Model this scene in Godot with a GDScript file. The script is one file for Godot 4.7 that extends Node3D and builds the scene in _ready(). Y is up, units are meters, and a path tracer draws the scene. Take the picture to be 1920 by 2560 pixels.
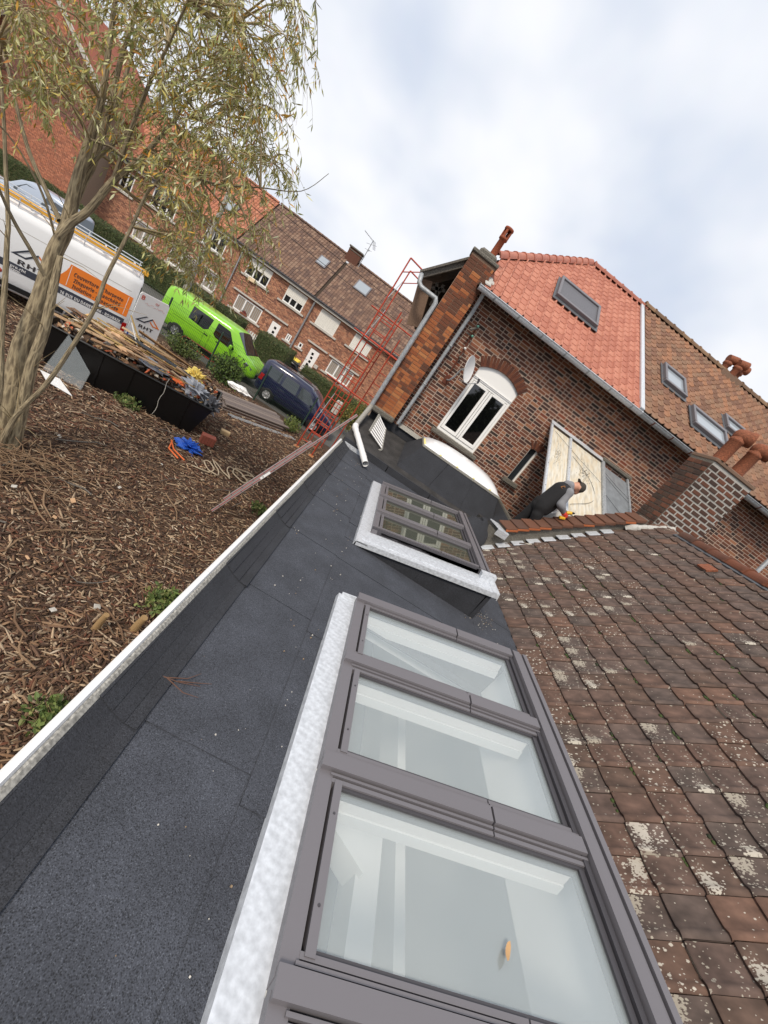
extends Node3D
# A flat bitumen roof with skylights, a brick house behind it, a garden full of mulch with a skip, and a street of brick houses.

var rng := RandomNumberGenerator.new()
var offs := {}
var taken := {}
var mats := {}
var noise_cache := {}
const CAM := Vector3(0, 4.7, 0)


func _ready() -> void:
	rng.seed = 4711
	_setup_camera_and_light()
	_make_materials()
	_ground_and_road()
	_extension()
	_skylights()
	_tiled_house()
	_brick_house()
	_adjoining_house()
	_house_details()
	_person()
	_street_houses()
	_gable_house()
	_street_things()
	_vehicles()
	_skip_and_debris()
	_garden_things()
	_scaffold_and_ladder()
	_tree()


func _setup_camera_and_light() -> void:
	var cam := Camera3D.new()
	cam.name = "camera"
	cam.transform = Transform3D(Basis(Vector3(0.82631523, 0.56073999, -0.05266682), Vector3(-0.5451714, 0.77287221, -0.32474096), Vector3(-0.14139052, 0.29705084, 0.94433549)).orthonormalized(), CAM)
	cam.fov = 104.0
	cam.near = 0.05
	cam.far = 400.0
	add_child(cam)
	cam.current = true
	var env := Environment.new()
	env.background_mode = Environment.BG_SKY
	var sky := Sky.new()
	sky.sky_material = _sky_material()
	env.sky = sky
	env.background_energy_multiplier = 1.0
	env.tonemap_mode = Environment.TONE_MAPPER_LINEAR
	env.tonemap_exposure = 1.9
	env.ssao_enabled = true
	env.ssil_enabled = true
	env.sdfgi_enabled = true
	var we := WorldEnvironment.new()
	we.name = "world_environment"
	we.environment = env
	add_child(we)
	var sun := DirectionalLight3D.new()
	sun.name = "sun"
	sun.light_energy = 0.5
	sun.light_angular_distance = 13.0
	sun.light_color = Color(1.0, 0.95, 0.88)
	sun.shadow_enabled = true
	add_child(sun)
	sun.look_at_from_position(Vector3(-6, 14, 11), Vector3.ZERO, Vector3.UP)


func _sky_material() -> Material:
	var n := FastNoiseLite.new()
	n.seed = 21
	n.noise_type = FastNoiseLite.TYPE_SIMPLEX_SMOOTH
	n.fractal_type = FastNoiseLite.FRACTAL_FBM
	n.fractal_octaves = 5
	n.frequency = 1.0
	var w := 768
	var h := 384
	var im := Image.create(w, h, false, Image.FORMAT_RGB8)
	var blue := Color8(158, 166, 180)
	var white := Color8(192, 193, 196)
	for j in h:
		var th := PI * (j + 0.5) / h
		for i in w:
			var ph := TAU * (i + 0.5) / w
			var d := Vector3(sin(th) * cos(ph), cos(th), sin(th) * sin(ph))
			if d.y < -0.05:
				im.set_pixel(i, j, Color8(96, 95, 92))
				continue
			var q := d / (absf(d.y) + 0.45)
			var v := n.get_noise_3d(q.x * 1.1, q.y * 1.1, q.z * 1.6)
			var v2 := n.get_noise_3d(q.x * 3.2 + 7.0, q.y * 3.2, q.z * 2.2)
			var c := clampf(0.62 + v * 0.72 + v2 * 0.38, 0.0, 1.0)
			c = c * c * (3.0 - 2.0 * c)
			im.set_pixel(i, j, blue.lerp(white, c))
	var m := PanoramaSkyMaterial.new()
	m.panorama = ImageTexture.create_from_image(im)
	return m


# ---------------------------------------------------------------- helpers

func numbered(called: String) -> String:
	if not taken.has(called):
		taken[called] = 0
		return called
	taken[called] += 1
	return "%s_%03d" % [called, taken[called]]


func tag(o: Node, label: String, category: String, group := "", kind := "") -> void:
	o.set_meta("label", label)
	o.set_meta("category", category)
	if group:
		o.set_meta("group", group)
	if kind:
		o.set_meta("kind", kind)


func thing(called: String, label: String, category: String, at := Vector3.ZERO, group := "", world := true, turn := 0.0) -> Node3D:
	# a thing at its base; with world = true its parts are given in world coordinates
	var o := Node3D.new()
	o.name = numbered(called)
	add_child(o)
	o.position = at
	o.rotation.y = turn
	tag(o, label, category, group)
	offs[o] = at if world else Vector3.ZERO
	return o


func part(called: String, parent: Node3D) -> Node3D:
	var o := Node3D.new()
	o.name = called
	parent.add_child(o, true)
	o.position = -offs.get(parent, Vector3.ZERO)
	return o


func put(called: String, mesh: Mesh, m: Material, parent: Node = null, xf := Transform3D.IDENTITY) -> MeshInstance3D:
	var o := MeshInstance3D.new()
	o.mesh = mesh
	o.material_override = m
	if parent == null or parent == self:
		o.name = numbered(called)
		add_child(o)
		o.transform = xf
	else:
		o.name = called
		parent.add_child(o, true)
		var t := xf
		t.origin -= offs.get(parent, Vector3.ZERO)
		o.transform = t
	return o


func fin(s: SurfaceTool, called: String, m: Material, parent: Node = null, xf := Transform3D.IDENTITY) -> MeshInstance3D:
	s.generate_normals()
	return put(called, s.commit(), m, parent, xf)


func mesh_of(s: SurfaceTool) -> ArrayMesh:
	s.generate_normals()
	return s.commit()


func stuff(called: String, mesh: Mesh, xfs: Array, cols: Array, m: Material, parent: Node = null) -> MultiMeshInstance3D:
	var mm := MultiMesh.new()
	mm.transform_format = MultiMesh.TRANSFORM_3D
	mm.use_colors = cols.size() > 0
	mm.mesh = mesh
	mm.instance_count = xfs.size()
	for i in xfs.size():
		mm.set_instance_transform(i, xfs[i])
		if cols.size() > 0:
			mm.set_instance_color(i, cols[i])
	var o := MultiMeshInstance3D.new()
	o.multimesh = mm
	o.material_override = m
	o.set_meta("kind", "stuff")
	if parent == null or parent == self:
		o.name = numbered(called)
		add_child(o)
	else:
		o.name = called
		parent.add_child(o, true)
		o.position = -offs.get(parent, Vector3.ZERO)
	return o


func T() -> SurfaceTool:
	var s := SurfaceTool.new()
	s.begin(Mesh.PRIMITIVE_TRIANGLES)
	s.set_smooth_group(-1)
	return s


func vt(s: SurfaceTool, p: Vector3) -> void:
	s.add_vertex(p)


func quad(s: SurfaceTool, a: Vector3, b: Vector3, c: Vector3, d: Vector3) -> void:
	# corners counter-clockwise seen from outside
	s.add_vertex(a); s.add_vertex(c); s.add_vertex(b)
	s.add_vertex(a); s.add_vertex(d); s.add_vertex(c)


func quv(s: SurfaceTool, a: Vector3, b: Vector3, c: Vector3, d: Vector3, u0 := Vector2(0, 1), u1 := Vector2(1, 1), u2 := Vector2(1, 0), u3 := Vector2(0, 0)) -> void:
	for k in [[a, u0], [c, u2], [b, u1], [a, u0], [d, u3], [c, u2]]:
		s.set_uv(k[1])
		s.add_vertex(k[0])


func tri(s: SurfaceTool, a: Vector3, b: Vector3, c: Vector3) -> void:
	s.add_vertex(a); s.add_vertex(c); s.add_vertex(b)


func hexa(s: SurfaceTool, p: Array) -> void:
	# eight corners: bottom 0..3 counter-clockwise from above, top 4..7 above them
	quad(s, p[3], p[2], p[1], p[0])
	quad(s, p[4], p[5], p[6], p[7])
	for i in 4:
		var j := (i + 1) % 4
		quad(s, p[i], p[j], p[4 + j], p[4 + i])


func box(s: SurfaceTool, c: Vector3, size: Vector3, b := Basis.IDENTITY, bevel := 0.0) -> void:
	var h := size * 0.5
	if bevel <= 0.0:
		var p := []
		for y in [-1, 1]:
			for k in [[-1, 1], [1, 1], [1, -1], [-1, -1]]:
				p.append(c + b * Vector3(h.x * k[0], h.y * y, h.z * k[1]))
		hexa(s, p)
		return
	var i := Vector3(h.x - bevel, h.y - bevel, h.z - bevel)
	var f := func(x: float, y: float, z: float) -> Vector3: return c + b * Vector3(x, y, z)
	for sg in [-1.0, 1.0]:
		var o := [f.call(-i.x, sg * h.y, i.z), f.call(i.x, sg * h.y, i.z), f.call(i.x, sg * h.y, -i.z), f.call(-i.x, sg * h.y, -i.z)]
		if sg > 0: quad(s, o[0], o[1], o[2], o[3])
		else: quad(s, o[3], o[2], o[1], o[0])
		o = [f.call(sg * h.x, -i.y, i.z), f.call(sg * h.x, -i.y, -i.z), f.call(sg * h.x, i.y, -i.z), f.call(sg * h.x, i.y, i.z)]
		if sg > 0: quad(s, o[0], o[1], o[2], o[3])
		else: quad(s, o[3], o[2], o[1], o[0])
		o = [f.call(-i.x, -i.y, sg * h.z), f.call(i.x, -i.y, sg * h.z), f.call(i.x, i.y, sg * h.z), f.call(-i.x, i.y, sg * h.z)]
		if sg > 0: quad(s, o[0], o[1], o[2], o[3])
		else: quad(s, o[3], o[2], o[1], o[0])
	for sx in [-1.0, 1.0]:
		for sy in [-1.0, 1.0]:
			var e := [f.call(sx * h.x, sy * i.y, i.z), f.call(sx * i.x, sy * h.y, i.z), f.call(sx * i.x, sy * h.y, -i.z), f.call(sx * h.x, sy * i.y, -i.z)]
			if sx * sy < 0: e.reverse()
			quad(s, e[3], e[2], e[1], e[0])
	for sy in [-1.0, 1.0]:
		for sz in [-1.0, 1.0]:
			var e := [f.call(i.x, sy * h.y, sz * i.z), f.call(i.x, sy * i.y, sz * h.z), f.call(-i.x, sy * i.y, sz * h.z), f.call(-i.x, sy * h.y, sz * i.z)]
			if sy * sz < 0: e.reverse()
			quad(s, e[3], e[2], e[1], e[0])
	for sx in [-1.0, 1.0]:
		for sz in [-1.0, 1.0]:
			var e := [f.call(sx * i.x, i.y, sz * h.z), f.call(sx * h.x, i.y, sz * i.z), f.call(sx * h.x, -i.y, sz * i.z), f.call(sx * i.x, -i.y, sz * h.z)]
			if sx * sz < 0: e.reverse()
			quad(s, e[3], e[2], e[1], e[0])
	for sx in [-1.0, 1.0]:
		for sy in [-1.0, 1.0]:
			for sz in [-1.0, 1.0]:
				var a: Vector3 = f.call(sx * h.x, sy * i.y, sz * i.z)
				var bb: Vector3 = f.call(sx * i.x, sy * h.y, sz * i.z)
				var cc: Vector3 = f.call(sx * i.x, sy * i.y, sz * h.z)
				if sx * sy * sz > 0: tri(s, a, bb, cc)
				else: tri(s, a, cc, bb)


func bar(s: SurfaceTool, a: Vector3, b: Vector3, w: float, h: float, up := Vector3.UP, bevel := 0.0) -> void:
	# a beam from a to b, w wide and h high
	var z := (b - a).normalized()
	var x := up.cross(z)
	if x.length() < 0.01: x = Vector3.RIGHT.cross(z)
	x = x.normalized()
	box(s, (a + b) * 0.5, Vector3(w, h, a.distance_to(b)), Basis(x, z.cross(x), z), bevel)


func tube(s: SurfaceTool, pts: Array, radii: Array, sides := 8, cap := true) -> void:
	s.set_smooth_group(0)
	var rings := []
	var n := pts.size()
	var ref := Vector3.UP
	var d0: Vector3 = (pts[1] - pts[0]).normalized()
	if absf(d0.dot(ref)) > 0.9: ref = Vector3.RIGHT
	var x := d0.cross(ref).normalized()
	for i in n:
		var d: Vector3
		if i == 0: d = pts[1] - pts[0]
		elif i == n - 1: d = pts[i] - pts[i - 1]
		else: d = (pts[i + 1] - pts[i]).normalized() + (pts[i] - pts[i - 1]).normalized()
		d = d.normalized()
		x = (x - d * x.dot(d)).normalized()
		var y := d.cross(x)
		var r: float = radii[i] if i < radii.size() else radii[-1]
		var ring := []
		for k in sides:
			var t := TAU * k / sides
			ring.append(pts[i] + (x * cos(t) + y * sin(t)) * r)
		rings.append(ring)
	for i in n - 1:
		for k in sides:
			var j := (k + 1) % sides
			quad(s, rings[i][k], rings[i][j], rings[i + 1][j], rings[i + 1][k])
	if cap:
		s.set_smooth_group(-1)
		for k in range(1, sides - 1):
			tri(s, rings[0][0], rings[0][k + 1], rings[0][k])
			tri(s, rings[n - 1][0], rings[n - 1][k], rings[n - 1][k + 1])
	s.set_smooth_group(-1)


func lathe(s: SurfaceTool, base: Vector3, axis: Vector3, prof: Array, sides := 20) -> void:
	# prof: [radius, height] pairs along the axis
	s.set_smooth_group(0)
	var z := axis.normalized()
	var ref := Vector3.UP if absf(z.y) < 0.9 else Vector3.RIGHT
	var x := z.cross(ref).normalized()
	var y := z.cross(x)
	for i in prof.size() - 1:
		for k in sides:
			var t0 := TAU * k / sides
			var t1 := TAU * (k + 1) / sides
			var c0 := x * cos(t0) + y * sin(t0)
			var c1 := x * cos(t1) + y * sin(t1)
			var a: Vector3 = base + z * prof[i][1] + c0 * prof[i][0]
			var b: Vector3 = base + z * prof[i][1] + c1 * prof[i][0]
			var c: Vector3 = base + z * prof[i + 1][1] + c1 * prof[i + 1][0]
			var d: Vector3 = base + z * prof[i + 1][1] + c0 * prof[i + 1][0]
			if prof[i][0] > 0.0001: 
				if prof[i + 1][0] > 0.0001: quad(s, a, b, c, d)
				else: tri(s, a, b, c)
			else: tri(s, a, c, d)
	s.set_smooth_group(-1)


func extrude(s: SurfaceTool, poly: Array, o: Vector3, u: Vector3, v: Vector3, w: Vector3, caps := true) -> void:
	# a closed 2D outline (in u, v) swept along w; counter-clockwise with w pointing away from the viewer of the first cap
	var n := poly.size()
	var a := []
	var b := []
	for p in poly:
		a.append(o + u * p.x + v * p.y)
		b.append(o + u * p.x + v * p.y + w)
	for i in n:
		var j := (i + 1) % n
		quad(s, a[i], a[j], b[j], b[i])
	if caps:
		var idx := Geometry2D.triangulate_polygon(PackedVector2Array(poly))
		for k in range(0, idx.size(), 3):
			tri(s, a[idx[k + 2]], a[idx[k + 1]], a[idx[k]])
			tri(s, b[idx[k]], b[idx[k + 1]], b[idx[k + 2]])


func strip(s: SurfaceTool, prof: Array, o: Vector3, u: Vector3, v: Vector3, w: Vector3) -> void:
	# an open 2D profile swept along w
	for i in prof.size() - 1:
		var a: Vector3 = o + u * prof[i].x + v * prof[i].y
		var b: Vector3 = o + u * prof[i + 1].x + v * prof[i + 1].y
		quad(s, a, b, b + w, a + w)


func text(words: String, at: Transform3D, height: float, m: Material, parent: Node, called := "lettering", bold := false, depth := 0.004, width := 0.0) -> MeshInstance3D:
	var t := TextMesh.new()
	var f := SystemFont.new()
	f.font_names = PackedStringArray(["Droid Sans"])
	if bold: f.font_weight = 700
	t.font = f
	t.text = words
	t.font_size = 32
	t.pixel_size = height / 23.0
	t.depth = depth
	t.curve_step = 4.0
	var k := at
	if width > 0.0:
		var got := t.get_aabb().size.x
		if got > 0.0: k.basis.x *= width / got
	return put(called, t, m, parent, k)


func rr(a: float, b: float) -> float:
	return rng.randf_range(a, b)


func c8(r: int, g: int, b: int) -> Color:
	return Color8(r, g, b)


func lin(r: int, g: int, b: int) -> Color:
	return Color8(r, g, b).srgb_to_linear()


func noise_tex(freq: float, lo: float, hi: float, sd := 1, kind := 0, size := 512, octaves := 4) -> Texture2D:
	var key := "%f %f %f %d %d" % [freq, lo, hi, sd, kind]
	if noise_cache.has(key): return noise_cache[key]
	var n := FastNoiseLite.new()
	n.seed = sd
	n.frequency = freq
	n.noise_type = FastNoiseLite.TYPE_SIMPLEX_SMOOTH if kind == 0 else FastNoiseLite.TYPE_CELLULAR if kind == 1 else FastNoiseLite.TYPE_VALUE
	n.fractal_octaves = octaves
	var t := NoiseTexture2D.new()
	t.width = size
	t.height = size
	t.seamless = true
	t.noise = n
	var g := Gradient.new()
	g.set_color(0, Color(lo, lo, lo))
	g.set_color(1, Color(hi, hi, hi))
	t.color_ramp = g
	noise_cache[key] = t
	return t


func mat(called: String, c: Color, rough := 0.8, metal := 0.0, grain: Texture2D = null, scale := 1.0, bump: Texture2D = null, bump_cm := 0.0, vertex := false, spec := 0.5) -> StandardMaterial3D:
	var m := StandardMaterial3D.new()
	m.resource_name = called
	m.albedo_color = c
	m.roughness = rough
	m.metallic = metal
	m.metallic_specular = spec
	m.vertex_color_use_as_albedo = vertex
	if grain or bump:
		m.uv1_triplanar = true
		m.uv1_world_triplanar = true
		m.uv1_scale = Vector3.ONE * scale
	if grain: m.albedo_texture = grain
	if bump:
		m.heightmap_enabled = true
		m.heightmap_texture = bump
		m.heightmap_scale = bump_cm
	mats[called] = m
	return m


func glass(called: String, c: Color, alpha := 0.08, spec := 1.0, coat := 0.0) -> StandardMaterial3D:
	var m := StandardMaterial3D.new()
	m.resource_name = called
	m.albedo_color = Color(c.r, c.g, c.b, alpha)
	m.transparency = BaseMaterial3D.TRANSPARENCY_ALPHA
	m.roughness = 0.02
	m.metallic = coat
	m.metallic_specular = spec
	mats[called] = m
	return m


func _make_materials() -> void:
	var fine := noise_tex(0.06, 0.72, 1.0, 3)
	var mid := noise_tex(0.015, 0.7, 1.0, 5)
	var fine_b := noise_tex(0.08, 0.0, 1.0, 9)
	var speck := noise_tex(0.22, 0.25, 1.0, 12, 2, 512, 2)
	mat("white_paint", c8(232, 232, 230), 0.45)
	mat("white_plastic", c8(226, 226, 226), 0.4)
	mat("dirty_white", c8(206, 203, 194), 0.6, 0.0, noise_tex(0.03, 0.45, 1.0, 17), 3.0)
	mat("zinc", c8(222, 227, 234), 0.36, 0.2, noise_tex(0.02, 0.8, 1.0, 31), 2.2)
	mat("zinc_old", c8(182, 187, 192), 0.45, 0.15, mid, 2.0)
	mat("frame_grey", c8(114, 111, 115), 0.42, 0.25)
	mat("frame_dark", c8(70, 68, 72), 0.5, 0.2)
	mat("lead", c8(122, 126, 132), 0.55, 0.4, fine, 4.0)
	mat("black_iron", c8(18, 18, 19), 0.35, 0.0, noise_tex(0.02, 0.6, 1.0, 41), 2.0)
	mat("concrete", c8(142, 137, 127), 0.9, 0.0, noise_tex(0.05, 0.55, 1.0, 43), 1.5, fine_b, 1.2)
	mat("mortar", c8(216, 194, 176), 0.95, 0.0, fine, 6.0, fine_b, 0.4)
	mat("mortar_brown", c8(146, 120, 102), 0.95, 0.0, fine, 6.0, fine_b, 0.4)
	mat("mortar_row", c8(168, 150, 132), 0.95, 0.0, fine, 5.0)
	mat("mortar_white", c8(222, 220, 214), 0.9, 0.0, noise_tex(0.05, 0.8, 1.0, 45), 5.0, fine_b, 1.0)
	mat("brick", Color.WHITE, 0.9, 0.0, noise_tex(0.035, 0.68, 1.0, 51), 5.0, fine_b, 0.35, true)
	mat("brick_far", Color.WHITE, 0.9, 0.0, null, 1.0, null, 0.0, true)
	mat("timber_grey", c8(132, 126, 118), 0.85, 0.0, noise_tex(0.02, 0.5, 1.0, 61), 3.0)
	mat("timber_dark", c8(74, 60, 48), 0.9, 0.0, mid, 3.0)
	mat("terracotta", c8(178, 92, 58), 0.8, 0.0, noise_tex(0.02, 0.55, 1.0, 71), 3.0)
	mat("terracotta_old", c8(172, 104, 74), 0.85, 0.0, noise_tex(0.02, 0.5, 1.0, 73), 3.0)
	mat("plaster", c8(225, 228, 228), 0.9)
	mat("inside_floor", c8(120, 128, 138), 0.7)
	mat("rust", c8(110, 58, 40), 0.85, 0.0, fine, 5.0)
	mat("rubber", c8(22, 22, 23), 0.8)
	mat("tinted_glass", c8(10, 11, 12), 0.03, 0.0, null, 1.0, null, 0.0, false, 0.75)
	mat("far_glass", c8(40, 45, 50), 0.05, 0.0, null, 1.0, null, 0.0, false, 0.6)
	mat("chrome", c8(190, 190, 195), 0.2, 0.9)
	mat("leafy", Color.WHITE, 0.7, 0.0, null, 1.0, null, 0.0, true)
	mats["leafy"].backlight_enabled = true
	mats["leafy"].backlight = Color(0.34, 0.36, 0.16)
	mat("plain", Color.WHITE, 0.8, 0.0, null, 1.0, null, 0.0, true)
	mat("wooden", Color.WHITE, 0.85, 0.0, noise_tex(0.03, 0.6, 1.0, 81), 2.0, null, 0.0, true)
	glass("pane", c8(222, 234, 236), 0.03, 1.0, 0.17)
	mat("far_pane", c8(118, 122, 108), 0.03, 0.7)
	glass("clear_pane", c8(210, 220, 220), 0.1, 0.9)
	_bitumen("bitumen_field", c8(110, 115, 125), 1.0)
	_bitumen("bitumen_strip", c8(82, 85, 92), 1.0)
	_bitumen("bitumen_old", c8(110, 107, 104), 0.5)


func _bitumen(called: String, c: Color, dusty: float) -> void:
	# mineral granules: light and dark chips on black, with dusty patches
	var rs := RandomNumberGenerator.new()
	rs.seed = 5
	var n := FastNoiseLite.new()
	n.seed = 8
	n.frequency = 0.012
	n.fractal_octaves = 4
	var sz := 512
	var im := Image.create(sz, sz, false, Image.FORMAT_RGB8)
	for j in sz:
		for i in sz:
			var g := rs.randf()
			var v := 0.52 + 0.28 * g
			if g > 0.965: v = 1.0
			elif g < 0.10: v = 0.34
			im.set_pixel(i, j, Color(v, v, v * 1.02))
	var m := mat(called, c, 0.92, 0.0, ImageTexture.create_from_image(im), 0.85, ImageTexture.create_from_image(im), 0.5)
	m.detail_enabled = true
	m.detail_blend_mode = BaseMaterial3D.BLEND_MODE_MUL
	m.detail_uv_layer = BaseMaterial3D.DETAIL_UV_2
	m.detail_albedo = noise_tex(0.012, 0.6 if dusty < 0.8 else 0.82, 1.0, 91)
	m.uv2_triplanar = true
	m.uv2_world_triplanar = true
	m.uv2_scale = Vector3.ONE * 0.45


# ---------------------------------------------------------------- bricks and tiles

func brick_mesh(w: float, h: float, d: float, bv: float, c: Color) -> ArrayMesh:
	var s := T()
	s.set_color(c)
	var x := w * 0.5
	var y := h * 0.5
	var o := [Vector3(-x, -y, d - bv), Vector3(x, -y, d - bv), Vector3(x, y, d - bv), Vector3(-x, y, d - bv)]
	var i := [Vector3(-x + bv, -y + bv, d), Vector3(x - bv, -y + bv, d), Vector3(x - bv, y - bv, d), Vector3(-x + bv, y - bv, d)]
	var b := [Vector3(-x, -y, 0), Vector3(x, -y, 0), Vector3(x, y, 0), Vector3(-x, y, 0)]
	quad(s, i[0], i[1], i[2], i[3])
	for k in 4:
		var n := (k + 1) % 4
		quad(s, o[k], o[n], i[n], i[k])
		quad(s, b[k], b[n], o[n], o[k])
	return mesh_of(s)


func lay_bricks(parent: Node, o: Vector3, u: Vector3, v: Vector3, height: float, spans: Callable, pal: Array, q := {}) -> void:
	# o: lower left corner on the mortar's face, u right, v up; spans(y0, y1) gives the stretches of wall in a course
	var course: float = q.get("course", 0.0737)
	var bl: float = q.get("length", 0.21)
	var joint: float = q.get("joint", 0.011)
	var proud: float = q.get("proud", 0.010)
	var header: float = q.get("header", 0.5)
	var most: int = q.get("most", 300)
	var focus: Vector2 = q.get("focus", Vector2.ZERO)
	var m: Material = q.get("mat", mats["brick"])
	var pick: Callable = q.get("pick", func(_a, _b): return -1)
	var n := u.cross(v).normalized()
	var basis := Basis(u, v, n)
	var bh := course - joint
	var all := []
	var y := 0.0
	while y + bh <= height + 0.001:
		for sp in spans.call(y, y + bh):
			var x: float = sp[0]
			var row_head: float = clampf(header + rr(-0.35, 0.35), 0.0, 1.0) if header > 0.0 else 0.0
			var first := true
			while x < sp[1] - 0.02:
				var w := bl
				if rng.randf() < row_head: w = (bl - joint) * 0.5
				if first and header == 0.0 and int(round(y / course)) % 2 == 1: w = (bl - joint) * 0.5
				first = false
				if sp[1] - x - w < 0.05: w = sp[1] - x
				var ci: int = pick.call(x + w * 0.5, y + bh * 0.5)
				if ci < 0: ci = rng.randi() % pal.size()
				var xf := Transform3D(basis.rotated(n, rr(-0.006, 0.006)).scaled_local(Vector3(w / bl, 1.0 + rr(-0.04, 0.02), 1.0)), o + u * (x + w * 0.5) + v * (y + bh * 0.5 + rr(-0.0015, 0.0015)) + n * rr(-0.003, 0.002))
				all.append([Vector2(x + w * 0.5, y).distance_to(focus), xf, ci])
				x += w + joint
		y += course
	all.sort_custom(func(a, b): return a[0] < b[0])
	var meshes := []
	for c in pal: meshes.append(brick_mesh(bl, bh, proud, minf(0.005, proud * 0.5), c))
	for i in mini(most, all.size()):
		put("brick", meshes[all[i][2]], m, parent, all[i][1])
	if all.size() > most:
		var xs := []
		var cs := []
		for i in range(most, all.size()):
			xs.append(all[i][1])
			var k := rr(0.82, 1.15)
			var c: Color = pal[all[i][2]]
			cs.append(Color(c.r * k, c.g * k, c.b * k))
		stuff("brickwork", brick_mesh(bl, bh, proud, minf(0.005, proud * 0.5), Color.WHITE), xs, cs, m, parent)


func tile_mesh(w: float, l: float, roll: float, thick: float, lift: float, c: Color, uv0 := Vector2.ZERO, uvs := 0.25, rib := false) -> ArrayMesh:
	# x across the slope, y up the slope, z out of the roof
	var s := T()
	s.set_color(c)
	var prof := [Vector2(0.0, 0.004), Vector2(0.10, 0.0), Vector2(0.42, -0.003), Vector2(0.70, 0.0), Vector2(0.78, roll * 0.55), Vector2(0.86, roll), Vector2(0.95, roll * 0.8), Vector2(1.0, roll * 0.25)]
	if rib: prof = [Vector2(0.0, 0.0), Vector2(0.05, 0.0), Vector2(0.70, 0.0), Vector2(0.76, roll * 0.5), Vector2(0.82, roll * 0.92), Vector2(0.88, roll), Vector2(0.94, roll * 0.8), Vector2(1.0, roll * 0.1)]
	var ys := [0.0, 0.012, l * 0.5, l]
	var zs := [lift * 0.8, lift, lift * 0.5, 0.0]
	for i in prof.size() - 1:
		s.set_smooth_group(1)
		for j in 3:
			var p := []
			for k in [[i, j], [i + 1, j], [i + 1, j + 1], [i, j + 1]]:
				p.append([Vector3(prof[k[0]].x * w, ys[k[1]], prof[k[0]].y + zs[k[1]]), uv0 + Vector2(prof[k[0]].x, 1.0 - ys[k[1]] / l) * uvs])
			quv(s, p[0][0], p[1][0], p[2][0], p[3][0], p[0][1], p[1][1], p[2][1], p[3][1])
		s.set_smooth_group(-1)
		var a := Vector3(prof[i].x * w, 0, prof[i].y + zs[0])
		var b := Vector3(prof[i + 1].x * w, 0, prof[i + 1].y + zs[0])
		quad(s, a - Vector3(0, 0, thick), b - Vector3(0, 0, thick), b, a)
	# the two long edges
	for e in [0, prof.size() - 1]:
		var a := Vector3(prof[e].x * w, 0, prof[e].y + zs[0])
		var b := Vector3(prof[e].x * w, l, prof[e].y)
		var dn := Vector3(0, 0, thick)
		if e == 0: quad(s, b - dn, a - dn, a, b)
		else: quad(s, a - dn, b - dn, b, a)
	return mesh_of(s)


func lay_tiles(parent: Node, o: Vector3, across: Vector3, up: Vector3, cols: int, rows: int, pitch: float, gauge: float, keep: Callable, meshes: Array, mt: Array, q := {}) -> void:
	# keep(a, b): is there a tile at a across and b up; mt: a material for each mesh
	var most: int = q.get("most", 300)
	var focus: Vector2 = q.get("focus", Vector2.ZERO)
	var pick: Callable = q.get("pick", func(_a, _b): return -1)
	var jit: float = q.get("jitter", 1.0)
	var n := across.cross(up).normalized()
	var all := []
	for r in rows:
		for c in cols:
			var a := c * pitch
			var b := r * gauge
			if not keep.call(a + pitch * 0.5, b + gauge * 0.5): continue
			var k: int = pick.call(a + pitch * 0.5, b + gauge * 0.5)
			if k < 0: k = rng.randi() % meshes.size()
			var bas := Basis(across, up, n).rotated(n, rr(-0.008, 0.008) * jit).rotated(across, rr(-0.006, 0.006) * jit)
			all.append([Vector2(a, b).distance_to(focus), Transform3D(bas, o + across * (a + rr(-0.003, 0.003) * jit) + up * (b + rr(-0.004, 0.004) * jit) + n * rr(0.0, 0.003) * jit), k])
	all.sort_custom(func(x, y): return x[0] < y[0])
	for i in mini(most, all.size()):
		put("roof_tile", meshes[all[i][2]], mt[all[i][2]], parent, all[i][1])
	for k in meshes.size():
		var xs := []
		for i in range(most, all.size()):
			if all[i][2] == k: xs.append(all[i][1])
		if xs.size() > 0: stuff("tile_field", meshes[k], xs, [], mt[k], parent)


func ridge_tile_mesh(r: float, l: float, c: Color) -> ArrayMesh:
	# half a barrel along x with a rolled collar at one end
	var s := T()
	s.set_color(c)
	s.set_smooth_group(2)
	var xs := [0.0, 0.04, 0.05, l]
	var rs := [r * 1.14, r * 1.14, r, r * 0.97]
	var k := 8
	for j in 3:
		for i in k:
			var t0 := PI * i / k
			var t1 := PI * (i + 1) / k
			quad(s, Vector3(xs[j], sin(t0) * rs[j], cos(t0) * rs[j]), Vector3(xs[j + 1], sin(t0) * rs[j + 1], cos(t0) * rs[j + 1]), Vector3(xs[j + 1], sin(t1) * rs[j + 1], cos(t1) * rs[j + 1]), Vector3(xs[j], sin(t1) * rs[j], cos(t1) * rs[j]))
	s.set_smooth_group(-1)
	for i in k:
		var t0 := PI * i / k
		var t1 := PI * (i + 1) / k
		quad(s, Vector3(0, sin(t0) * r * 0.8, cos(t0) * r * 0.8), Vector3(0, sin(t0) * rs[0], cos(t0) * rs[0]), Vector3(0, sin(t1) * rs[0], cos(t1) * rs[0]), Vector3(0, sin(t1) * r * 0.8, cos(t1) * r * 0.8))
	return mesh_of(s)


func lay_ridge(parent: Node, a: Vector3, b: Vector3, r: float, l: float, pal: Array, m: Material, called := "ridge_tile") -> void:
	var d := (b - a).normalized()
	var side := d.cross(Vector3.UP).normalized()
	var up := side.cross(d)
	var n := int(a.distance_to(b) / l) + 1
	var meshes := []
	for c in pal: meshes.append(ridge_tile_mesh(r, l * 1.06, c))
	for i in n:
		var bas := Basis(d, up, side).rotated(side, rr(-0.012, 0.012)).rotated(d, rr(-0.03, 0.03))
		put(called, meshes[rng.randi() % meshes.size()], m, parent, Transform3D(bas, a + d * l * i))


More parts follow.
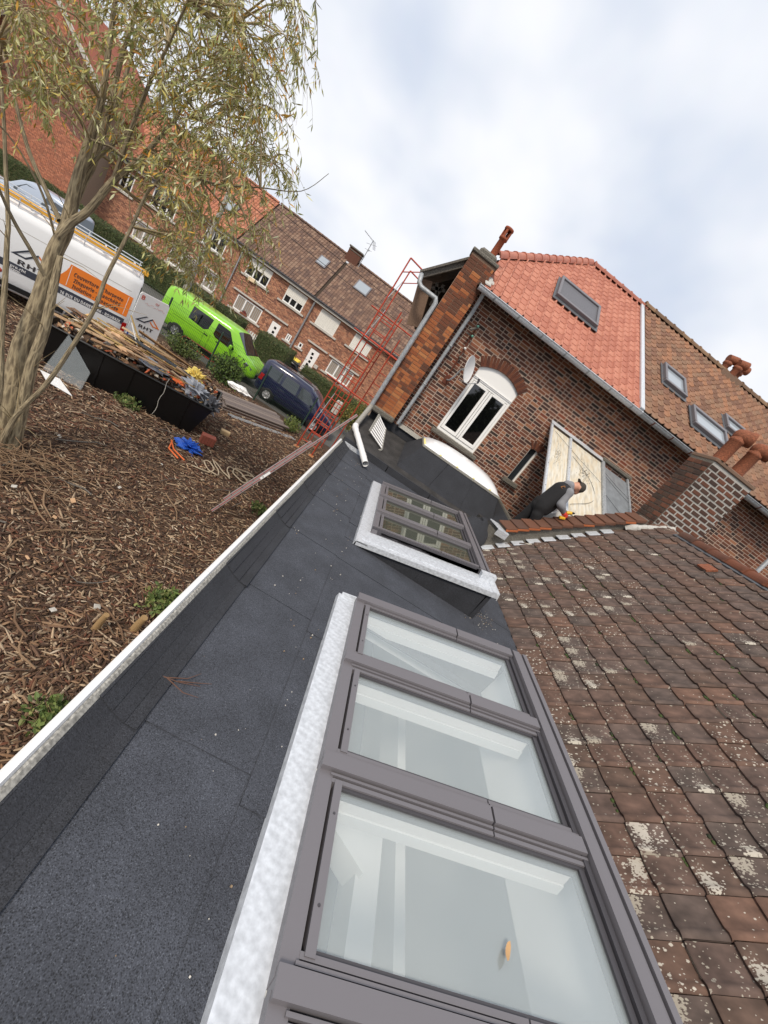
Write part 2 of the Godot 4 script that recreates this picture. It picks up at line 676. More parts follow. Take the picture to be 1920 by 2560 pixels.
func lichen_material(called: String, spots: int, patches: int, sd: int) -> StandardMaterial3D:
	var rs := RandomNumberGenerator.new()
	rs.seed = sd
	var sz := 512
	var im := Image.create(sz, sz, false, Image.FORMAT_RGB8)
	im.fill(Color.BLACK)
	var n := FastNoiseLite.new()
	n.seed = sd
	n.frequency = 0.09
	n.fractal_octaves = 3
	if patches > 0:
		var blobs := []
		for k in patches: blobs.append(Vector3(rs.randf() * sz, rs.randf() * sz, rs.randf_range(12, 34)))
		for j in sz:
			for i in sz:
				var v := 0.0
				for b in blobs:
					var dx := absf(i - b.x)
					var dy := absf(j - b.y)
					dx = minf(dx, sz - dx)
					dy = minf(dy, sz - dy)
					v = maxf(v, 1.0 - sqrt(dx * dx * 0.35 + dy * dy * 2.2) / b.z)
				if v > 0.0 and v + n.get_noise_2d(i, j) * 0.95 > 0.3: im.set_pixel(i, j, Color(0.85, 0.85, 0.85))
	for k in spots:
		var c := Vector2(rs.randf() * sz, rs.randf() * sz)
		var r := 1.0 + 3.6 * pow(rs.randf(), 2.4)
		var ring := r > 3.4 and rs.randf() < 0.4
		for j in range(int(c.y - r) - 1, int(c.y + r) + 2):
			for i in range(int(c.x - r) - 1, int(c.x + r) + 2):
				var d := Vector2(i, j).distance_to(c) + n.get_noise_2d(i * 3, j * 3) * 1.2
				if d < r: im.set_pixel(posmod(i, sz), posmod(j, sz), Color(0.9, 0.9, 0.9) if not (ring and d < r * 0.45) else Color(0.5, 0.5, 0.5))
	var m := mat(called, Color.WHITE, 0.9, 0.0, null, 1.0, null, 0.0, true)
	m.uv1_triplanar = false
	m.albedo_texture = noise_tex(0.012, 0.62, 1.0, 55)
	m.detail_enabled = true
	m.detail_blend_mode = BaseMaterial3D.BLEND_MODE_MIX
	m.detail_uv_layer = BaseMaterial3D.DETAIL_UV_1
	m.detail_mask = ImageTexture.create_from_image(im)
	var g := Gradient.new()
	g.set_color(0, c8(150, 142, 128))
	g.set_color(1, c8(196, 190, 178))
	var t := GradientTexture2D.new()
	t.gradient = g
	t.width = 64
	t.height = 64
	m.detail_albedo = t
	return m


# ---------------------------------------------------------------- ground

func _ground_and_road() -> void:
	var s := T()
	quad(s, Vector3(-160, -0.06, 60), Vector3(120, -0.06, 60), Vector3(120, -0.06, -180), Vector3(-160, -0.06, -180))
	var g := fin(s, "ground", mat("soil_far", c8(96, 92, 76), 0.95, 0.0, noise_tex(0.02, 0.6, 1.0, 101), 0.4))
	tag(g, "wide ground sheet under garden street and houses", "ground", "", "structure")
	# garden soil, gently uneven
	var n := FastNoiseLite.new()
	n.seed = 4
	n.frequency = 0.35
	s = T()
	s.set_smooth_group(0)
	var st := 0.4
	for i in 52:
		for j in 53:
			var p := []
			for k in [[0, 1], [1, 1], [1, 0], [0, 0]]:
				var x: float = -21.0 + (i + k[0]) * st
				var z: float = 2.6 - (j + k[1] * -1.0 + 1.0) * st
				p.append(Vector3(x, 0.02 + n.get_noise_2d(x, z) * 0.05, z))
			quad(s, p[0], p[1], p[2], p[3])
	var soil := fin(s, "garden_soil", mat("soil", c8(110, 84, 64), 0.97, 0.0, noise_tex(0.03, 0.45, 1.0, 103), 0.8, noise_tex(0.05, 0.0, 1.0, 104), 3.0))
	tag(soil, "brown mulched garden soil beside flat roof", "soil", "", "structure")
	# bark and twig chips nobody could count
	s = T()
	s.set_color(Color.WHITE)
	for k in [[-0.5, -0.3, 0.35, 0.9], [-0.3, 0.1, 0.9, 1.0], [0.1, 0.42, 1.0, 0.6], [0.42, 0.5, 0.6, 0.1]]:
		var a: float = k[2] * 0.5
		var b: float = k[3] * 0.5
		quad(s, Vector3(k[0], 0.0, a), Vector3(k[1], 0.0, b), Vector3(k[1], b, 0.0), Vector3(k[0], a, 0.0))
		quad(s, Vector3(k[0], a, 0.0), Vector3(k[1], b, 0.0), Vector3(k[1], 0.0, -b), Vector3(k[0], 0.0, -a))
	var chip := mesh_of(s)
	var pal := [lin(70, 48, 34), lin(92, 66, 48), lin(118, 90, 66), lin(140, 112, 86), lin(60, 42, 32), lin(104, 78, 60), lin(160, 138, 112), lin(82, 60, 46), lin(150, 132, 110), lin(96, 58, 40)]
	var xs := []
	var cs := []
	var rs := RandomNumberGenerator.new()
	rs.seed = 77
	for i in 70000:
		var z := -1.2 - 16.6 * pow(rs.randf(), 1.25)
		var x := -0.45 - rs.randf() * (3.0 - z * 0.75)
		if x < -16.0: continue
		var big := rs.randf() < 0.03
		var l := rs.randf_range(0.035, 0.14) if not big else rs.randf_range(0.18, 0.4)
		var w := rs.randf_range(0.008, 0.026) if not big else rs.randf_range(0.014, 0.03)
		if z < -9.0:
			w *= 1.3
			l *= 1.15
		var b := Basis(Vector3.UP, rs.randf() * TAU) * Basis(Vector3.BACK, rs.randf_range(-0.25, 0.25))
		var y := 0.025 + n.get_noise_2d(x, z) * 0.05 + rs.randf() * 0.035
		xs.append(Transform3D(b.scaled_local(Vector3(l, w, w * 1.2)), Vector3(x, y, z)))
		var c: Color = pal[rs.randi() % pal.size()]
		if rs.randf() < 0.012: c = lin(190, 174, 152)
		var k := rs.randf_range(0.65, 1.25)
		cs.append(Color(c.r * k, c.g * k, c.b * k))
	var mulch := stuff("mulch", chip, xs, cs, mats["plain"])
	tag(mulch, "brown bark and twig mulch strewn over garden soil", "mulch", "", "stuff")
	# road and pavement
	s = T()
	box(s, Vector3(-14, -0.03, -22.9), Vector3(70, 0.08, 8.4))
	var road := fin(s, "road", mat("asphalt", c8(112, 110, 106), 0.92, 0.0, noise_tex(0.05, 0.6, 1.0, 105), 1.2, noise_tex(0.1, 0, 1, 106), 0.6))
	tag(road, "grey street surface under parked vehicles", "road", "", "structure")
	s = T()
	box(s, Vector3(-14, 0.02, -28.1), Vector3(70, 0.16, 1.9))
	var pav := fin(s, "pavement", mat("paving", c8(150, 140, 130), 0.92, 0.0, noise_tex(0.04, 0.65, 1.0, 107), 1.0))
	tag(pav, "pale pavement between street and front hedges", "pavement", "", "structure")
	s = T()
	box(s, Vector3(-14, 0.01, -32.2), Vector3(70, 0.12, 6.2))
	var yard := fin(s, "front_yard", mat("yard", c8(146, 122, 104), 0.95, 0.0, noise_tex(0.04, 0.6, 1.0, 108), 0.8))
	tag(yard, "paved front yards before the row of houses", "yard", "", "structure")


# ---------------------------------------------------------------- flat-roofed extension

func _extension() -> void:
	var e := thing("flat_roof_extension", "flat roofed extension with dark grey bitumen sheets and white edge trim", "building", Vector3(1.2, 0, -3.0))
	var s := T()
	# outer walls with thickness, ceiling slab with two openings
	box(s, Vector3(-0.19, 1.46, -2.8), Vector3(0.24, 2.92, 9.2))
	box(s, Vector3(2.56, 1.46, -2.8), Vector3(0.24, 2.92, 9.2))
	box(s, Vector3(1.185, 1.46, -7.5), Vector3(2.5, 2.92, 0.2))
	box(s, Vector3(1.185, 1.46, 1.9), Vector3(2.99, 2.92, 0.2))
	fin(s, "wall", mats["plaster"], e)
	s = T()
	box(s, Vector3(1.185, 0.05, -2.8), Vector3(2.5, 0.1, 9.2))
	fin(s, "inside_floor", mats["inside_floor"], e)
	s = T()
	var y0 := 2.93
	var hh := 0.11
	box(s, Vector3(0.16, y0, -2.8), Vector3(0.98, hh, 9.4))
	box(s, Vector3(2.4, y0, -2.8), Vector3(0.76, hh, 9.4))
	for z in [[-7.5, -6.2], [-4.2, -2.7], [0.75, 1.9]]:
		box(s, Vector3(1.335, y0, (z[0] + z[1]) * 0.5), Vector3(1.37, hh, z[1] - z[0]))
	fin(s, "ceiling_slab", mats["plaster"], e)
	# white beams seen through the glass
	s = T()
	bar(s, Vector3(1.25, 2.2, 1.7), Vector3(1.45, 2.2, -2.2), 0.16, 0.2)
	fin(s, "beam", mats["plaster"], e)
	s = T()
	bar(s, Vector3(0.0, 2.25, -2.5), Vector3(1.4, 2.25, -1.55), 0.16, 0.2)
	fin(s, "beam", mats["plaster"], e)
	s = T()
	bar(s, Vector3(1.75, 2.0, 1.7), Vector3(1.75, 2.0, -4.0), 0.08, 0.3)
	fin(s, "beam", mats["plaster"], e)
	# the field of sheets: each laps the next
	var roof := part("flat_roof", e)
	var seams := [1.9, 0.75, -0.05, -1.22, -2.36, -3.42, -4.45, -5.5, -6.5, -7.66]
	for i in seams.size() - 1:
		var za: float = seams[i]
		var zb: float = seams[i + 1]
		s = T()
		_sheet(s, -0.14, 0.40, za + 0.0, zb - 0.05, 3.0)
		fin(s, "bitumen_sheet", mats["bitumen_field"], roof)
		# strip beside the skylight, bent up the curb
		if not (za < -2.4 and za > -4.0):
			s = T()
			_sheet(s, 0.385, 0.535, za + 0.13, zb + 0.1, 3.007)
			fin(s, "bitumen_strip", mats["bitumen_field"], roof)
		# right-hand strip between skylight and tiles
		s = T()
		_sheet(s, 2.10, 2.745, za + 0.3, zb + 0.25, 3.0035)
		fin(s, "bitumen_strip", mats["bitumen_field"], roof)
		# cant strip along the edge
		s = T()
		var curl := rr(0.0, 0.012)
		var prof := [Vector2(-0.302, 3.088), Vector2(-0.288, 3.082), Vector2(-0.23, 3.045), Vector2(-0.17, 3.018), Vector2(-0.118 + rr(-0.012, 0.012), 3.011)]
		for k in prof.size() - 1:
			var a: Vector2 = prof[k]
			var b: Vector2 = prof[k + 1]
			quad(s, Vector3(a.x, a.y + 0.004, za + 0.06), Vector3(b.x, b.y + 0.004 + curl, za + 0.06), Vector3(b.x, b.y, zb - 0.02), Vector3(a.x, a.y, zb - 0.02))
			quad(s, Vector3(a.x, a.y - 0.006, za + 0.06), Vector3(b.x, b.y - 0.006, za + 0.06), Vector3(b.x, b.y + 0.004 + curl, za + 0.06), Vector3(a.x, a.y + 0.004, za + 0.06))
		var l: Vector2 = prof[-1]
		quad(s, Vector3(l.x, l.y - 0.012, za + 0.06), Vector3(l.x, l.y - 0.012, zb - 0.02), Vector3(l.x, l.y, zb - 0.02), Vector3(l.x, l.y + 0.004 + curl, za + 0.06))
		fin(s, "edge_strip", mats["bitumen_strip"], roof)
	# the field between the two skylights
	for zz in [[-2.62, -3.45], [-3.40, -3.95]]:
		s = T()
		_sheet(s, 0.395, 2.105, zz[0], zz[1], 3.0015)
		fin(s, "bitumen_sheet", mats["bitumen_field"], roof)
	s = T()
	_sheet(s, 0.396, 0.54, -3.9, -4.5, 3.0025)
	fin(s, "bitumen_strip", mats["bitumen_field"], roof)
	# the far end up to the step
	s = T()
	_sheet(s, 0.385, 2.74, -6.36, -7.66, 3.001)
	fin(s, "bitumen_sheet", mats["bitumen_field"], roof)
	# crumbs of mortar
	var rs := RandomNumberGenerator.new()
	rs.seed = 19
	s = T()
	s.set_color(Color.WHITE)
	box(s, Vector3.ZERO, Vector3.ONE, Basis(Vector3(1, 1, 0.3).normalized(), 0.5))
	var cx := []
	var cc := []
	for i in 190:
		var near := i < 90
		var p := Vector3(2.25 + rs.randfn() * 0.14, 3.012, -4.05 + rs.randfn() * 0.14) if near else Vector3(rs.randf_range(-0.1, 0.5), 3.012, rs.randf_range(-7.2, -0.6))
		cx.append(Transform3D(Basis(Vector3.UP, rs.randf() * 6.0).scaled_local(Vector3.ONE * rs.randf_range(0.002, 0.008)), p))
		cc.append(lin(190, 186, 178) if rs.randf() < 0.6 else lin(140, 120, 96))
	stuff("mortar_crumbs", mesh_of(s), cx, cc, mats["plain"], roof)
	# white trim in lengths with a lip on top
	var trim := part("edge_trim", e)
	var z := 1.9
	while z > -7.2:
		var z1 := maxf(z - 2.0, -7.35)
		s = T()
		extrude(s, [Vector2(-0.356, 2.96), Vector2(-0.322, 2.96), Vector2(-0.322, 3.098), Vector2(-0.328, 3.116), Vector2(-0.348, 3.118), Vector2(-0.358, 3.108)], Vector3(0, 0, z), Vector3.RIGHT, Vector3.UP, Vector3(0, 0, z1 - z + 0.004))
		fin(s, "trim_lip", mats["white_plastic"], trim)
		s = T()
		extrude(s, [Vector2(-0.3215, 2.99), Vector2(-0.296, 2.99), Vector2(-0.296, 3.088), Vector2(-0.312, 3.101), Vector2(-0.3215, 3.101)], Vector3(0, 0, z), Vector3.RIGHT, Vector3.UP, Vector3(0, 0, z1 - z + 0.004))
		fin(s, "trim_face", mats["dirty_white"], trim)
		z = z1
	# old roof behind: a low step up, sloping towards the house
	s = T()
	var t := thing("old_roof", "weathered old bitumen roof sloping up to brick house below dome light", "roof", Vector3(1.5, 0, -8.6))
	hexa(s, [Vector3(-0.33, 2.4, -7.67), Vector3(3.42, 2.4, -7.67), Vector3(3.42, 2.4, -9.6), Vector3(-0.33, 2.4, -9.6), Vector3(-0.33, 3.11, -7.67), Vector3(3.42, 3.11, -7.67), Vector3(3.42, 3.46, -9.6), Vector3(-0.33, 3.46, -9.6)])
	fin(s, "deck", mats["bitumen_old"], t)
	var zz := -0.3
	while zz < 3.3:
		s = T()
		hexa(s, [Vector3(zz, 2.99, -7.60), Vector3(zz + 0.98, 2.99, -7.60), Vector3(zz + 0.98, 2.99, -7.665), Vector3(zz, 2.99, -7.665), Vector3(zz, 3.128, -7.63), Vector3(zz + 0.98, 3.128 + 0.006, -7.63), Vector3(zz + 0.98, 3.128, -7.72), Vector3(zz, 3.128, -7.72)])
		fin(s, "step_strip", mats["bitumen_strip"], t)
		zz += 1.0
	# upstand and pale flashing along the brick
	s = T()
	box(s, Vector3(1.6, 3.56, -9.575), Vector3(3.6, 0.2, 0.04))
	fin(s, "upstand", mats["bitumen_strip"], t)
	for k in [[-0.24, 0.36], [0.50, 1.5], [1.5, 2.6], [2.6, 3.42]]:
		s = T()
		hexa(s, [Vector3(k[0], 3.655, -9.5), Vector3(k[1] - 0.01, 3.655, -9.5), Vector3(k[1] - 0.01, 3.655, -9.58), Vector3(k[0], 3.655, -9.58), Vector3(k[0], 3.70, -9.52), Vector3(k[1] - 0.01, 3.70, -9.52), Vector3(k[1] - 0.01, 3.75, -9.585), Vector3(k[0], 3.75, -9.585)])
		fin(s, "flashing", mats["dirty_white"], t)
	# metal edge at the left end and kerb at the right end
	s = T()
	box(s, Vector3(-0.06, 3.02, -7.56), Vector3(0.46, 0.1, 0.05))
	fin(s, "edge_trim", mats["zinc"], t)
	s = T()
	hexa(s, [Vector3(3.36, 2.5, -7.3), Vector3(3.52, 2.5, -7.3), Vector3(3.52, 2.5, -9.58), Vector3(3.36, 2.5, -9.58), Vector3(3.40, 3.56, -7.3), Vector3(3.48, 3.56, -7.3), Vector3(3.48, 3.68, -9.58), Vector3(3.40, 3.68, -9.58)])
	fin(s, "kerb", mats["concrete"], t)
	s = T()
	hexa(s, [Vector3(2.85, 3.0, -7.3), Vector3(3.36, 3.0, -7.3), Vector3(3.36, 3.2, -9.3), Vector3(2.85, 3.2, -9.3), Vector3(3.05, 3.12, -7.4), Vector3(3.392, 3.52, -7.3), Vector3(3.392, 3.64, -9.3), Vector3(3.05, 3.44, -9.3)])
	fin(s, "kerb_membrane", mats["bitumen_strip"], t)


func _sheet(s: SurfaceTool, x0: float, x1: float, za: float, zb: float, y: float) -> void:
	# a roofing sheet lying from za (near, on top) to zb (far, below the next)
	var n := 6
	for k in n:
		var a := lerpf(x0, x1, float(k) / n)
		var b := lerpf(x0, x1, float(k + 1) / n)
		quad(s, Vector3(a, y + 0.006, za), Vector3(b, y + 0.006, za), Vector3(b, y, zb), Vector3(a, y, zb))
	quad(s, Vector3(x0, y - 0.006, za), Vector3(x1, y - 0.006, za), Vector3(x1, y + 0.006, za), Vector3(x0, y + 0.006, za))
	quad(s, Vector3(x1, y - 0.008, za), Vector3(x1, y - 0.008, zb), Vector3(x1, y, zb), Vector3(x1, y + 0.006, za))
	quad(s, Vector3(x0, y - 0.008, zb), Vector3(x0, y - 0.008, za), Vector3(x0, y + 0.006, za), Vector3(x0, y, zb))


# ---------------------------------------------------------------- skylights

func SP(x: float, up: float, z: float) -> Vector3:
	# a point of the skylight's plane, x across, up out of it
	return Vector3(x - 0.2164 * up, 3.13 + 0.2217 * (x - 0.63) + 0.9763 * up, z)


func slab(s: SurfaceTool, x0: float, x1: float, z0: float, z1: float, lo: float, hi: float, inset := 0.0) -> void:
	# a bar on the skylight's plane; z0 near, z1 far
	hexa(s, [SP(x0, lo, z0), SP(x1, lo, z0), SP(x1, lo, z1), SP(x0, lo, z1), SP(x0 + inset, hi, z0 - inset), SP(x1 - inset, hi, z0 - inset), SP(x1 - inset, hi, z1 + inset), SP(x0 + inset, hi, z1 + inset)])


func _skylights() -> void:
	_skylight("long row skylight of three grey framed panes nearest the brick house", [[-4.27, -4.74], [-4.96, -5.43], [-5.65, -6.10]], -4.19, -6.28, -3.86, -6.36, true)
	_skylight("long row skylight of grey framed panes over white room beams", [[-0.02, -0.53], [-0.72, -1.23], [-1.42, -1.93], [-2.12, -2.64]], 0.12, -2.77, 0.75, -2.79, false)
	var s := T()
	s.set_smooth_group(0)
	var n := 6
	for k in n:
		var a := -0.5 + float(k) / n
		var b := -0.5 + float(k + 1) / n
		var wa := 0.011 * sqrt(maxf(0.0, 1.0 - 4.0 * a * a))
		var wb := 0.011 * sqrt(maxf(0.0, 1.0 - 4.0 * b * b))
		quad(s, Vector3(a * 0.07, a * a * 0.02, wa), Vector3(b * 0.07, b * b * 0.02, wb), Vector3(b * 0.07, b * b * 0.02, -wb), Vector3(a * 0.07, a * a * 0.02, -wa))
	var lf := fin(s, "fallen_leaf", mat("dry_leaf", c8(186, 148, 104), 0.7), null, Transform3D(Basis(Vector3.UP, 1.1) * Basis(Vector3.RIGHT, 0.1), SP(1.42, 0.012, -0.86)))
	tag(lf, "small tan leaf lying on skylight glass", "leaf")


func _skylight(label: String, panes: Array, znear: float, zfar: float, zapron: float, zend: float, apron: bool) -> void:
	var t := thing("skylight", label, "skylight", Vector3(1.3, 3.0, (znear + zfar) * 0.5), "skylights on the flat roof")
	var fr: Material = mats["frame_grey"]
	var s := T()
	# curb: hollow, dressed with roofing sheet
	var zc := zapron if apron else 0.75
	for w in [[0.535, 0.585, zc - 0.03, zend + 0.02], [2.04, 2.10, zc - 0.03, zend + 0.02]]:
		var y1: float = 3.13 + 0.2217 * (w[0] - 0.63) - 0.07
		hexa(s, [Vector3(w[0], 2.9, w[2]), Vector3(w[1], 2.9, w[2]), Vector3(w[1], 2.9, w[3]), Vector3(w[0], 2.9, w[3]), Vector3(w[0], y1, w[2]), Vector3(w[1], y1, w[2]), Vector3(w[1], y1, w[3]), Vector3(w[0], y1, w[3])])
	for zz in [zc - 0.03, zend + 0.07]:
		var xa := 0.585
		var xb := 2.04
		var xm := 1.28
		for seg in [[xa, xm], [xm + 0.003, xb]]:
			hexa(s, [Vector3(seg[0], 2.9, zz), Vector3(seg[1], 2.9, zz), Vector3(seg[1], 2.9, zz - 0.05), Vector3(seg[0], 2.9, zz - 0.05), SP(seg[0], -0.07, zz), SP(seg[1], -0.07, zz), SP(seg[1], -0.07, zz - 0.05), SP(seg[0], -0.07, zz - 0.05)])
	fin(s, "curb", mats["bitumen_strip"], t)
	# zinc dressing
	s = T()
	extrude(s, [Vector2(0.502, 3.005), Vector2(0.512, 3.005), Vector2(0.514, 3.044), Vector2(0.645, 3.066), Vector2(0.645, 3.074), Vector2(0.508, 3.052)], Vector3(0, 0, zc), Vector3.RIGHT, Vector3.UP, Vector3(0, 0, zend - zc))
	fin(s, "zinc_apron", mats["zinc"], t)
	s = T()
	slab(s, 2.05, 2.13, zc - 0.002, zend, -0.05, -0.035)
	slab(s, 2.12, 2.13, zc - 0.002, zend, -0.12, -0.05)
	fin(s, "zinc_apron", mats["zinc"], t)
	if apron:
		s = T()
		slab(s, 0.52, 2.12, zapron - 0.005, znear - 0.01, -0.052, -0.040)
		slab(s, 0.51, 2.128, zapron, zapron - 0.012, -0.10, -0.044)
		slab(s, 0.56, 2.09, zapron - 0.085, zapron - 0.098, -0.040, -0.032)
		fin(s, "zinc_apron", mats["zinc"], t)
		s = T()
		slab(s, 1.94, 2.115, znear + 0.09, znear + 0.01, -0.042, 0.036)
		fin(s, "corner_piece", mats["zinc"], t)
		s = T()
		slab(s, 0.63, 1.95, znear + 0.0, znear - 0.05, -0.05, 0.025)
		fin(s, "lower_cover", mats["frame_dark"], t)
	else:
		s = T()
		slab(s, 0.52, 2.12, zend + 0.012, zend, -0.06, -0.03)
		fin(s, "zinc_apron", mats["zinc"], t)
	# right-hand cover: two ridges running along
	s = T()
	slab(s, 1.925, 1.995, znear, zfar + 0.02, -0.04, 0.045, 0.006)
	slab(s, 2.000, 2.012, znear, zfar + 0.02, -0.04, 0.030)
	slab(s, 2.017, 2.058, znear, zfar + 0.02, -0.04, 0.040, 0.005)
	fin(s, "side_cover", fr, t)
	s = T()
	slab(s, 1.865, 1.892, znear, zfar + 0.02, -0.06, 0.004)
	slab(s, 1.896, 1.921, znear, zfar + 0.02, -0.06, 0.020)
	fin(s, "side_seal", mats["frame_dark"], t)
	# left-hand frame between the bars, and the panes with a white sash below
	for i in panes.size():
		var zn: float = panes[i][0]
		var zf: float = panes[i][1]
		var w := part("window", t)
		s = T()
		slab(s, 0.632, 0.700, zn + 0.085, zf - 0.085, -0.06, 0.012, 0.003)
		fin(s, "frame", fr, w)
		s = T()
		slab(s, 0.705, 0.748, zn + 0.03, zf - 0.03, -0.06, 0.019, 0.005)
		fin(s, "sash", fr, w)
		for sz in [lerpf(zn, zf, 0.2), lerpf(zn, zf, 0.78)]:
			s = T()
			tube(s, [SP(0.728, 0.018, sz), SP(0.728, 0.0215, sz)], [0.006, 0.005], 8)
			fin(s, "screw", mats["frame_dark"], w)
		s = T()
		slab(s, 0.745, 1.866, zn + 0.004, zf - 0.004, -0.016, -0.010)
		fin(s, "pane", mats["far_pane"] if apron else mats["pane"], w)
		s = T()
		for k in [[0.728, 0.744, zn + 0.02, zf - 0.02]]: slab(s, k[0], k[1], k[2], k[3], -0.13, -0.020)
		slab(s, 0.744, 1.867, zn + 0.02, zn + 0.005, -0.13, -0.020)
		slab(s, 0.744, 1.867, zf - 0.005, zf - 0.02, -0.13, -0.020)
		fin(s, "inner_sash", mats["white_paint"], w)
	# bars between panes: stepped covers in two lengths
	var bars := []
	for i in panes.size() - 1: bars.append([panes[i][1], panes[i + 1][0]])
	bars.append([panes[-1][1], zfar])
	if apron: bars.append([znear, panes[0][0]])
	else: bars.append([0.12, panes[0][0]])
	for b in bars:
		var z0: float = b[0]
		var z1: float = b[1]
		var wd := z0 - z1
		var bp := part("glazing_bar", t)
		s = T()
		slab(s, 0.745, 1.925, z0, z1, -0.06, 0.004)
		fin(s, "bar_base", mats["frame_dark"], bp)
		for seg in [[0.634, 1.452], [1.455, 1.924]]:
			s = T()
			if wd > 0.15:
				slab(s, seg[0] + (0.06 if seg[0] < 1 else 0.0), seg[1], z0 - 0.012, z0 - 0.034, -0.05, 0.014, 0.002)
				slab(s, seg[0] + (0.05 if seg[0] < 1 else 0.0), seg[1], z0 - 0.037, z0 - 0.052, -0.05, 0.022, 0.002)
				slab(s, seg[0], seg[1], z0 - 0.055, z1 + 0.055, -0.05, 0.038, 0.004)
				slab(s, seg[0] + (0.05 if seg[0] < 1 else 0.0), seg[1], z1 + 0.052, z1 + 0.037, -0.05, 0.022, 0.002)
				slab(s, seg[0] + (0.06 if seg[0] < 1 else 0.0), seg[1], z1 + 0.034, z1 + 0.012, -0.05, 0.014, 0.002)
			else:
				slab(s, seg[0] + (0.06 if seg[0] < 1 else 0.0), seg[1], z0 - 0.010, z0 - 0.03, -0.05, 0.014, 0.002)
				slab(s, seg[0], seg[1], z0 - 0.033, z1 + 0.002, -0.05, 0.036, 0.004)
			fin(s, "bar_cover", fr, bp)
		s = T()
		slab(s, 0.74, 1.87, z0 + 0.0, z1 - 0.0, -0.20, -0.135)
		fin(s, "rafter", mats["plaster"], bp)
	# white lining down to the ceiling
	for k in [[0.60, 0.66], [1.95, 2.02]]:
		s = T()
		hexa(s, [Vector3(k[0], 2.87, zc - 0.08), Vector3(k[1], 2.87, zc - 0.08), Vector3(k[1], 2.87, zend + 0.1), Vector3(k[0], 2.87, zend + 0.1), SP(k[0], -0.062, zc - 0.08), SP(k[1], -0.062, zc - 0.08), SP(k[1], -0.062, zend + 0.1), SP(k[0], -0.062, zend + 0.1)])
		fin(s, "lining", mats["plaster"], t)


# ---------------------------------------------------------------- building with the old tiled roof

func zb(x: float) -> float:
	return -6.66 - (x - 2.82) * 0.274  # the line where the tiles meet the parapet


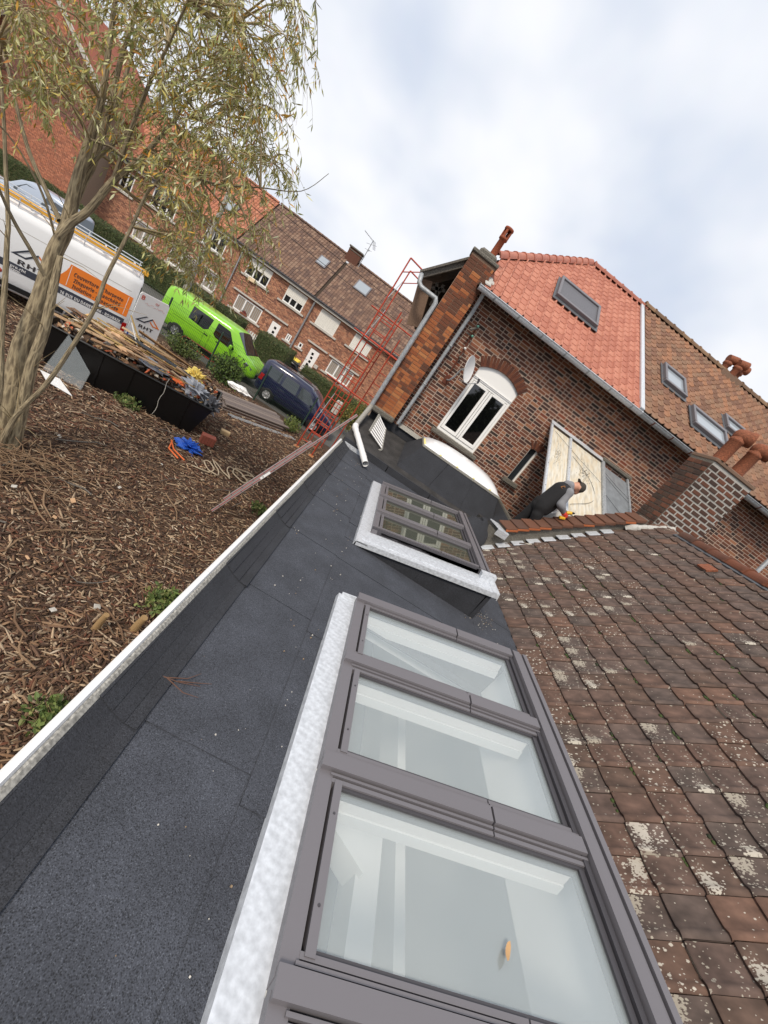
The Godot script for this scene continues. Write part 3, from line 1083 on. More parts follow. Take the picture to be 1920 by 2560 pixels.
func _tiled_house() -> void:
	var t := thing("tiled_house", "low building with lichen spotted brown tiled roof beside flat roof", "building", Vector3(5.6, 0, -3.0))
	var th := deg_to_rad(38.0)
	var up := Vector3(cos(th), sin(th), 0)
	var nrm := Vector3(-sin(th), cos(th), 0)
	var s := T()
	hexa(s, [Vector3(2.76, 0, 1.6), Vector3(8.4, 0, 1.6), Vector3(8.4, 0, -7.6), Vector3(2.76, 0, -6.7), Vector3(2.76, 2.9, 1.6), Vector3(8.4, 2.9, 1.6), Vector3(8.4, 2.9, -7.6), Vector3(2.76, 2.9, -6.7)])
	fin(s, "wall", mats["mortar_brown"], t)
	s = T()
	var a := Vector3(2.74, 2.965, 0)
	var b := Vector3(5.62, 2.965 + 2.88 * tan(th), 0)
	hexa(s, [Vector3(a.x, a.y - 0.1, 1.6), Vector3(b.x, b.y - 0.1, 1.6), Vector3(b.x, b.y - 0.1, zb(b.x)), Vector3(a.x, a.y - 0.1, zb(a.x)), Vector3(a.x, a.y, 1.6), Vector3(b.x, b.y, 1.6), Vector3(b.x, b.y, zb(b.x)), Vector3(a.x, a.y, zb(a.x))])
	hexa(s, [Vector3(b.x, b.y - 0.1, 1.6), Vector3(8.5, 2.9, 1.6), Vector3(8.5, 2.9, -7.6), Vector3(b.x, b.y - 0.1, -7.43), Vector3(b.x, b.y, 1.6), Vector3(8.5, 3.0, 1.6), Vector3(8.5, 3.0, -7.6), Vector3(b.x, b.y, -7.43)])
	fin(s, "roof_deck", mats["timber_dark"], t)
	s = T()
	box(s, Vector3(2.755, 2.98, -2.6), Vector3(0.025, 0.07, 8.2))
	fin(s, "eave_flashing", mats["lead"], t)
	# tiles
	var roof := part("tiled_roof", t)
	var base := [lin(112, 93, 84), lin(116, 94, 83), lin(106, 91, 83), lin(120, 94, 82), lin(103, 89, 82), lin(113, 96, 87), lin(122, 95, 82), lin(109, 88, 77)]
	var ms := []
	var mt := []
	var mA := lichen_material("tile_few_lichen", 150, 0, 3)
	var mB := lichen_material("tile_spotted", 900, 5, 4)
	var mC := lichen_material("tile_white", 1600, 60, 6)
	for k in 24:
		var c: Color = base[k % 8]
		if k == 6: c = lin(128, 98, 84)
		ms.append(tile_mesh(0.199, 0.315, 0.02, 0.024, 0.03, c, Vector2(rng.randf(), rng.randf()), 0.25))
		mt.append(mA if k < 10 else mB if k < 18 else mC)
	var keep := func(p: float, q: float) -> bool:
		var x := 2.75 + cos(th) * q
		return -7.5 + p > zb(x) - 0.02
	var nz := FastNoiseLite.new()
	nz.seed = 12
	nz.frequency = 0.5
	var pick := func(p: float, q: float) -> int:
		var z := -7.5 + p
		# lichen grows thickest in two bands near the eave
		var d := 0.5 - q * 0.22 + nz.get_noise_2d(p, q) * 0.7
		if absf(z + 1.75) < 0.22 and q < 1.9 - rng.randf(): d += 0.85
		if absf(z + 3.6) < 0.3 and q < 0.9: d += 0.4
		if d + rr(-0.15, 0.15) > 1.12: return 18 + rng.randi() % 6
		if d + rr(-0.3, 0.3) > 0.3: return 10 + rng.randi() % 8
		return rng.randi() % 10
	lay_tiles(roof, Vector3(2.735, 2.985, -7.5), Vector3(0, 0, 1), up, 44, 14, 0.204, 0.258, keep, ms, mt, {"most": 300, "focus": Vector2(4.4, 1.3), "pick": pick})
	# moss cushions in the joints
	s = T()
	s.set_color(Color.WHITE)
	lathe(s, Vector3.ZERO, Vector3.UP, [[0.5, 0.0], [0.45, 0.3], [0.25, 0.5], [0.0, 0.55]], 7)
	var cushion := mesh_of(s)
	var xs := []
	var cs := []
	for i in 120:
		var c := rng.randi() % 40
		var r := 1 + rng.randi() % 12
		var o := Vector3(2.735, 2.99, 1.5) + up * (r * 0.258 - 0.01) + Vector3(0, 0, -1) * (c * 0.204 + rr(0.0, 0.15)) + nrm * 0.004
		if o.z < zb(o.x) + 0.1: continue
		for k in 2 + rng.randi() % 6:
			var sz := rr(0.012, 0.03)
			xs.append(Transform3D(Basis(Vector3.BACK, th).scaled_local(Vector3(sz, sz * 0.9, sz * 1.3)), o + Vector3(0, 0, rr(-0.05, 0.05)) + up * rr(-0.012, 0.004)))
			cs.append(lin(58, 74, 30) if rng.randf() < 0.6 else lin(40, 46, 26))
	stuff("moss", cushion, xs, cs, mats["plain"], roof)
	# ridge
	lay_ridge(roof, Vector3(5.60, 5.195, 1.5), Vector3(5.60, 5.195, -6.75), 0.12, 0.36, [lin(128, 82, 62), lin(112, 78, 64), lin(140, 84, 60)], mats["brick"])
	s = T()
	box(s, Vector3(5.52, 5.18, -2.7), Vector3(0.12, 0.05, 8.3), Basis(Vector3.BACK, th))
	fin(s, "ridge_bedding", mats["lead"], roof)
	# a broken bright tile edge
	s = T()
	box(s, Vector3(5.22, 4.985, -5.55), Vector3(0.16, 0.03, 0.2), Basis(Vector3.BACK, th))
	fin(s, "loose_tile", mats["terracotta_old"], roof)
	# stepped zinc pieces at the parapet
	for k in 9:
		var x := 2.86 + k * 0.225
		s = T()
		var y := 2.99 + (x - 2.735) * tan(th) + 0.045
		box(s, Vector3(x, y, zb(x) + 0.055), Vector3(0.235, 0.02, 0.15), Basis(Vector3.UP, 0.27) * Basis(Vector3.BACK, th - 0.12), 0.004)
		fin(s, "zinc_step", mats["zinc"], roof)
	# parapet
	var pw := part("parapet", t)
	s = T()
	var p0 := Vector3(2.80, 0, zb(2.80))
	var p1 := Vector3(5.3, 0, zb(5.3))
	var bk := Vector3(-0.066, 0, -0.24)
	var n := 10
	for k in n:
		var f0 := float(k) / n
		var f1 := float(k + 1) / n
		var q0 := p0.lerp(p1, f0)
		var q1 := p0.lerp(p1, f1)
		var lo := 2.2
		var h0 := lerpf(3.44, 5.14, f0)
		var h1 := lerpf(3.44, 5.14, f1)
		hexa(s, [q0 + Vector3(0, lo, 0), q1 + Vector3(0, lo, 0), q1 + bk + Vector3(0, lo, 0), q0 + bk + Vector3(0, lo, 0), q0 + Vector3(0, h0, 0), q1 + Vector3(0, h1, 0), q1 + bk + Vector3(0, h1, 0), q0 + bk + Vector3(0, h0, 0)])
	fin(s, "wall", mats["concrete"], pw)
	var du := (Vector3(5.3, 5.14, zb(5.3)) - Vector3(2.80, 3.44, zb(2.80))).normalized()
	var sd := Vector3(0.264, 0, 0.964).normalized()
	for k in 13:
		var new_one := k < 4
		s = T()
		s.set_color([lin(122, 84, 66), lin(108, 78, 66), lin(130, 86, 64)][k % 3])
		var c := Vector3(2.80, 3.44, zb(2.80)) + du * (0.30 + k * 0.215) + bk * 0.5 + Vector3(0, 0.035, 0)
		var bs := Basis(du, sd.cross(du).normalized(), sd).rotated(sd, -0.13)
		box(s, c, Vector3(0.25, 0.034, 0.34), bs, 0.009)
		s.set_color(lin(206, 118, 72) if new_one or k == 7 or k == 11 else lin(118, 82, 66))
		box(s, c + sd * 0.16 - Vector3(0, 0.028, 0), Vector3(0.235, 0.045, 0.03), bs, 0.008)
		fin(s, "coping_tile", mats["brick"], pw)
	s = T()
	box(s, Vector3(2.86, 3.53, zb(2.86) - 0.1), Vector3(0.26, 0.02, 0.36), Basis(Vector3.UP, 0.27), 0.004)
	box(s, Vector3(2.90, 3.47, zb(2.86) + 0.09), Vector3(0.26, 0.12, 0.012), Basis(Vector3.UP, 0.27), 0.003)
	fin(s, "zinc_cap", mats["zinc"], pw)
	# mortar fillet where the parapet meets the stack
	s = T()
	var rs := RandomNumberGenerator.new()
	rs.seed = 8
	for k in 9:
		var pp := Vector3(5.06 + k * 0.085, 4.88 + k * 0.045, -7.17 - 0.018 * k)
		lathe(s, pp, Vector3(0.2, 1, 0.5), [[0.10 + rs.randf() * 0.04, -0.12], [0.075, 0.0], [0.04, 0.03 + rs.randf() * 0.05], [0.0, 0.075]], 8)
	fin(s, "mortar_fillet", mats["mortar_white"], pw)
	# crumpled spare membrane at the parapet's end
	var roll := T()
	var nn := FastNoiseLite.new()
	nn.seed = 31
	nn.frequency = 3.0
	roll.set_smooth_group(0)
	for i in 14:
		for j in 10:
			var p := []
			for k in [[0, 0], [1, 0], [1, 1], [0, 1]]:
				var u: float = (i + k[0]) / 14.0
				var v: float = (j + k[1]) / 10.0
				var q := Vector3(2.30 + u * 0.46, 3.05 + 0.42 * sin(v * 2.4) * (0.45 + 0.55 * u), -6.55 - v * 0.75)
				q += Vector3(nn.get_noise_3dv(q), nn.get_noise_3dv(q + Vector3(5, 0, 0)), nn.get_noise_3dv(q + Vector3(0, 5, 0))) * 0.12
				p.append(q)
			quad(roll, p[0], p[1], p[2], p[3])
	var rm := fin(roll, "membrane_offcut", mats["bitumen_strip"])
	tag(rm, "crumpled black roofing offcut beside end of parapet", "roofing sheet")
	# stack with white smeared joints
	var c := thing("chimney_stack", "brick chimney stack with white smeared joints and two clay pots", "chimney", Vector3(5.87, 4.6, -7.65))
	s = T()
	box(s, Vector3(5.875, 5.5, -7.66), Vector3(0.94, 2.2, 0.60))
	fin(s, "core", mats["mortar_white"], c)
	s = T()
	box(s, Vector3(5.401, 5.5, -7.66), Vector3(0.01, 2.2, 0.60))
	fin(s, "side_mortar", mats["concrete"], c)
	var dk := [lin(108, 74, 60), lin(94, 68, 58), lin(122, 80, 62), lin(84, 64, 56), lin(134, 86, 64), lin(100, 76, 64)]
	var near := part("front_face", c)
	lay_bricks(near, Vector3(5.41, 4.5, -7.36), Vector3.RIGHT, Vector3.UP, 2.06, func(_a, _b): return [[0.0, 0.93]], dk, {"course": 0.098, "length": 0.17, "joint": 0.03, "header": 0.0, "proud": 0.012, "focus": Vector2(0.4, 1.6)})
	var left := part("side_face", c)
	lay_bricks(left, Vector3(5.396, 4.5, -7.95), Vector3(0, 0, 1), Vector3.UP, 2.06, func(_a, _b): return [[0.0, 0.585]], dk, {"course": 0.098, "length": 0.17, "joint": 0.018, "header": 0.0, "proud": 0.014, "focus": Vector2(0.4, 1.6)})
	s = T()
	box(s, Vector3(5.875, 6.63, -7.66), Vector3(0.98, 0.07, 0.66), Basis.IDENTITY, 0.012)
	fin(s, "cap", mats["mortar_brown"], c)
	# lichen patch on the cap
	s = T()
	s.set_color(lin(196, 140, 40))
	for k in 7: lathe(s, Vector3(5.47 + rs.randf() * 0.14, 6.667, -7.42 + rs.randf() * 0.08), Vector3.UP, [[0.035 + rs.randf() * 0.02, 0.0], [0.02, 0.004], [0.0, 0.005]], 9)
	fin(s, "yellow_lichen", mats["plain"], c)
	for px in [[5.58, -7.56], [6.03, -7.56]]:
		var pot := part("clay_pot", c)
		s = T()
		lathe(s, Vector3(px[0], 6.66, px[1]), Vector3.UP, [[0.115, 0.0], [0.11, 0.42], [0.122, 0.43], [0.122, 0.47], [0.108, 0.48], [0.108, 0.6]], 24)
		fin(s, "shaft", mats["terracotta_old"], pot)
		# a hood: half dome open towards the right
		s = T()
		s.set_smooth_group(0)
		var ctr := Vector3(px[0] + 0.02, 7.22, px[1])
		var ax := Vector3(0.86, 0.12, 0.5).normalized()
		lathe(s, ctr - ax * 0.02, ax, [[0.14, 0.2], [0.145, 0.14], [0.128, 0.12], [0.128, 0.0], [0.105, -0.08], [0.05, -0.12], [0.0, -0.125]], 22)
		fin(s, "hood", mats["terracotta_old"], pot)
		s = T()
		lathe(s, ctr, ax, [[0.116, 0.175], [0.105, 0.0], [0.0, -0.05]], 20)
		fin(s, "hood_inside", mats["terracotta_old"], pot)


# ---------------------------------------------------------------- brick house behind

const FZ := -9.6


func _facade_palette() -> Array:
	return [lin(140, 88, 68), lin(150, 96, 72), lin(126, 75, 56), lin(141, 85, 63), lin(112, 70, 56), lin(153, 95, 70), lin(97, 63, 53), lin(80, 58, 53), lin(134, 90, 73), lin(163, 107, 80), lin(87, 61, 53), lin(122, 78, 61), lin(146, 80, 56), lin(107, 75, 63), lin(180, 124, 92), lin(70, 56, 51)]


func _brick_house() -> void:
	var h := thing("brick_house", "brick house with bright salmon tiled roof and arched white window", "house", Vector3(2.3, 0, -13.0))
	var s := T()
	# wall core with an opening for the window and the slit
	var win := [1.27, 2.35, 4.12, 5.79]
	for b in [[-0.25, 1.27, 0.0, 7.0], [2.35, 3.38, 0.0, 7.0], [3.60, 4.6, 0.0, 7.0], [1.27, 2.35, 0.0, 4.06], [1.27, 2.35, 5.93, 7.0], [3.38, 3.60, 0.0, 4.12], [3.38, 3.60, 5.02, 7.0]]:
		box(s, Vector3((b[0] + b[1]) * 0.5, (b[2] + b[3]) * 0.5, FZ - 0.16), Vector3(b[1] - b[0], b[3] - b[2], 0.32))
	fin(s, "wall_core", mats["mortar"], h)
	s = T()
	box(s, Vector3(-0.1, 3.5, -13.4), Vector3(0.3, 7.0, 7.0))
	box(s, Vector3(2.2, 3.5, -16.9), Vector3(4.8, 7.0, 0.3))
	fin(s, "side_wall", mats["mortar"], h)
	s = T()
	box(s, Vector3(1.8, 4.85, -11.4), Vector3(2.9, 2.8, 0.1))
	box(s, Vector3(0.8, 4.85, -10.63), Vector3(0.1, 2.8, 1.4))
	box(s, Vector3(3.0, 4.85, -10.63), Vector3(0.1, 2.8, 1.4))
	box(s, Vector3(1.9, 3.4, -10.63), Vector3(2.3, 0.1, 1.4))
	box(s, Vector3(1.9, 6.3, -10.63), Vector3(2.3, 0.1, 1.4))
	fin(s, "inner_wall", mats["plaster"], h)
	var wall := part("wall", h)
	var spans := func(y0: float, y1: float) -> Array:
		var a := y0 + 3.2
		var b := y1 + 3.2
		var out := []
		var cuts := []
		if b > 4.06 and a < 5.80: cuts.append([1.27, 2.35])
		elif a >= 5.80 and a < 6.2:
			# outside the brick arch
			var c := Vector2(1.81, 5.03)
			var r := 1.135
			var dy := (a + b) * 0.5 - c.y
			if dy < r:
				var dx := sqrt(r * r - dy * dy)
				if a < 6.05: dx = minf(dx, 0.66)
				cuts.append([1.81 - dx, 1.81 + dx])
		if b > 4.10 and a < 5.06: cuts.append([3.38, 3.60])
		var x := 0.34
		for k in cuts:
			out.append([x, k[0] - 0.005])
			x = k[1] + 0.005
		out.append([x, 4.6])
		for k in out:
			k[0] -= 0.34
			k[1] -= 0.34
		return out
	lay_bricks(wall, Vector3(0.34, 3.2, FZ), Vector3.RIGHT, Vector3.UP, 3.8, spans, _facade_palette(), {"focus": Vector2(1.9, 1.55), "joint": 0.015, "proud": 0.005})
	# voussoirs of the window's arch and the slit's
	var arch := part("arch", h)
	var vp := [lin(112, 66, 48), lin(124, 74, 54), lin(98, 60, 48), lin(132, 80, 58)]
	var vm := []
	for c in vp: vm.append(brick_mesh(0.062, 0.235, 0.02, 0.004, c))
	for k in 19:
		var a := lerpf(-0.60, 0.60, k / 18.0)
		var ctr := Vector3(1.81 + sin(a) * 1.02, 5.03 + cos(a) * 1.02, FZ + 0.002)
		put("brick", vm[k % 4], mats["brick"], arch, Transform3D(Basis(Vector3.BACK, -a), ctr))
	for k in 6:
		var a := lerpf(-0.7, 0.7, k / 5.0)
		put("brick", vm[(k + 1) % 4], mats["brick"], arch, Transform3D(Basis(Vector3.BACK, -a).scaled_local(Vector3(0.8, 0.85, 1)), Vector3(3.49 + sin(a) * 0.2, 4.93 + cos(a) * 0.2, FZ + 0.002)))
	_arched_window(h)
	# slit window
	var sl := part("slit_window", h)
	s = T()
	bar(s, Vector3(3.395, 4.14, FZ - 0.08), Vector3(3.395, 5.03, FZ - 0.08), 0.03, 0.06, Vector3.BACK)
	bar(s, Vector3(3.585, 4.14, FZ - 0.08), Vector3(3.585, 5.03, FZ - 0.08), 0.03, 0.06, Vector3.BACK)
	fin(s, "frame", mats["white_paint"], sl)
	s = T()
	quad(s, Vector3(3.4, 4.13, FZ - 0.1), Vector3(3.58, 4.13, FZ - 0.1), Vector3(3.58, 5.03, FZ - 0.1), Vector3(3.4, 5.03, FZ - 0.1))
	fin(s, "pane", mats["far_glass"], sl)
	s = T()
	box(s, Vector3(3.49, 4.085, FZ + 0.02), Vector3(0.40, 0.10, 0.2), Basis.IDENTITY, 0.008)
	fin(s, "sill", mats["concrete"], sl)
	# orange pier with a clay pot
	var pier := part("chimney_pier", h)
	s = T()
	box(s, Vector3(0.045, 5.5, -9.62), Vector3(0.57, 3.76, 0.42))
	fin(s, "core", mats["mortar_brown"], pier)
	var op := [lin(206, 132, 82), lin(190, 114, 70), lin(174, 102, 66), lin(156, 90, 60), lin(214, 144, 92), lin(138, 84, 60), lin(120, 78, 60), lin(180, 108, 68), lin(198, 122, 76)]
	var old := [5, 6]
	var opick := func(_x: float, y: float) -> int:
		if y > 2.3 and rng.randf() < 0.45: return old[rng.randi() % 2]
		return -1
	lay_bricks(pier, Vector3(-0.24, 3.72, -9.41), Vector3.RIGHT, Vector3.UP, 3.66, func(_a, _b): return [[0.0, 0.57]], op, {"length": 0.20, "header": 0.25, "proud": 0.007, "focus": Vector2(0.3, 1.6), "pick": opick, "joint": 0.008})
	s = T()
	box(s, Vector3(0.045, 7.42, -9.62), Vector3(0.64, 0.07, 0.5), Basis.IDENTITY, 0.015)
	box(s, Vector3(0.06, 7.52, -9.68), Vector3(0.42, 0.16, 0.32), Basis.IDENTITY, 0.05)
	fin(s, "cap", mats["concrete"], pier)
	s = T()
	box(s, Vector3(0.03, 3.70, -9.36), Vector3(0.62, 0.14, 0.1), Basis.IDENTITY, 0.03)
	fin(s, "mortar_base", mats["concrete"], pier)
	s = T()
	lathe(s, Vector3(0.13, 7.58, -9.72), Vector3.UP, [[0.075, 0.0], [0.07, 0.36], [0.095, 0.37], [0.095, 0.41], [0.075, 0.42]], 20)
	for k in 4:
		var a := TAU * k / 4.0 + 0.4
		box(s, Vector3(0.13 + cos(a) * 0.078, 8.06, -9.72 + sin(a) * 0.078), Vector3(0.025, 0.14, 0.05), Basis(Vector3.UP, -a))
	lathe(s, Vector3(0.13, 8.13, -9.72), Vector3.UP, [[0.09, 0.0], [0.105, 0.02], [0.10, 0.05], [0.05, 0.06], [0.0, 0.06]], 20)
	fin(s, "clay_pot", mats["terracotta"], pier)
	# roof
	var th := deg_to_rad(37.0)
	var up := Vector3(0, sin(th), -cos(th))
	var e0 := Vector3(0.33, 6.93, -9.18)
	var roof := part("roof", h)
	var peak := Vector3(2.6, 10.08, -13.38)
	s = T()
	var eL := Vector3(0.30, 6.86, -9.2)
	var eR := Vector3(4.6, 6.86, -9.2)
	var rR := Vector3(4.6, 10.02, -13.4)
	var rP := peak - Vector3(0, 0.06, 0)
	var hipb := Vector3(0.30, 7.86, -10.52)
	quad(s, eL, eR, rR, rP)
	tri(s, eL, rP, hipb)
	# hip side and back
	tri(s, hipb, rP, Vector3(-0.85, 6.86, -16.9))
	tri(s, hipb, Vector3(-0.85, 6.86, -16.9), Vector3(-0.6, 6.9, -11.0))
	quad(s, rP, rR, Vector3(4.6, 6.9, -17.2), Vector3(-0.85, 6.9, -17.2))
	fin(s, "roof_deck", mat("roof_felt", c8(120, 70, 55), 0.9), roof)
	var rp := [lin(196, 130, 108), lin(190, 124, 103), lin(201, 136, 114), lin(184, 118, 98)]
	var ms := []
	var mt := []
	var rm := mat("new_tile", Color.WHITE, 0.75, 0.0, noise_tex(0.02, 0.82, 1.0, 121), 1.5, null, 0.0, true)
	for c in rp:
		ms.append(tile_mesh(0.2, 0.31, 0.058, 0.015, 0.015, c, Vector2.ZERO, 0.25, true))
		mt.append(rm)
	var keep := func(a: float, b: float) -> bool:
		var z := -9.18 - cos(th) * b
		return 0.33 + a > 2.6 + (z + 13.38) * -0.822
	lay_tiles(roof, e0, Vector3.RIGHT, up, 21, 21, 0.203, 0.248, keep, ms, mt, {"most": 300, "focus": Vector2(2.2, 1.0), "jitter": 0.35})
	lay_ridge(roof, Vector3(0.22, 7.86, -10.42), peak, 0.12, 0.34, [lin(196, 128, 108), lin(188, 121, 103)], rm, "hip_tile")
	lay_ridge(roof, peak + Vector3(0.1, 0.0, 0), Vector3(4.4, 10.08, -13.38), 0.12, 0.34, [lin(180, 114, 96), lin(172, 112, 95)], rm)
	# mortar dabs at the pier
	s = T()
	for k in [[0.37, 7.06, -9.3], [0.42, 7.14, -9.42], [0.36, 7.2, -9.5]]: box(s, Vector3(k[0], k[1], k[2]), Vector3(0.14, 0.035, 0.13), Basis(Vector3.RIGHT, th) * Basis(Vector3.UP, 0.3), 0.014)
	fin(s, "mortar_dab", mats["mortar_white"], roof)
	# shuttered roof window
	_roof_window(h, 1.84, 3.08, 1.72, 2.78, e0.y, th, true)
	# lead seam between the two roofs
	s = T()
	bar(s, Vector3(4.60, 6.97, -9.14), Vector3(4.56, 10.14, -13.36), 0.11, 0.06, Vector3.UP, 0.01)
	fin(s, "lead_seam", mats["zinc"], roof)
	# gutter in lengths with clips
	_gutter(h, 0.24, 4.62, 6.86, mats["zinc"], 0.62, false)
	s = T()
	box(s, Vector3(2.4, 6.95, -9.42), Vector3(4.4, 0.05, 0.42))
	fin(s, "soffit", mats["timber_dark"], h)
	# downpipes
	s = T()
	tube(s, [Vector3(0.46, 3.70, -9.44), Vector3(0.45, 5.2, -9.46), Vector3(0.44, 6.5, -9.46), Vector3(0.42, 6.70, -9.35), Vector3(0.40, 6.88, -9.24)], [0.042], 14)
	fin(s, "downpipe", mats["zinc_old"], h)
	for y in [3.95, 4.75, 5.7]:
		s = T()
		lathe(s, Vector3(0.455, y, -9.45), Vector3.UP, [[0.043, 0.0], [0.049, 0.005], [0.049, 0.03], [0.043, 0.035]], 14)
		fin(s, "pipe_clip", mats["zinc_old"], h)
	s = T()
	tube(s, [Vector3(-0.27, 3.72, -9.33), Vector3(-0.29, 5.0, -9.34), Vector3(-0.31, 6.20, -9.36), Vector3(-0.36, 6.27, -9.37), Vector3(-0.74, 6.28, -9.42), Vector3(-0.82, 6.33, -9.44), Vector3(-0.85, 6.42, -9.46), Vector3(-0.88, 6.5, -9.6)], [0.05], 14)
	fin(s, "downpipe", mats["zinc_old"], h)
	# open timber gable left of the pier
	var g := part("timber_gable", h)
	s = T()
	extrude(s, [Vector2(-0.92, 6.52), Vector2(-0.88, 6.42), Vector2(-0.1, 7.24), Vector2(-0.1, 7.40)], Vector3(0, 0, -9.62), Vector3.RIGHT, Vector3.UP, Vector3(0, 0, -0.12))
	fin(s, "barge_board", mats["timber_grey"], g)
	s = T()
	extrude(s, [Vector2(-0.95, 6.55), Vector2(-0.92, 6.52), Vector2(-0.1, 7.40), Vector2(-0.1, 7.46)], Vector3(0, 0, -9.55), Vector3.RIGHT, Vector3.UP, Vector3(0, 0, -2.0))
	fin(s, "roof_edge", mats["timber_grey"], g)
	s = T()
	extrude(s, [Vector2(-0.44, 5.66), Vector2(-0.2, 5.66), Vector2(-0.2, 7.1), Vector2(-0.74, 6.54), Vector2(-0.72, 6.12)], Vector3(0, 0, -10.5), Vector3.RIGHT, Vector3.UP, Vector3(0, 0, -0.1))
	fin(s, "back_boarding", mats["timber_dark"], g)
	for k in [[-0.55, 6.66, -0.32, 6.3], [-0.62, 6.5, -0.3, 6.62], [-0.40, 6.2, -0.40, 6.7]]:
		s = T()
		bar(s, Vector3(k[0], k[1], -10.1), Vector3(k[2], k[3], -10.1), 0.07, 0.07)
		fin(s, "brace", mats["timber_grey"], g)
	s = T()
	bar(s, Vector3(-0.76, 6.52, -9.85), Vector3(-0.47, 5.62, -9.85), 0.06, 0.3, Vector3.RIGHT)
	fin(s, "side_post", mats["mortar_brown"], g)


func _gutter(h: Node3D, x0: float, x1: float, y: float, m: Material, step: float, straps: bool) -> void:
	var g := part("gutter", h)
	var x := x0
	while x < x1 - 0.05:
		var l := minf(step * 3.0, x1 - x)
		var s := T()
		s.set_smooth_group(0)
		var prof := []
		for k in 9:
			var a := PI + PI * k / 8.0
			prof.append(Vector2(cos(a) * 0.084, sin(a) * 0.084))
		for k in 8:
			var a: Vector2 = prof[k]
			var b: Vector2 = prof[k + 1]
			quad(s, Vector3(x, y + 0.05 + a.y, -9.14 + a.x), Vector3(x + l - 0.004, y + 0.05 + a.y, -9.14 + a.x), Vector3(x + l - 0.004, y + 0.05 + b.y, -9.14 + b.x), Vector3(x, y + 0.05 + b.y, -9.14 + b.x))
		tube(s, [Vector3(x, y + 0.052, -9.054), Vector3(x + l - 0.004, y + 0.052, -9.054)], [0.011], 8)
		fin(s, "gutter_length", m, g)
		x += l
	x = x0 + step * 0.6
	while x < x1:
		var s := T()
		s.set_smooth_group(0)
		for k in 8:
			var a := PI + PI * k / 8.0
			var b := PI + PI * (k + 1) / 8.0
			quad(s, Vector3(x, y + 0.05 + sin(a) * 0.09, -9.14 + cos(a) * 0.09), Vector3(x + 0.035, y + 0.05 + sin(a) * 0.09, -9.14 + cos(a) * 0.09), Vector3(x + 0.035, y + 0.05 + sin(b) * 0.09, -9.14 + cos(b) * 0.09), Vector3(x, y + 0.05 + sin(b) * 0.09, -9.14 + cos(b) * 0.09))
		fin(s, "gutter_strap", mats["rust"] if straps else mats["zinc_old"], g)
		x += step
	var s := T()
	lathe(s, Vector3(x0, y + 0.03, -9.14), Vector3.LEFT, [[0.07, -0.004], [0.07, 0.0], [0.0, 0.0]], 16)
	fin(s, "gutter_end", m, g)


func _roof_window(h: Node3D, x0: float, x1: float, b0: float, b1: float, ye: float, th: float, shut: bool) -> void:
	# on a roof that rises away from the eave at z = -9.18; b along the slope
	var w := part("roof_window", h)
	var up := Vector3(0, sin(th), -cos(th))
	var n := Vector3(0, cos(th), sin(th))
	var bs := Basis(Vector3.RIGHT, up, n)
	var o := Vector3(0, ye, -9.18)
	var f := func(x: float, b: float, k: float) -> Vector3: return o + Vector3.RIGHT * x + up * b + n * k
	var s := T()
	var xc := (x0 + x1) * 0.5
	var bc := (b0 + b1) * 0.5
	for k in [[xc, b0 + 0.04, x1 - x0, 0.08], [xc, b1 - 0.05, x1 - x0, 0.1], [x0 + 0.035, bc, 0.07, b1 - b0 - 0.18], [x1 - 0.035, bc, 0.07, b1 - b0 - 0.18]]:
		box(s, f.call(k[0], k[1], 0.085), Vector3(k[2], k[3], 0.13), bs, 0.008)
	fin(s, "frame", mats["frame_grey"], w)
	s = T()
	box(s, f.call(xc, bc, 0.10 if shut else 0.09), Vector3(x1 - x0 - 0.14, b1 - b0 - 0.16, 0.02), bs)
	if shut:
		fin(s, "shutter", mat("shutter_grey", c8(104, 104, 110), 0.6, 0.0, noise_tex(0.02, 0.85, 1.0, 125), 2.0), w)
	else:
		fin(s, "pane", mats["roof_pane"], w)
	s = T()
	box(s, f.call(xc, b0 - 0.05, 0.062), Vector3(x1 - x0 + 0.1, 0.12, 0.012), bs)
	box(s, f.call(x0 - 0.025, bc, 0.06), Vector3(0.05, b1 - b0, 0.02), bs)
	box(s, f.call(x1 + 0.025, bc, 0.06), Vector3(0.05, b1 - b0, 0.02), bs)
	fin(s, "flashing", mats["lead"], w)


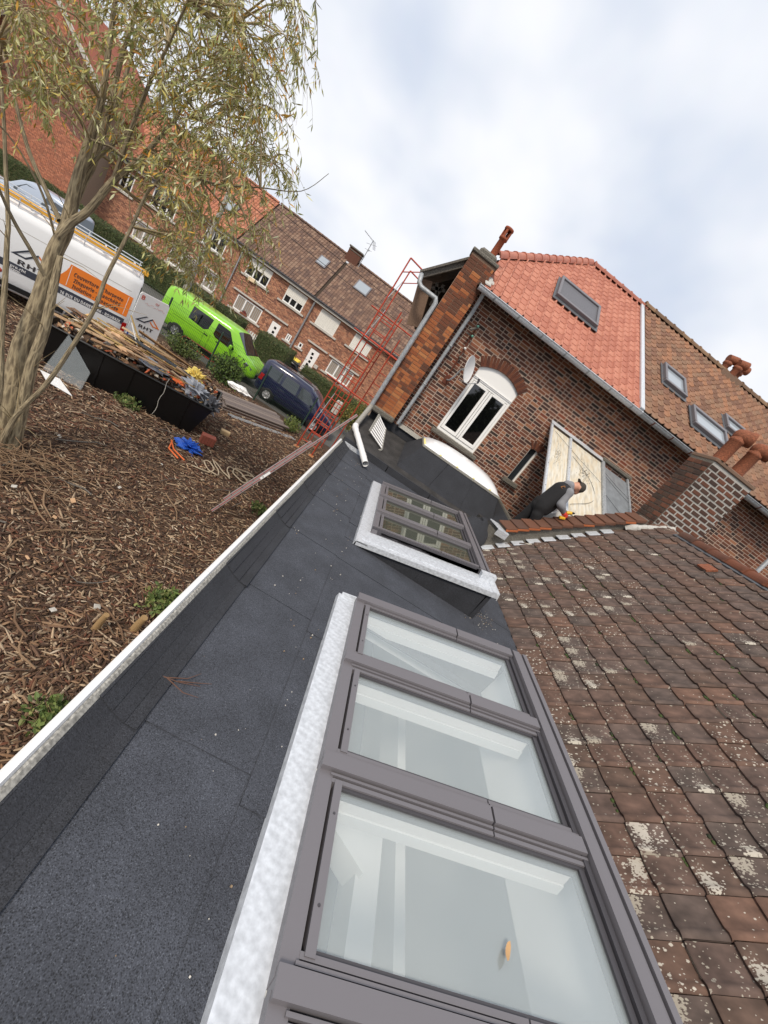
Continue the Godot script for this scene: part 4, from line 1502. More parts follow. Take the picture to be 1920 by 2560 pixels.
func _arched_window(h: Node3D) -> void:
	var w := part("window", h)
	var z := FZ - 0.06
	var wp: Material = mats["white_paint"]
	var s := T()
	# arched roller-blind box above
	var poly := [Vector2(1.275, 5.52), Vector2(2.345, 5.52), Vector2(2.345, 5.79)]
	for k in range(1, 12):
		var a := lerpf(0.60, -0.60, k / 12.0)
		poly.append(Vector2(1.81 + sin(a) * 0.905, 5.03 + cos(a) * 0.905))
	poly.append(Vector2(1.275, 5.79))
	extrude(s, poly, Vector3(0, 0, z + 0.03), Vector3.RIGHT, Vector3.UP, Vector3(0, 0, -0.08))
	fin(s, "blind_box", wp, w)
	s = T()
	box(s, Vector3(1.81, 5.525, z + 0.045), Vector3(1.07, 0.014, 0.02))
	box(s, Vector3(1.81, 5.555, z + 0.04), Vector3(1.07, 0.012, 0.03))
	fin(s, "rail", mats["white_plastic"], w)
	s = T()
	for k in [[1.30, 4.13, 1.30, 5.515], [2.32, 4.13, 2.32, 5.515]]: box(s, Vector3(k[0], (k[1] + k[3]) * 0.5, z), Vector3(0.06, k[3] - k[1], 0.08), Basis.IDENTITY, 0.006)
	box(s, Vector3(1.81, 4.165, z), Vector3(0.96, 0.07, 0.08), Basis.IDENTITY, 0.006)
	box(s, Vector3(1.81, 5.49, z), Vector3(0.96, 0.05, 0.08), Basis.IDENTITY, 0.006)
	fin(s, "frame", wp, w)
	for k in [[1.335, 1.765, 1.355, 1.705], [1.835, 2.285, 1.885, 2.235]]:
		s = T()
		var x0: float = k[0]
		var x1: float = k[1]
		box(s, Vector3(x0 + 0.03, 4.83, z + 0.03), Vector3(0.06, 1.25, 0.06), Basis.IDENTITY, 0.008)
		box(s, Vector3(x1 - 0.03, 4.83, z + 0.03), Vector3(0.06, 1.25, 0.06), Basis.IDENTITY, 0.008)
		box(s, Vector3((x0 + x1) * 0.5, 4.245, z + 0.03), Vector3(x1 - x0 - 0.12, 0.08, 0.06), Basis.IDENTITY, 0.008)
		box(s, Vector3((x0 + x1) * 0.5, 5.435, z + 0.03), Vector3(x1 - x0 - 0.12, 0.05, 0.06), Basis.IDENTITY, 0.008)
		fin(s, "casement", wp, w)
		s = T()
		box(s, Vector3((x0 + x1) * 0.5, 4.85, z + 0.02), Vector3(x1 - x0 - 0.1, 1.16, 0.008))
		fin(s, "pane", mats["tinted_glass"], w)
	s = T()
	box(s, Vector3(1.80, 4.83, z + 0.04), Vector3(0.05, 1.25, 0.06), Basis.IDENTITY, 0.008)
	fin(s, "mullion", wp, w)
	s = T()
	box(s, Vector3(1.81, 4.075, FZ + 0.045), Vector3(1.28, 0.075, 0.26), Basis(Vector3.RIGHT, 0.08), 0.01)
	fin(s, "sill", mats["concrete"], w)
	s = T()
	box(s, Vector3(1.81, 4.122, FZ + 0.01), Vector3(1.06, 0.02, 0.14), Basis.IDENTITY, 0.004)
	fin(s, "sill_trim", mats["dirty_white"], w)


func _adjoining_house() -> void:
	var h := thing("adjoining_house", "neighbouring brick house with old brown tiled roof and three roof windows", "house", Vector3(8.0, 0, -13.0))
	mat("roof_pane", c8(150, 158, 166), 0.06, 0.0, null, 1.0, null, 0.0, false, 0.9)
	var s := T()
	box(s, Vector3(8.05, 3.5, FZ - 0.16), Vector3(6.88, 7.0, 0.32))
	fin(s, "wall_core", mats["mortar"], h)
	s = T()
	box(s, Vector3(11.4, 3.5, -13.4), Vector3(0.3, 7.0, 7.0))
	box(s, Vector3(8.05, 3.5, -16.9), Vector3(6.8, 7.0, 0.3))
	fin(s, "side_wall", mats["mortar"], h)
	var wall := part("wall", h)
	lay_bricks(wall, Vector3(4.605, 4.6, FZ), Vector3.RIGHT, Vector3.UP, 2.4, func(_a, _b): return [[0.0, 6.86]], _facade_palette(), {"focus": Vector2(0.9, 1.5), "joint": 0.015, "proud": 0.005})
	# redder return at the far right
	s = T()
	box(s, Vector3(9.9, 2.6, -9.1), Vector3(1.7, 5.2, 0.9))
	fin(s, "bay_core", mats["mortar"], h)
	var bay := part("bay", h)
	var rp := [lin(150, 80, 56), lin(138, 72, 52), lin(124, 68, 52), lin(160, 90, 62), lin(108, 64, 50)]
	lay_bricks(bay, Vector3(9.06, 4.0, -8.648), Vector3.RIGHT, Vector3.UP, 1.2, func(_a, _b): return [[0.0, 1.68]], rp, {"most": 90})
	var th := deg_to_rad(37.0)
	var up := Vector3(0, sin(th), -cos(th))
	var roof := part("roof", h)
	s = T()
	quad(s, Vector3(4.6, 6.90, -9.2), Vector3(11.6, 6.90, -9.2), Vector3(11.6, 10.06, -13.4), Vector3(4.6, 10.06, -13.4))
	quad(s, Vector3(4.6, 10.06, -13.4), Vector3(11.6, 10.06, -13.4), Vector3(11.6, 6.9, -17.3), Vector3(4.6, 6.9, -17.3))
	fin(s, "roof_deck", mat("old_felt", c8(90, 60, 45), 0.9), roof)
	var pal := [lin(166, 124, 98), lin(156, 116, 92), lin(174, 132, 106), lin(148, 110, 90), lin(164, 128, 104), lin(140, 104, 86), lin(180, 132, 102), lin(154, 122, 100)]
	var ms := []
	var mt := []
	for c in pal:
		ms.append(tile_mesh(0.19, 0.29, 0.04, 0.016, 0.022, c))
		mt.append(mats["brick"])
	lay_tiles(roof, Vector3(4.66, 6.97, -9.16), Vector3.RIGHT, up, 36, 23, 0.19, 0.226, func(_a, _b): return true, ms, mt, {"most": 300, "focus": Vector2(1.6, 2.0), "jitter": 1.3})
	lay_ridge(roof, Vector3(4.62, 10.13, -13.38), Vector3(11.4, 10.13, -13.38), 0.13, 0.36, [lin(150, 118, 92), lin(136, 108, 86), lin(160, 128, 100)], mats["brick"])
	_gutter(h, 4.64, 11.2, 6.86, mats["zinc_old"], 0.55, true)
	s = T()
	box(s, Vector3(7.9, 6.95, -9.42), Vector3(6.5, 0.05, 0.42))
	fin(s, "soffit", mats["timber_dark"], h)
	_roof_window(h, 5.22, 5.94, 1.70, 2.54, 6.97, th, false)
	_roof_window(h, 6.12, 7.25, 0.85, 1.60, 6.97, th, false)
	_roof_window(h, 7.36, 8.08, 1.88, 2.46, 6.97, th, false)
	s = T()
	tube(s, [Vector3(8.95, 5.2, -8.5), Vector3(8.95, 6.35, -8.55), Vector3(9.0, 6.55, -8.7), Vector3(9.2, 6.75, -8.95), Vector3(9.25, 6.9, -9.1)], [0.045], 12)
	fin(s, "downpipe", mats["zinc_old"], h)
	for px in [[7.86, -13.45], [8.12, -13.3], [8.36, -13.5]]:
		s = T()
		lathe(s, Vector3(px[0], 10.0, px[1]), Vector3.UP, [[0.11, 0.0], [0.10, 0.36], [0.13, 0.38], [0.13, 0.44], [0.09, 0.47]], 16)
		tube(s, [Vector3(px[0] - 0.1, 10.53, px[1]), Vector3(px[0] + 0.2, 10.60, px[1])], [0.11, 0.12], 14)
		fin(s, "clay_pot", mats["terracotta_old"], h)
	s = T()
	box(s, Vector3(8.1, 9.95, -13.4), Vector3(0.8, 0.4, 0.5))
	fin(s, "stack", mats["mortar_brown"], h)


# ---------------------------------------------------------------- things on and before the brick house

func _house_details() -> void:
	# dome light on its curb
	var d := thing("dome_light", "white acrylic dome rooflight on sloping black curb under window", "rooflight", Vector3(2.1, 3.2, -8.8))
	var B := [Vector3(0.83, 3.16, -8.02), Vector3(3.26, 3.16, -8.02), Vector3(3.26, 3.40, -9.5), Vector3(0.83, 3.40, -9.5)]
	var U := [Vector3(1.12, 3.73, -8.44), Vector3(3.12, 3.73, -8.44), Vector3(3.12, 3.78, -9.38), Vector3(1.12, 3.78, -9.38)]
	for k in 3:
		var f0 := k / 3.0
		var f1 := (k + 1) / 3.0 - 0.002
		var s := T()
		var o := Vector3(0, 0.004, 0.005) * (k % 2)
		var l0: Vector3 = B[0].lerp(B[1], f0) + o
		var l1: Vector3 = B[0].lerp(B[1], f1) + o
		var h0: Vector3 = U[0].lerp(U[1], f0) + o
		var h1: Vector3 = U[0].lerp(U[1], f1) + o
		# a cant at the foot, then the slope
		var c0 := l0 + Vector3(0, 0, 0.09)
		var c1 := l1 + Vector3(0, 0, 0.09)
		c0.y -= 0.02
		c1.y -= 0.02
		var m0 := l0.lerp(h0, 0.12)
		var m1 := l1.lerp(h1, 0.12)
		quad(s, c0, c1, m1, m0)
		quad(s, m0, m1, h1, h0)
		quad(s, m1, c1, c1 + Vector3(0, -0.03, -0.1), h1 + Vector3(0, 0, -0.03))
		fin(s, "curb_sheet", mats["bitumen_strip"], d)
	var s := T()
	quad(s, B[3], B[0], U[0], U[3])
	quad(s, B[1], B[2], U[2], U[1])
	quad(s, B[2], B[3], U[3], U[2])
	quad(s, B[0] + Vector3(-0.1, -0.03, 0.03), B[0], B[3], B[3] + Vector3(-0.1, -0.03, 0))
	fin(s, "curb_side", mats["bitumen_strip"], d)
	s = T()
	hexa(s, [U[0] + Vector3(-0.02, 0, 0.02), U[1] + Vector3(0.02, 0, 0.02), U[2] + Vector3(0.02, 0, -0.02), U[3] + Vector3(-0.02, 0, -0.02), U[0] + Vector3(-0.02, 0.045, 0.02), U[1] + Vector3(0.02, 0.045, 0.02), U[2] + Vector3(0.02, 0.045, -0.02), U[3] + Vector3(-0.02, 0.045, -0.02)])
	fin(s, "frame", mats["dirty_white"], d)
	s = T()
	s.set_smooth_group(0)
	var nu := 24
	var nv := 14
	var f := func(i: int, j: int) -> Vector3:
		var u := -1.0 + 2.0 * i / nu
		var v := -1.0 + 2.0 * j / nv
		var e: float = pow(1.0 - pow(absf(u), 2.6), 0.62) * pow(1.0 - pow(absf(v), 2.6), 0.62)
		var base: Vector3 = U[0].lerp(U[1], (u + 1) / 2).lerp(U[3].lerp(U[2], (u + 1) / 2), (v + 1) / 2)
		return base + Vector3(0, 0.046 + 0.21 * e, 0)
	for i in nu:
		for j in nv: quad(s, f.call(i, j), f.call(i + 1, j), f.call(i + 1, j + 1), f.call(i, j + 1))
	var dm := mat("dome_white", c8(232, 234, 238), 0.12)
	fin(s, "dome", dm, d)
	for k in 12:
		s = T()
		var p: Vector3 = U[0].lerp(U[3], 0.1 + 0.075 * k) if k < 8 else U[0].lerp(U[1], 0.2 + 0.22 * (k - 8))
		lathe(s, p + Vector3(0.015, 0.045, 0), Vector3.UP, [[0.028, 0.0], [0.024, 0.018], [0.0, 0.026]], 8)
		fin(s, "foam_dab", mats["foam"] if mats.has("foam") else mat("foam", c8(226, 214, 140), 0.9), d)
	# lean-to roof of translucent sheets
	var l := thing("leanto_roof", "lean-to roof of stained translucent sheets between pale metal bars", "roof", Vector3(4.5, 3.0, -8.4))
	var pt := func(x: float, t: float, up := 0.0) -> Vector3: return Vector3(x, 5.70 - 0.62 * t + up * 0.85, -9.58 + t + up * 0.53)
	var im := Image.create(256, 512, false, Image.FORMAT_RGB8)
	var n := FastNoiseLite.new()
	n.seed = 14
	n.frequency = 0.02
	n.fractal_octaves = 5
	var rs := RandomNumberGenerator.new()
	rs.seed = 15
	for j in 512:
		for i in 256:
			var v := n.get_noise_2d(i * 1.6, j * 0.5)
			var v2 := n.get_noise_2d(i * 1.7 + 400, j * 0.6)
			var c := Color8(214, 210, 198).lerp(Color8(200, 180, 146), clampf(0.25 + v * 0.7, 0, 1))
			c = c.lerp(Color8(160, 156, 146), clampf(v2 * 0.8, 0, 0.5))
			im.set_pixel(i, j, c)
	for k in 130:
		var cx := 120 + rs.randfn() * 26
		var cy := 190 + rs.randfn() * 34
		var r := rs.randf_range(0.8, 3.2)
		for j in range(int(cy - r), int(cy + r) + 1):
			for i in range(int(cx - r), int(cx + r) + 1):
				if i >= 0 and j >= 0 and i < 256 and j < 512 and Vector2(i, j).distance_to(Vector2(cx, cy)) < r: im.set_pixel(i, j, Color8(52, 44, 36))
	var pm := mat("stained_sheet", Color.WHITE, 0.5)
	pm.albedo_texture = ImageTexture.create_from_image(im)
	for k in [[3.42, 3.92], [3.99, 4.90]]:
		s = T()
		quv(s, pt.call(k[0], 2.1), pt.call(k[1], 2.1), pt.call(k[1], 0.05), pt.call(k[0], 0.05))
		quv(s, pt.call(k[0], 0.05, -0.01), pt.call(k[1], 0.05, -0.01), pt.call(k[1], 2.1, -0.01), pt.call(k[0], 2.1, -0.01))
		fin(s, "sheet", pm, l)
	s = T()
	hexa(s, [pt.call(5.0, 2.1, -0.012), pt.call(5.70, 2.1, -0.012), pt.call(5.70, 0.1, -0.012), pt.call(5.0, 0.1, -0.012), pt.call(5.0, 2.1), pt.call(5.70, 2.1), pt.call(5.70, 0.1), pt.call(5.0, 0.1)])
	fin(s, "sheet", mat("grey_sheet", c8(146, 152, 158), 0.25, 0.0, noise_tex(0.01, 0.8, 1.0, 131), 0.8), l)
	for k in [[3.395, 0.055, "zinc"], [3.955, 0.06, "zinc"], [4.95, 0.09, "zinc_old"], [5.725, 0.05, "zinc_old"]]:
		s = T()
		bar(s, pt.call(k[0], 0.0, 0.02), pt.call(k[0], 2.14, 0.02), k[1], 0.05, Vector3(0, 0.85, 0.53), 0.006)
		fin(s, "glazing_bar", mats[k[2]], l)
	for k in 6:
		s = T()
		lathe(s, pt.call(3.395 if k % 2 else 3.955, 0.4 + 0.3 * k, 0.045), Vector3(0, 0.85, 0.53), [[0.009, 0.0], [0.009, 0.005], [0.0, 0.007]], 8)
		fin(s, "bolt", mats["frame_dark"], l)
	s = T()
	box(s, Vector3(3.9, 5.755, -9.56), Vector3(1.1, 0.012, 0.16), Basis(Vector3.RIGHT, 0.55))
	box(s, Vector3(4.6, 5.752, -9.56), Vector3(0.6, 0.012, 0.18), Basis(Vector3.RIGHT, 0.5))
	fin(s, "flashing", mats["zinc"], l)
	s = T()
	box(s, Vector3(5.35, 5.77, -9.575), Vector3(0.9, 0.09, 0.07), Basis.IDENTITY, 0.02)
	box(s, Vector3(5.79, 5.2, -9.2), Vector3(0.06, 0.1, 1.0), Basis(Vector3.RIGHT, 0.555), 0.02)
	fin(s, "mortar_edge", mats["concrete"], l)
	s = T()
	box(s, Vector3(4.55, 3.7, -7.52), Vector3(2.3, 1.35, 0.05))
	fin(s, "front_panel", mats["white_paint"], l)
	s = T()
	box(s, Vector3(3.45, 3.2, -7.55), Vector3(1.2, 0.2, 0.95))
	fin(s, "deck", mats["bitumen_old"], l)
	s = T()
	box(s, Vector3(4.55, 3.2, -8.55), Vector3(2.3, 0.1, 2.0))
	fin(s, "floor", mats["concrete"], l)
	# loose wire on the sheets
	var pts := []
	for k in 15:
		var a := k / 14.0
		pts.append(pt.call(4.05 + 0.62 * sin(a * 3.3) + 0.1 * a, 0.55 + 1.35 * a, 0.012 + 0.02 * sin(a * 9.0)))
	s = T()
	tube(s, pts, [0.004], 5)
	tag(fin(s, "loose_wire", mats["rubber"]), "thin dark loose wire looping over stained lean-to sheets", "wire")
	for k in [[3.5, 0.2, 4.85, 0.75], [5.0, 0.35, 5.7, 0.62], [5.0, 0.45, 5.7, 0.74], [5.0, 1.0, 5.68, 1.35]]:
		s = T()
		tube(s, [pt.call(k[0], k[1], 0.03), pt.call((k[0] + k[2]) * 0.5, (k[1] + k[3]) * 0.5, 0.02), pt.call(k[2], k[3], 0.03)], [0.0035], 5)
		fin(s, "cable", mats["rubber"], l)
	# satellite dish
	var sd := thing("satellite_dish", "white satellite dish on rusty wall bracket beside arched window", "dish", Vector3(0.9, 5.3, -9.5))
	s = T()
	var ax := Vector3(0.83, 0.30, 0.46).normalized()
	var dc := Vector3(1.00, 5.52, -9.20)
	lathe(s, dc, ax, [[0.0, 0.0], [0.1, 0.008], [0.2, 0.032], [0.28, 0.065], [0.285, 0.07], [0.285, 0.06], [0.2, 0.022], [0.1, -0.002], [0.0, -0.01]], 30)
	fin(s, "reflector", mats["white_plastic"], sd)
	s = T()
	tube(s, [dc + Vector3(0, -0.26, 0.02), dc + Vector3(0.2, -0.24, 0.10), dc + ax * 0.42 + Vector3(0, -0.24, 0)], [0.009], 8)
	fin(s, "arm", mats["zinc_old"], sd)
	s = T()
	tube(s, [dc + ax * 0.42 + Vector3(0, -0.25, 0), dc + ax * 0.40 + Vector3(0, -0.15, 0)], [0.02, 0.028], 10)
	fin(s, "receiver", mats["frame_dark"], sd)
	s = T()
	tube(s, [dc - ax * 0.01, dc - ax * 0.1 + Vector3(0, -0.05, 0), Vector3(0.90, 5.26, -9.32), Vector3(0.85, 5.13, -9.36), Vector3(0.82, 5.12, -9.6)], [0.018], 10)
	fin(s, "bracket", mats["zinc_old"], sd)
	s = T()
	box(s, Vector3(0.82, 5.12, -9.585), Vector3(0.14, 0.2, 0.02), Basis.IDENTITY, 0.004)
	fin(s, "wall_plate", mats["rust"], sd)
	# remains of an old cable mast on the wall
	var mk := thing("wall_insulators", "rusty iron strap with old insulators fixed to brick wall", "fixture", Vector3(0.8, 5.9, -9.58))
	s = T()
	bar(s, Vector3(0.78, 5.3, -9.57), Vector3(0.70, 6.42, -9.56), 0.03, 0.02, Vector3.BACK)
	fin(s, "strap", mats["rust"], mk)
	for k in [[0.71, 6.36, "glass_green"], [0.73, 6.14, "glass_green"], [0.75, 5.86, "white_paint"], [0.77, 5.66, "concrete"]]:
		s = T()
		lathe(s, Vector3(k[0], k[1], -9.57), Vector3.BACK, [[0.02, 0.0], [0.03, 0.03], [0.022, 0.05], [0.028, 0.07], [0.0, 0.085]], 10)
		if not mats.has("glass_green"): mat("glass_green", c8(110, 168, 150), 0.3)
		fin(s, "insulator", mats[k[2]], mk)
	s = T()
	bar(s, Vector3(0.60, 6.20, -9.4), Vector3(0.72, 6.34, -9.56), 0.05, 0.03)
	bar(s, Vector3(0.58, 6.12, -9.42), Vector3(0.70, 6.14, -9.57), 0.04, 0.03)
	fin(s, "bracket", mats["timber_grey"], mk)
	# white waste pipe
	var wp := thing("waste_pipe", "white plastic pipe running along old roof and emptying onto flat roof", "pipe", Vector3(0.0, 3.1, -8.0))
	s = T()
	tube(s, [Vector3(-0.27, 3.74, -9.33), Vector3(-0.27, 3.66, -9.32), Vector3(-0.275, 3.60, -9.22), Vector3(-0.29, 3.34, -8.42), Vector3(-0.285, 3.31, -8.28)], [0.055], 16)
	fin(s, "upper_length", mats["dirty_white"], wp)
	s = T()
	tube(s, [Vector3(-0.285, 3.31, -8.28), Vector3(-0.27, 3.29, -8.18), Vector3(-0.235, 3.275, -8.08)], [0.064], 16)
	fin(s, "elbow", mats["white_plastic"], wp)
	s = T()
	tube(s, [Vector3(-0.235, 3.275, -8.08), Vector3(0.0, 3.20, -7.46), Vector3(0.26, 3.10, -6.82)], [0.056], 16, false)
	fin(s, "lower_length", mats["white_plastic"], wp)
	for k in [0.15, 0.2, 0.45, 0.5, 0.75, 0.82]:
		var p := Vector3(-0.235, 3.275, -8.08).lerp(Vector3(0.26, 3.10, -6.82), k)
		s = T()
		lathe(s, p, Vector3(0.495, -0.175, 1.26), [[0.057, 0.0], [0.062, 0.004], [0.062, 0.016], [0.057, 0.02]], 16)
		fin(s, "band", mats["white_plastic"], wp)
	# slatted board propped on the old roof
	var sb := thing("slatted_board", "white slatted board propped upright on old bitumen roof", "board", Vector3(0.2, 3.3, -8.6))
	var A0 := Vector3(0.01, 3.70, -8.80)
	var A1 := Vector3(0.03, 3.34, -8.42)
	var C0 := Vector3(0.27, 3.54, -8.84)
	var C1 := Vector3(0.425, 3.23, -8.15)
	s = T()
	bar(s, A0, A1, 0.09, 0.02, Vector3(0.6, 0.5, 0.6))
	fin(s, "rail", mats["dirty_white"], sb)
	s = T()
	bar(s, C0, C1, 0.03, 0.02, Vector3(0.6, 0.5, 0.6))
	fin(s, "rail", mats["dirty_white"], sb)
	for k in 8:
		var a := (k + 0.5) / 8.0
		s = T()
		bar(s, A0.lerp(A1, a), C0.lerp(C1, a), 0.035, 0.014, Vector3(0.5, 0.6, 0.6))
		fin(s, "slat", mats["white_plastic"], sb)
	s = T()
	bar(s, C1, C1 + Vector3(-0.06, -0.06, 0.02), 0.03, 0.03)
	fin(s, "foot", mats["dirty_white"], sb)
	# twig lying on the flat roof
	s = T()
	for k in [[[-0.08, 0], [0.0, 0.015], [0.1, 0.045]], [[-0.05, 0.005], [0.05, -0.02], [0.12, -0.01]], [[0.0, 0.015], [0.06, 0.05], [0.14, 0.09]], [[-0.06, 0.0], [0.03, 0.05], [0.07, 0.11]]]:
		var p := []
		for q in k: p.append(Vector3(-0.10 + q[0], 3.014 + rs.randf() * 0.01, -1.42 - q[1]))
		tube(s, p, [0.003, 0.0022, 0.001], 5)
	tag(fin(s, "dry_twig", mat("red_twig", c8(98, 70, 56), 0.8)), "small reddish dry twig lying on flat bitumen roof", "twig")


# ---------------------------------------------------------------- person

func sdf_mesh(bones: Array, cell: float, k: float, c: Color) -> ArrayMesh:
	# bones: [a, b, ra, rb]; a smooth union of tapered capsules drawn as surface nets
	var lo := Vector3.ONE * 1e9
	var hi := -lo
	for b in bones:
		var r: float = maxf(b[2], b[3]) + k + cell * 2.0
		for p in [b[0], b[1]]:
			lo = lo.min(p - Vector3.ONE * r)
			hi = hi.max(p + Vector3.ONE * r)
	var nx := int((hi.x - lo.x) / cell) + 2
	var ny := int((hi.y - lo.y) / cell) + 2
	var nz := int((hi.z - lo.z) / cell) + 2
	var f := PackedFloat32Array()
	f.resize(nx * ny * nz)
	f.fill(1.0)
	for b in bones:
		var a: Vector3 = b[0]
		var d: Vector3 = b[1] - a
		var ra: float = b[2]
		var rb: float = b[3]
		var r := maxf(ra, rb) + k + cell * 1.5
		var p0: Vector3 = (a.min(b[1]) - Vector3.ONE * r - lo) / cell
		var p1: Vector3 = (a.max(b[1]) + Vector3.ONE * r - lo) / cell
		var dd := maxf(d.length_squared(), 1e-9)
		for z in range(maxi(0, int(p0.z)), mini(nz, int(p1.z) + 2)):
			for y in range(maxi(0, int(p0.y)), mini(ny, int(p1.y) + 2)):
				for x in range(maxi(0, int(p0.x)), mini(nx, int(p1.x) + 2)):
					var p := lo + Vector3(x, y, z) * cell
					var t := clampf((p - a).dot(d) / dd, 0.0, 1.0)
					var v := p.distance_to(a + d * t) - lerpf(ra, rb, t)
					var i := x + nx * (y + ny * z)
					var o := f[i]
					var hh := maxf(k - absf(o - v), 0.0) / k
					f[i] = minf(o, v) - hh * hh * k * 0.25
	var s := SurfaceTool.new()
	s.begin(Mesh.PRIMITIVE_TRIANGLES)
	s.set_smooth_group(0)
	s.set_color(c)
	var ids := {}
	var cnt := 0
	for z in nz - 1:
		for y in ny - 1:
			for x in nx - 1:
				var i := x + nx * (y + ny * z)
				var g := [f[i], f[i + 1], f[i + nx], f[i + nx + 1], f[i + nx * ny], f[i + nx * ny + 1], f[i + nx * ny + nx], f[i + nx * ny + nx + 1]]
				var inside := 0
				for q in 8:
					if g[q] < 0.0: inside += 1
				if inside == 0 or inside == 8: continue
				var sum := Vector3.ZERO
				var m := 0
				for e in [[0, 1], [2, 3], [4, 5], [6, 7], [0, 2], [1, 3], [4, 6], [5, 7], [0, 4], [1, 5], [2, 6], [3, 7]]:
					var u: float = g[e[0]]
					var w: float = g[e[1]]
					if (u < 0.0) != (w < 0.0):
						var t := u / (u - w)
						var q0 := Vector3(e[0] & 1, (e[0] >> 1) & 1, e[0] >> 2)
						var q1 := Vector3(e[1] & 1, (e[1] >> 1) & 1, e[1] >> 2)
						sum += q0.lerp(q1, t)
						m += 1
				s.add_vertex(lo + (Vector3(x, y, z) + sum / m) * cell)
				ids[i] = cnt
				cnt += 1
	var sy := nx
	var sz := nx * ny
	for i in ids:
		for ax in [[1, sy, sz], [sy, sz, 1], [sz, 1, sy]]:
			var a: int = ax[0]
			var b: int = ax[1]
			var d: int = ax[2]
			# edge from corner i along axis a is shared by cells i, i-b, i-b-d, i-d
			if not (ids.has(i - b) and ids.has(i - d) and ids.has(i - b - d)): continue
			var u := f[i]
			var w := f[i + a]
			if (u < 0.0) == (w < 0.0): continue
			var q := [ids[i], ids[i - b], ids[i - b - d], ids[i - d]]
			if u < 0.0: q.reverse()
			for n in [0, 1, 2, 0, 2, 3]: s.add_index(q[n])
	s.generate_normals()
	return s.commit()


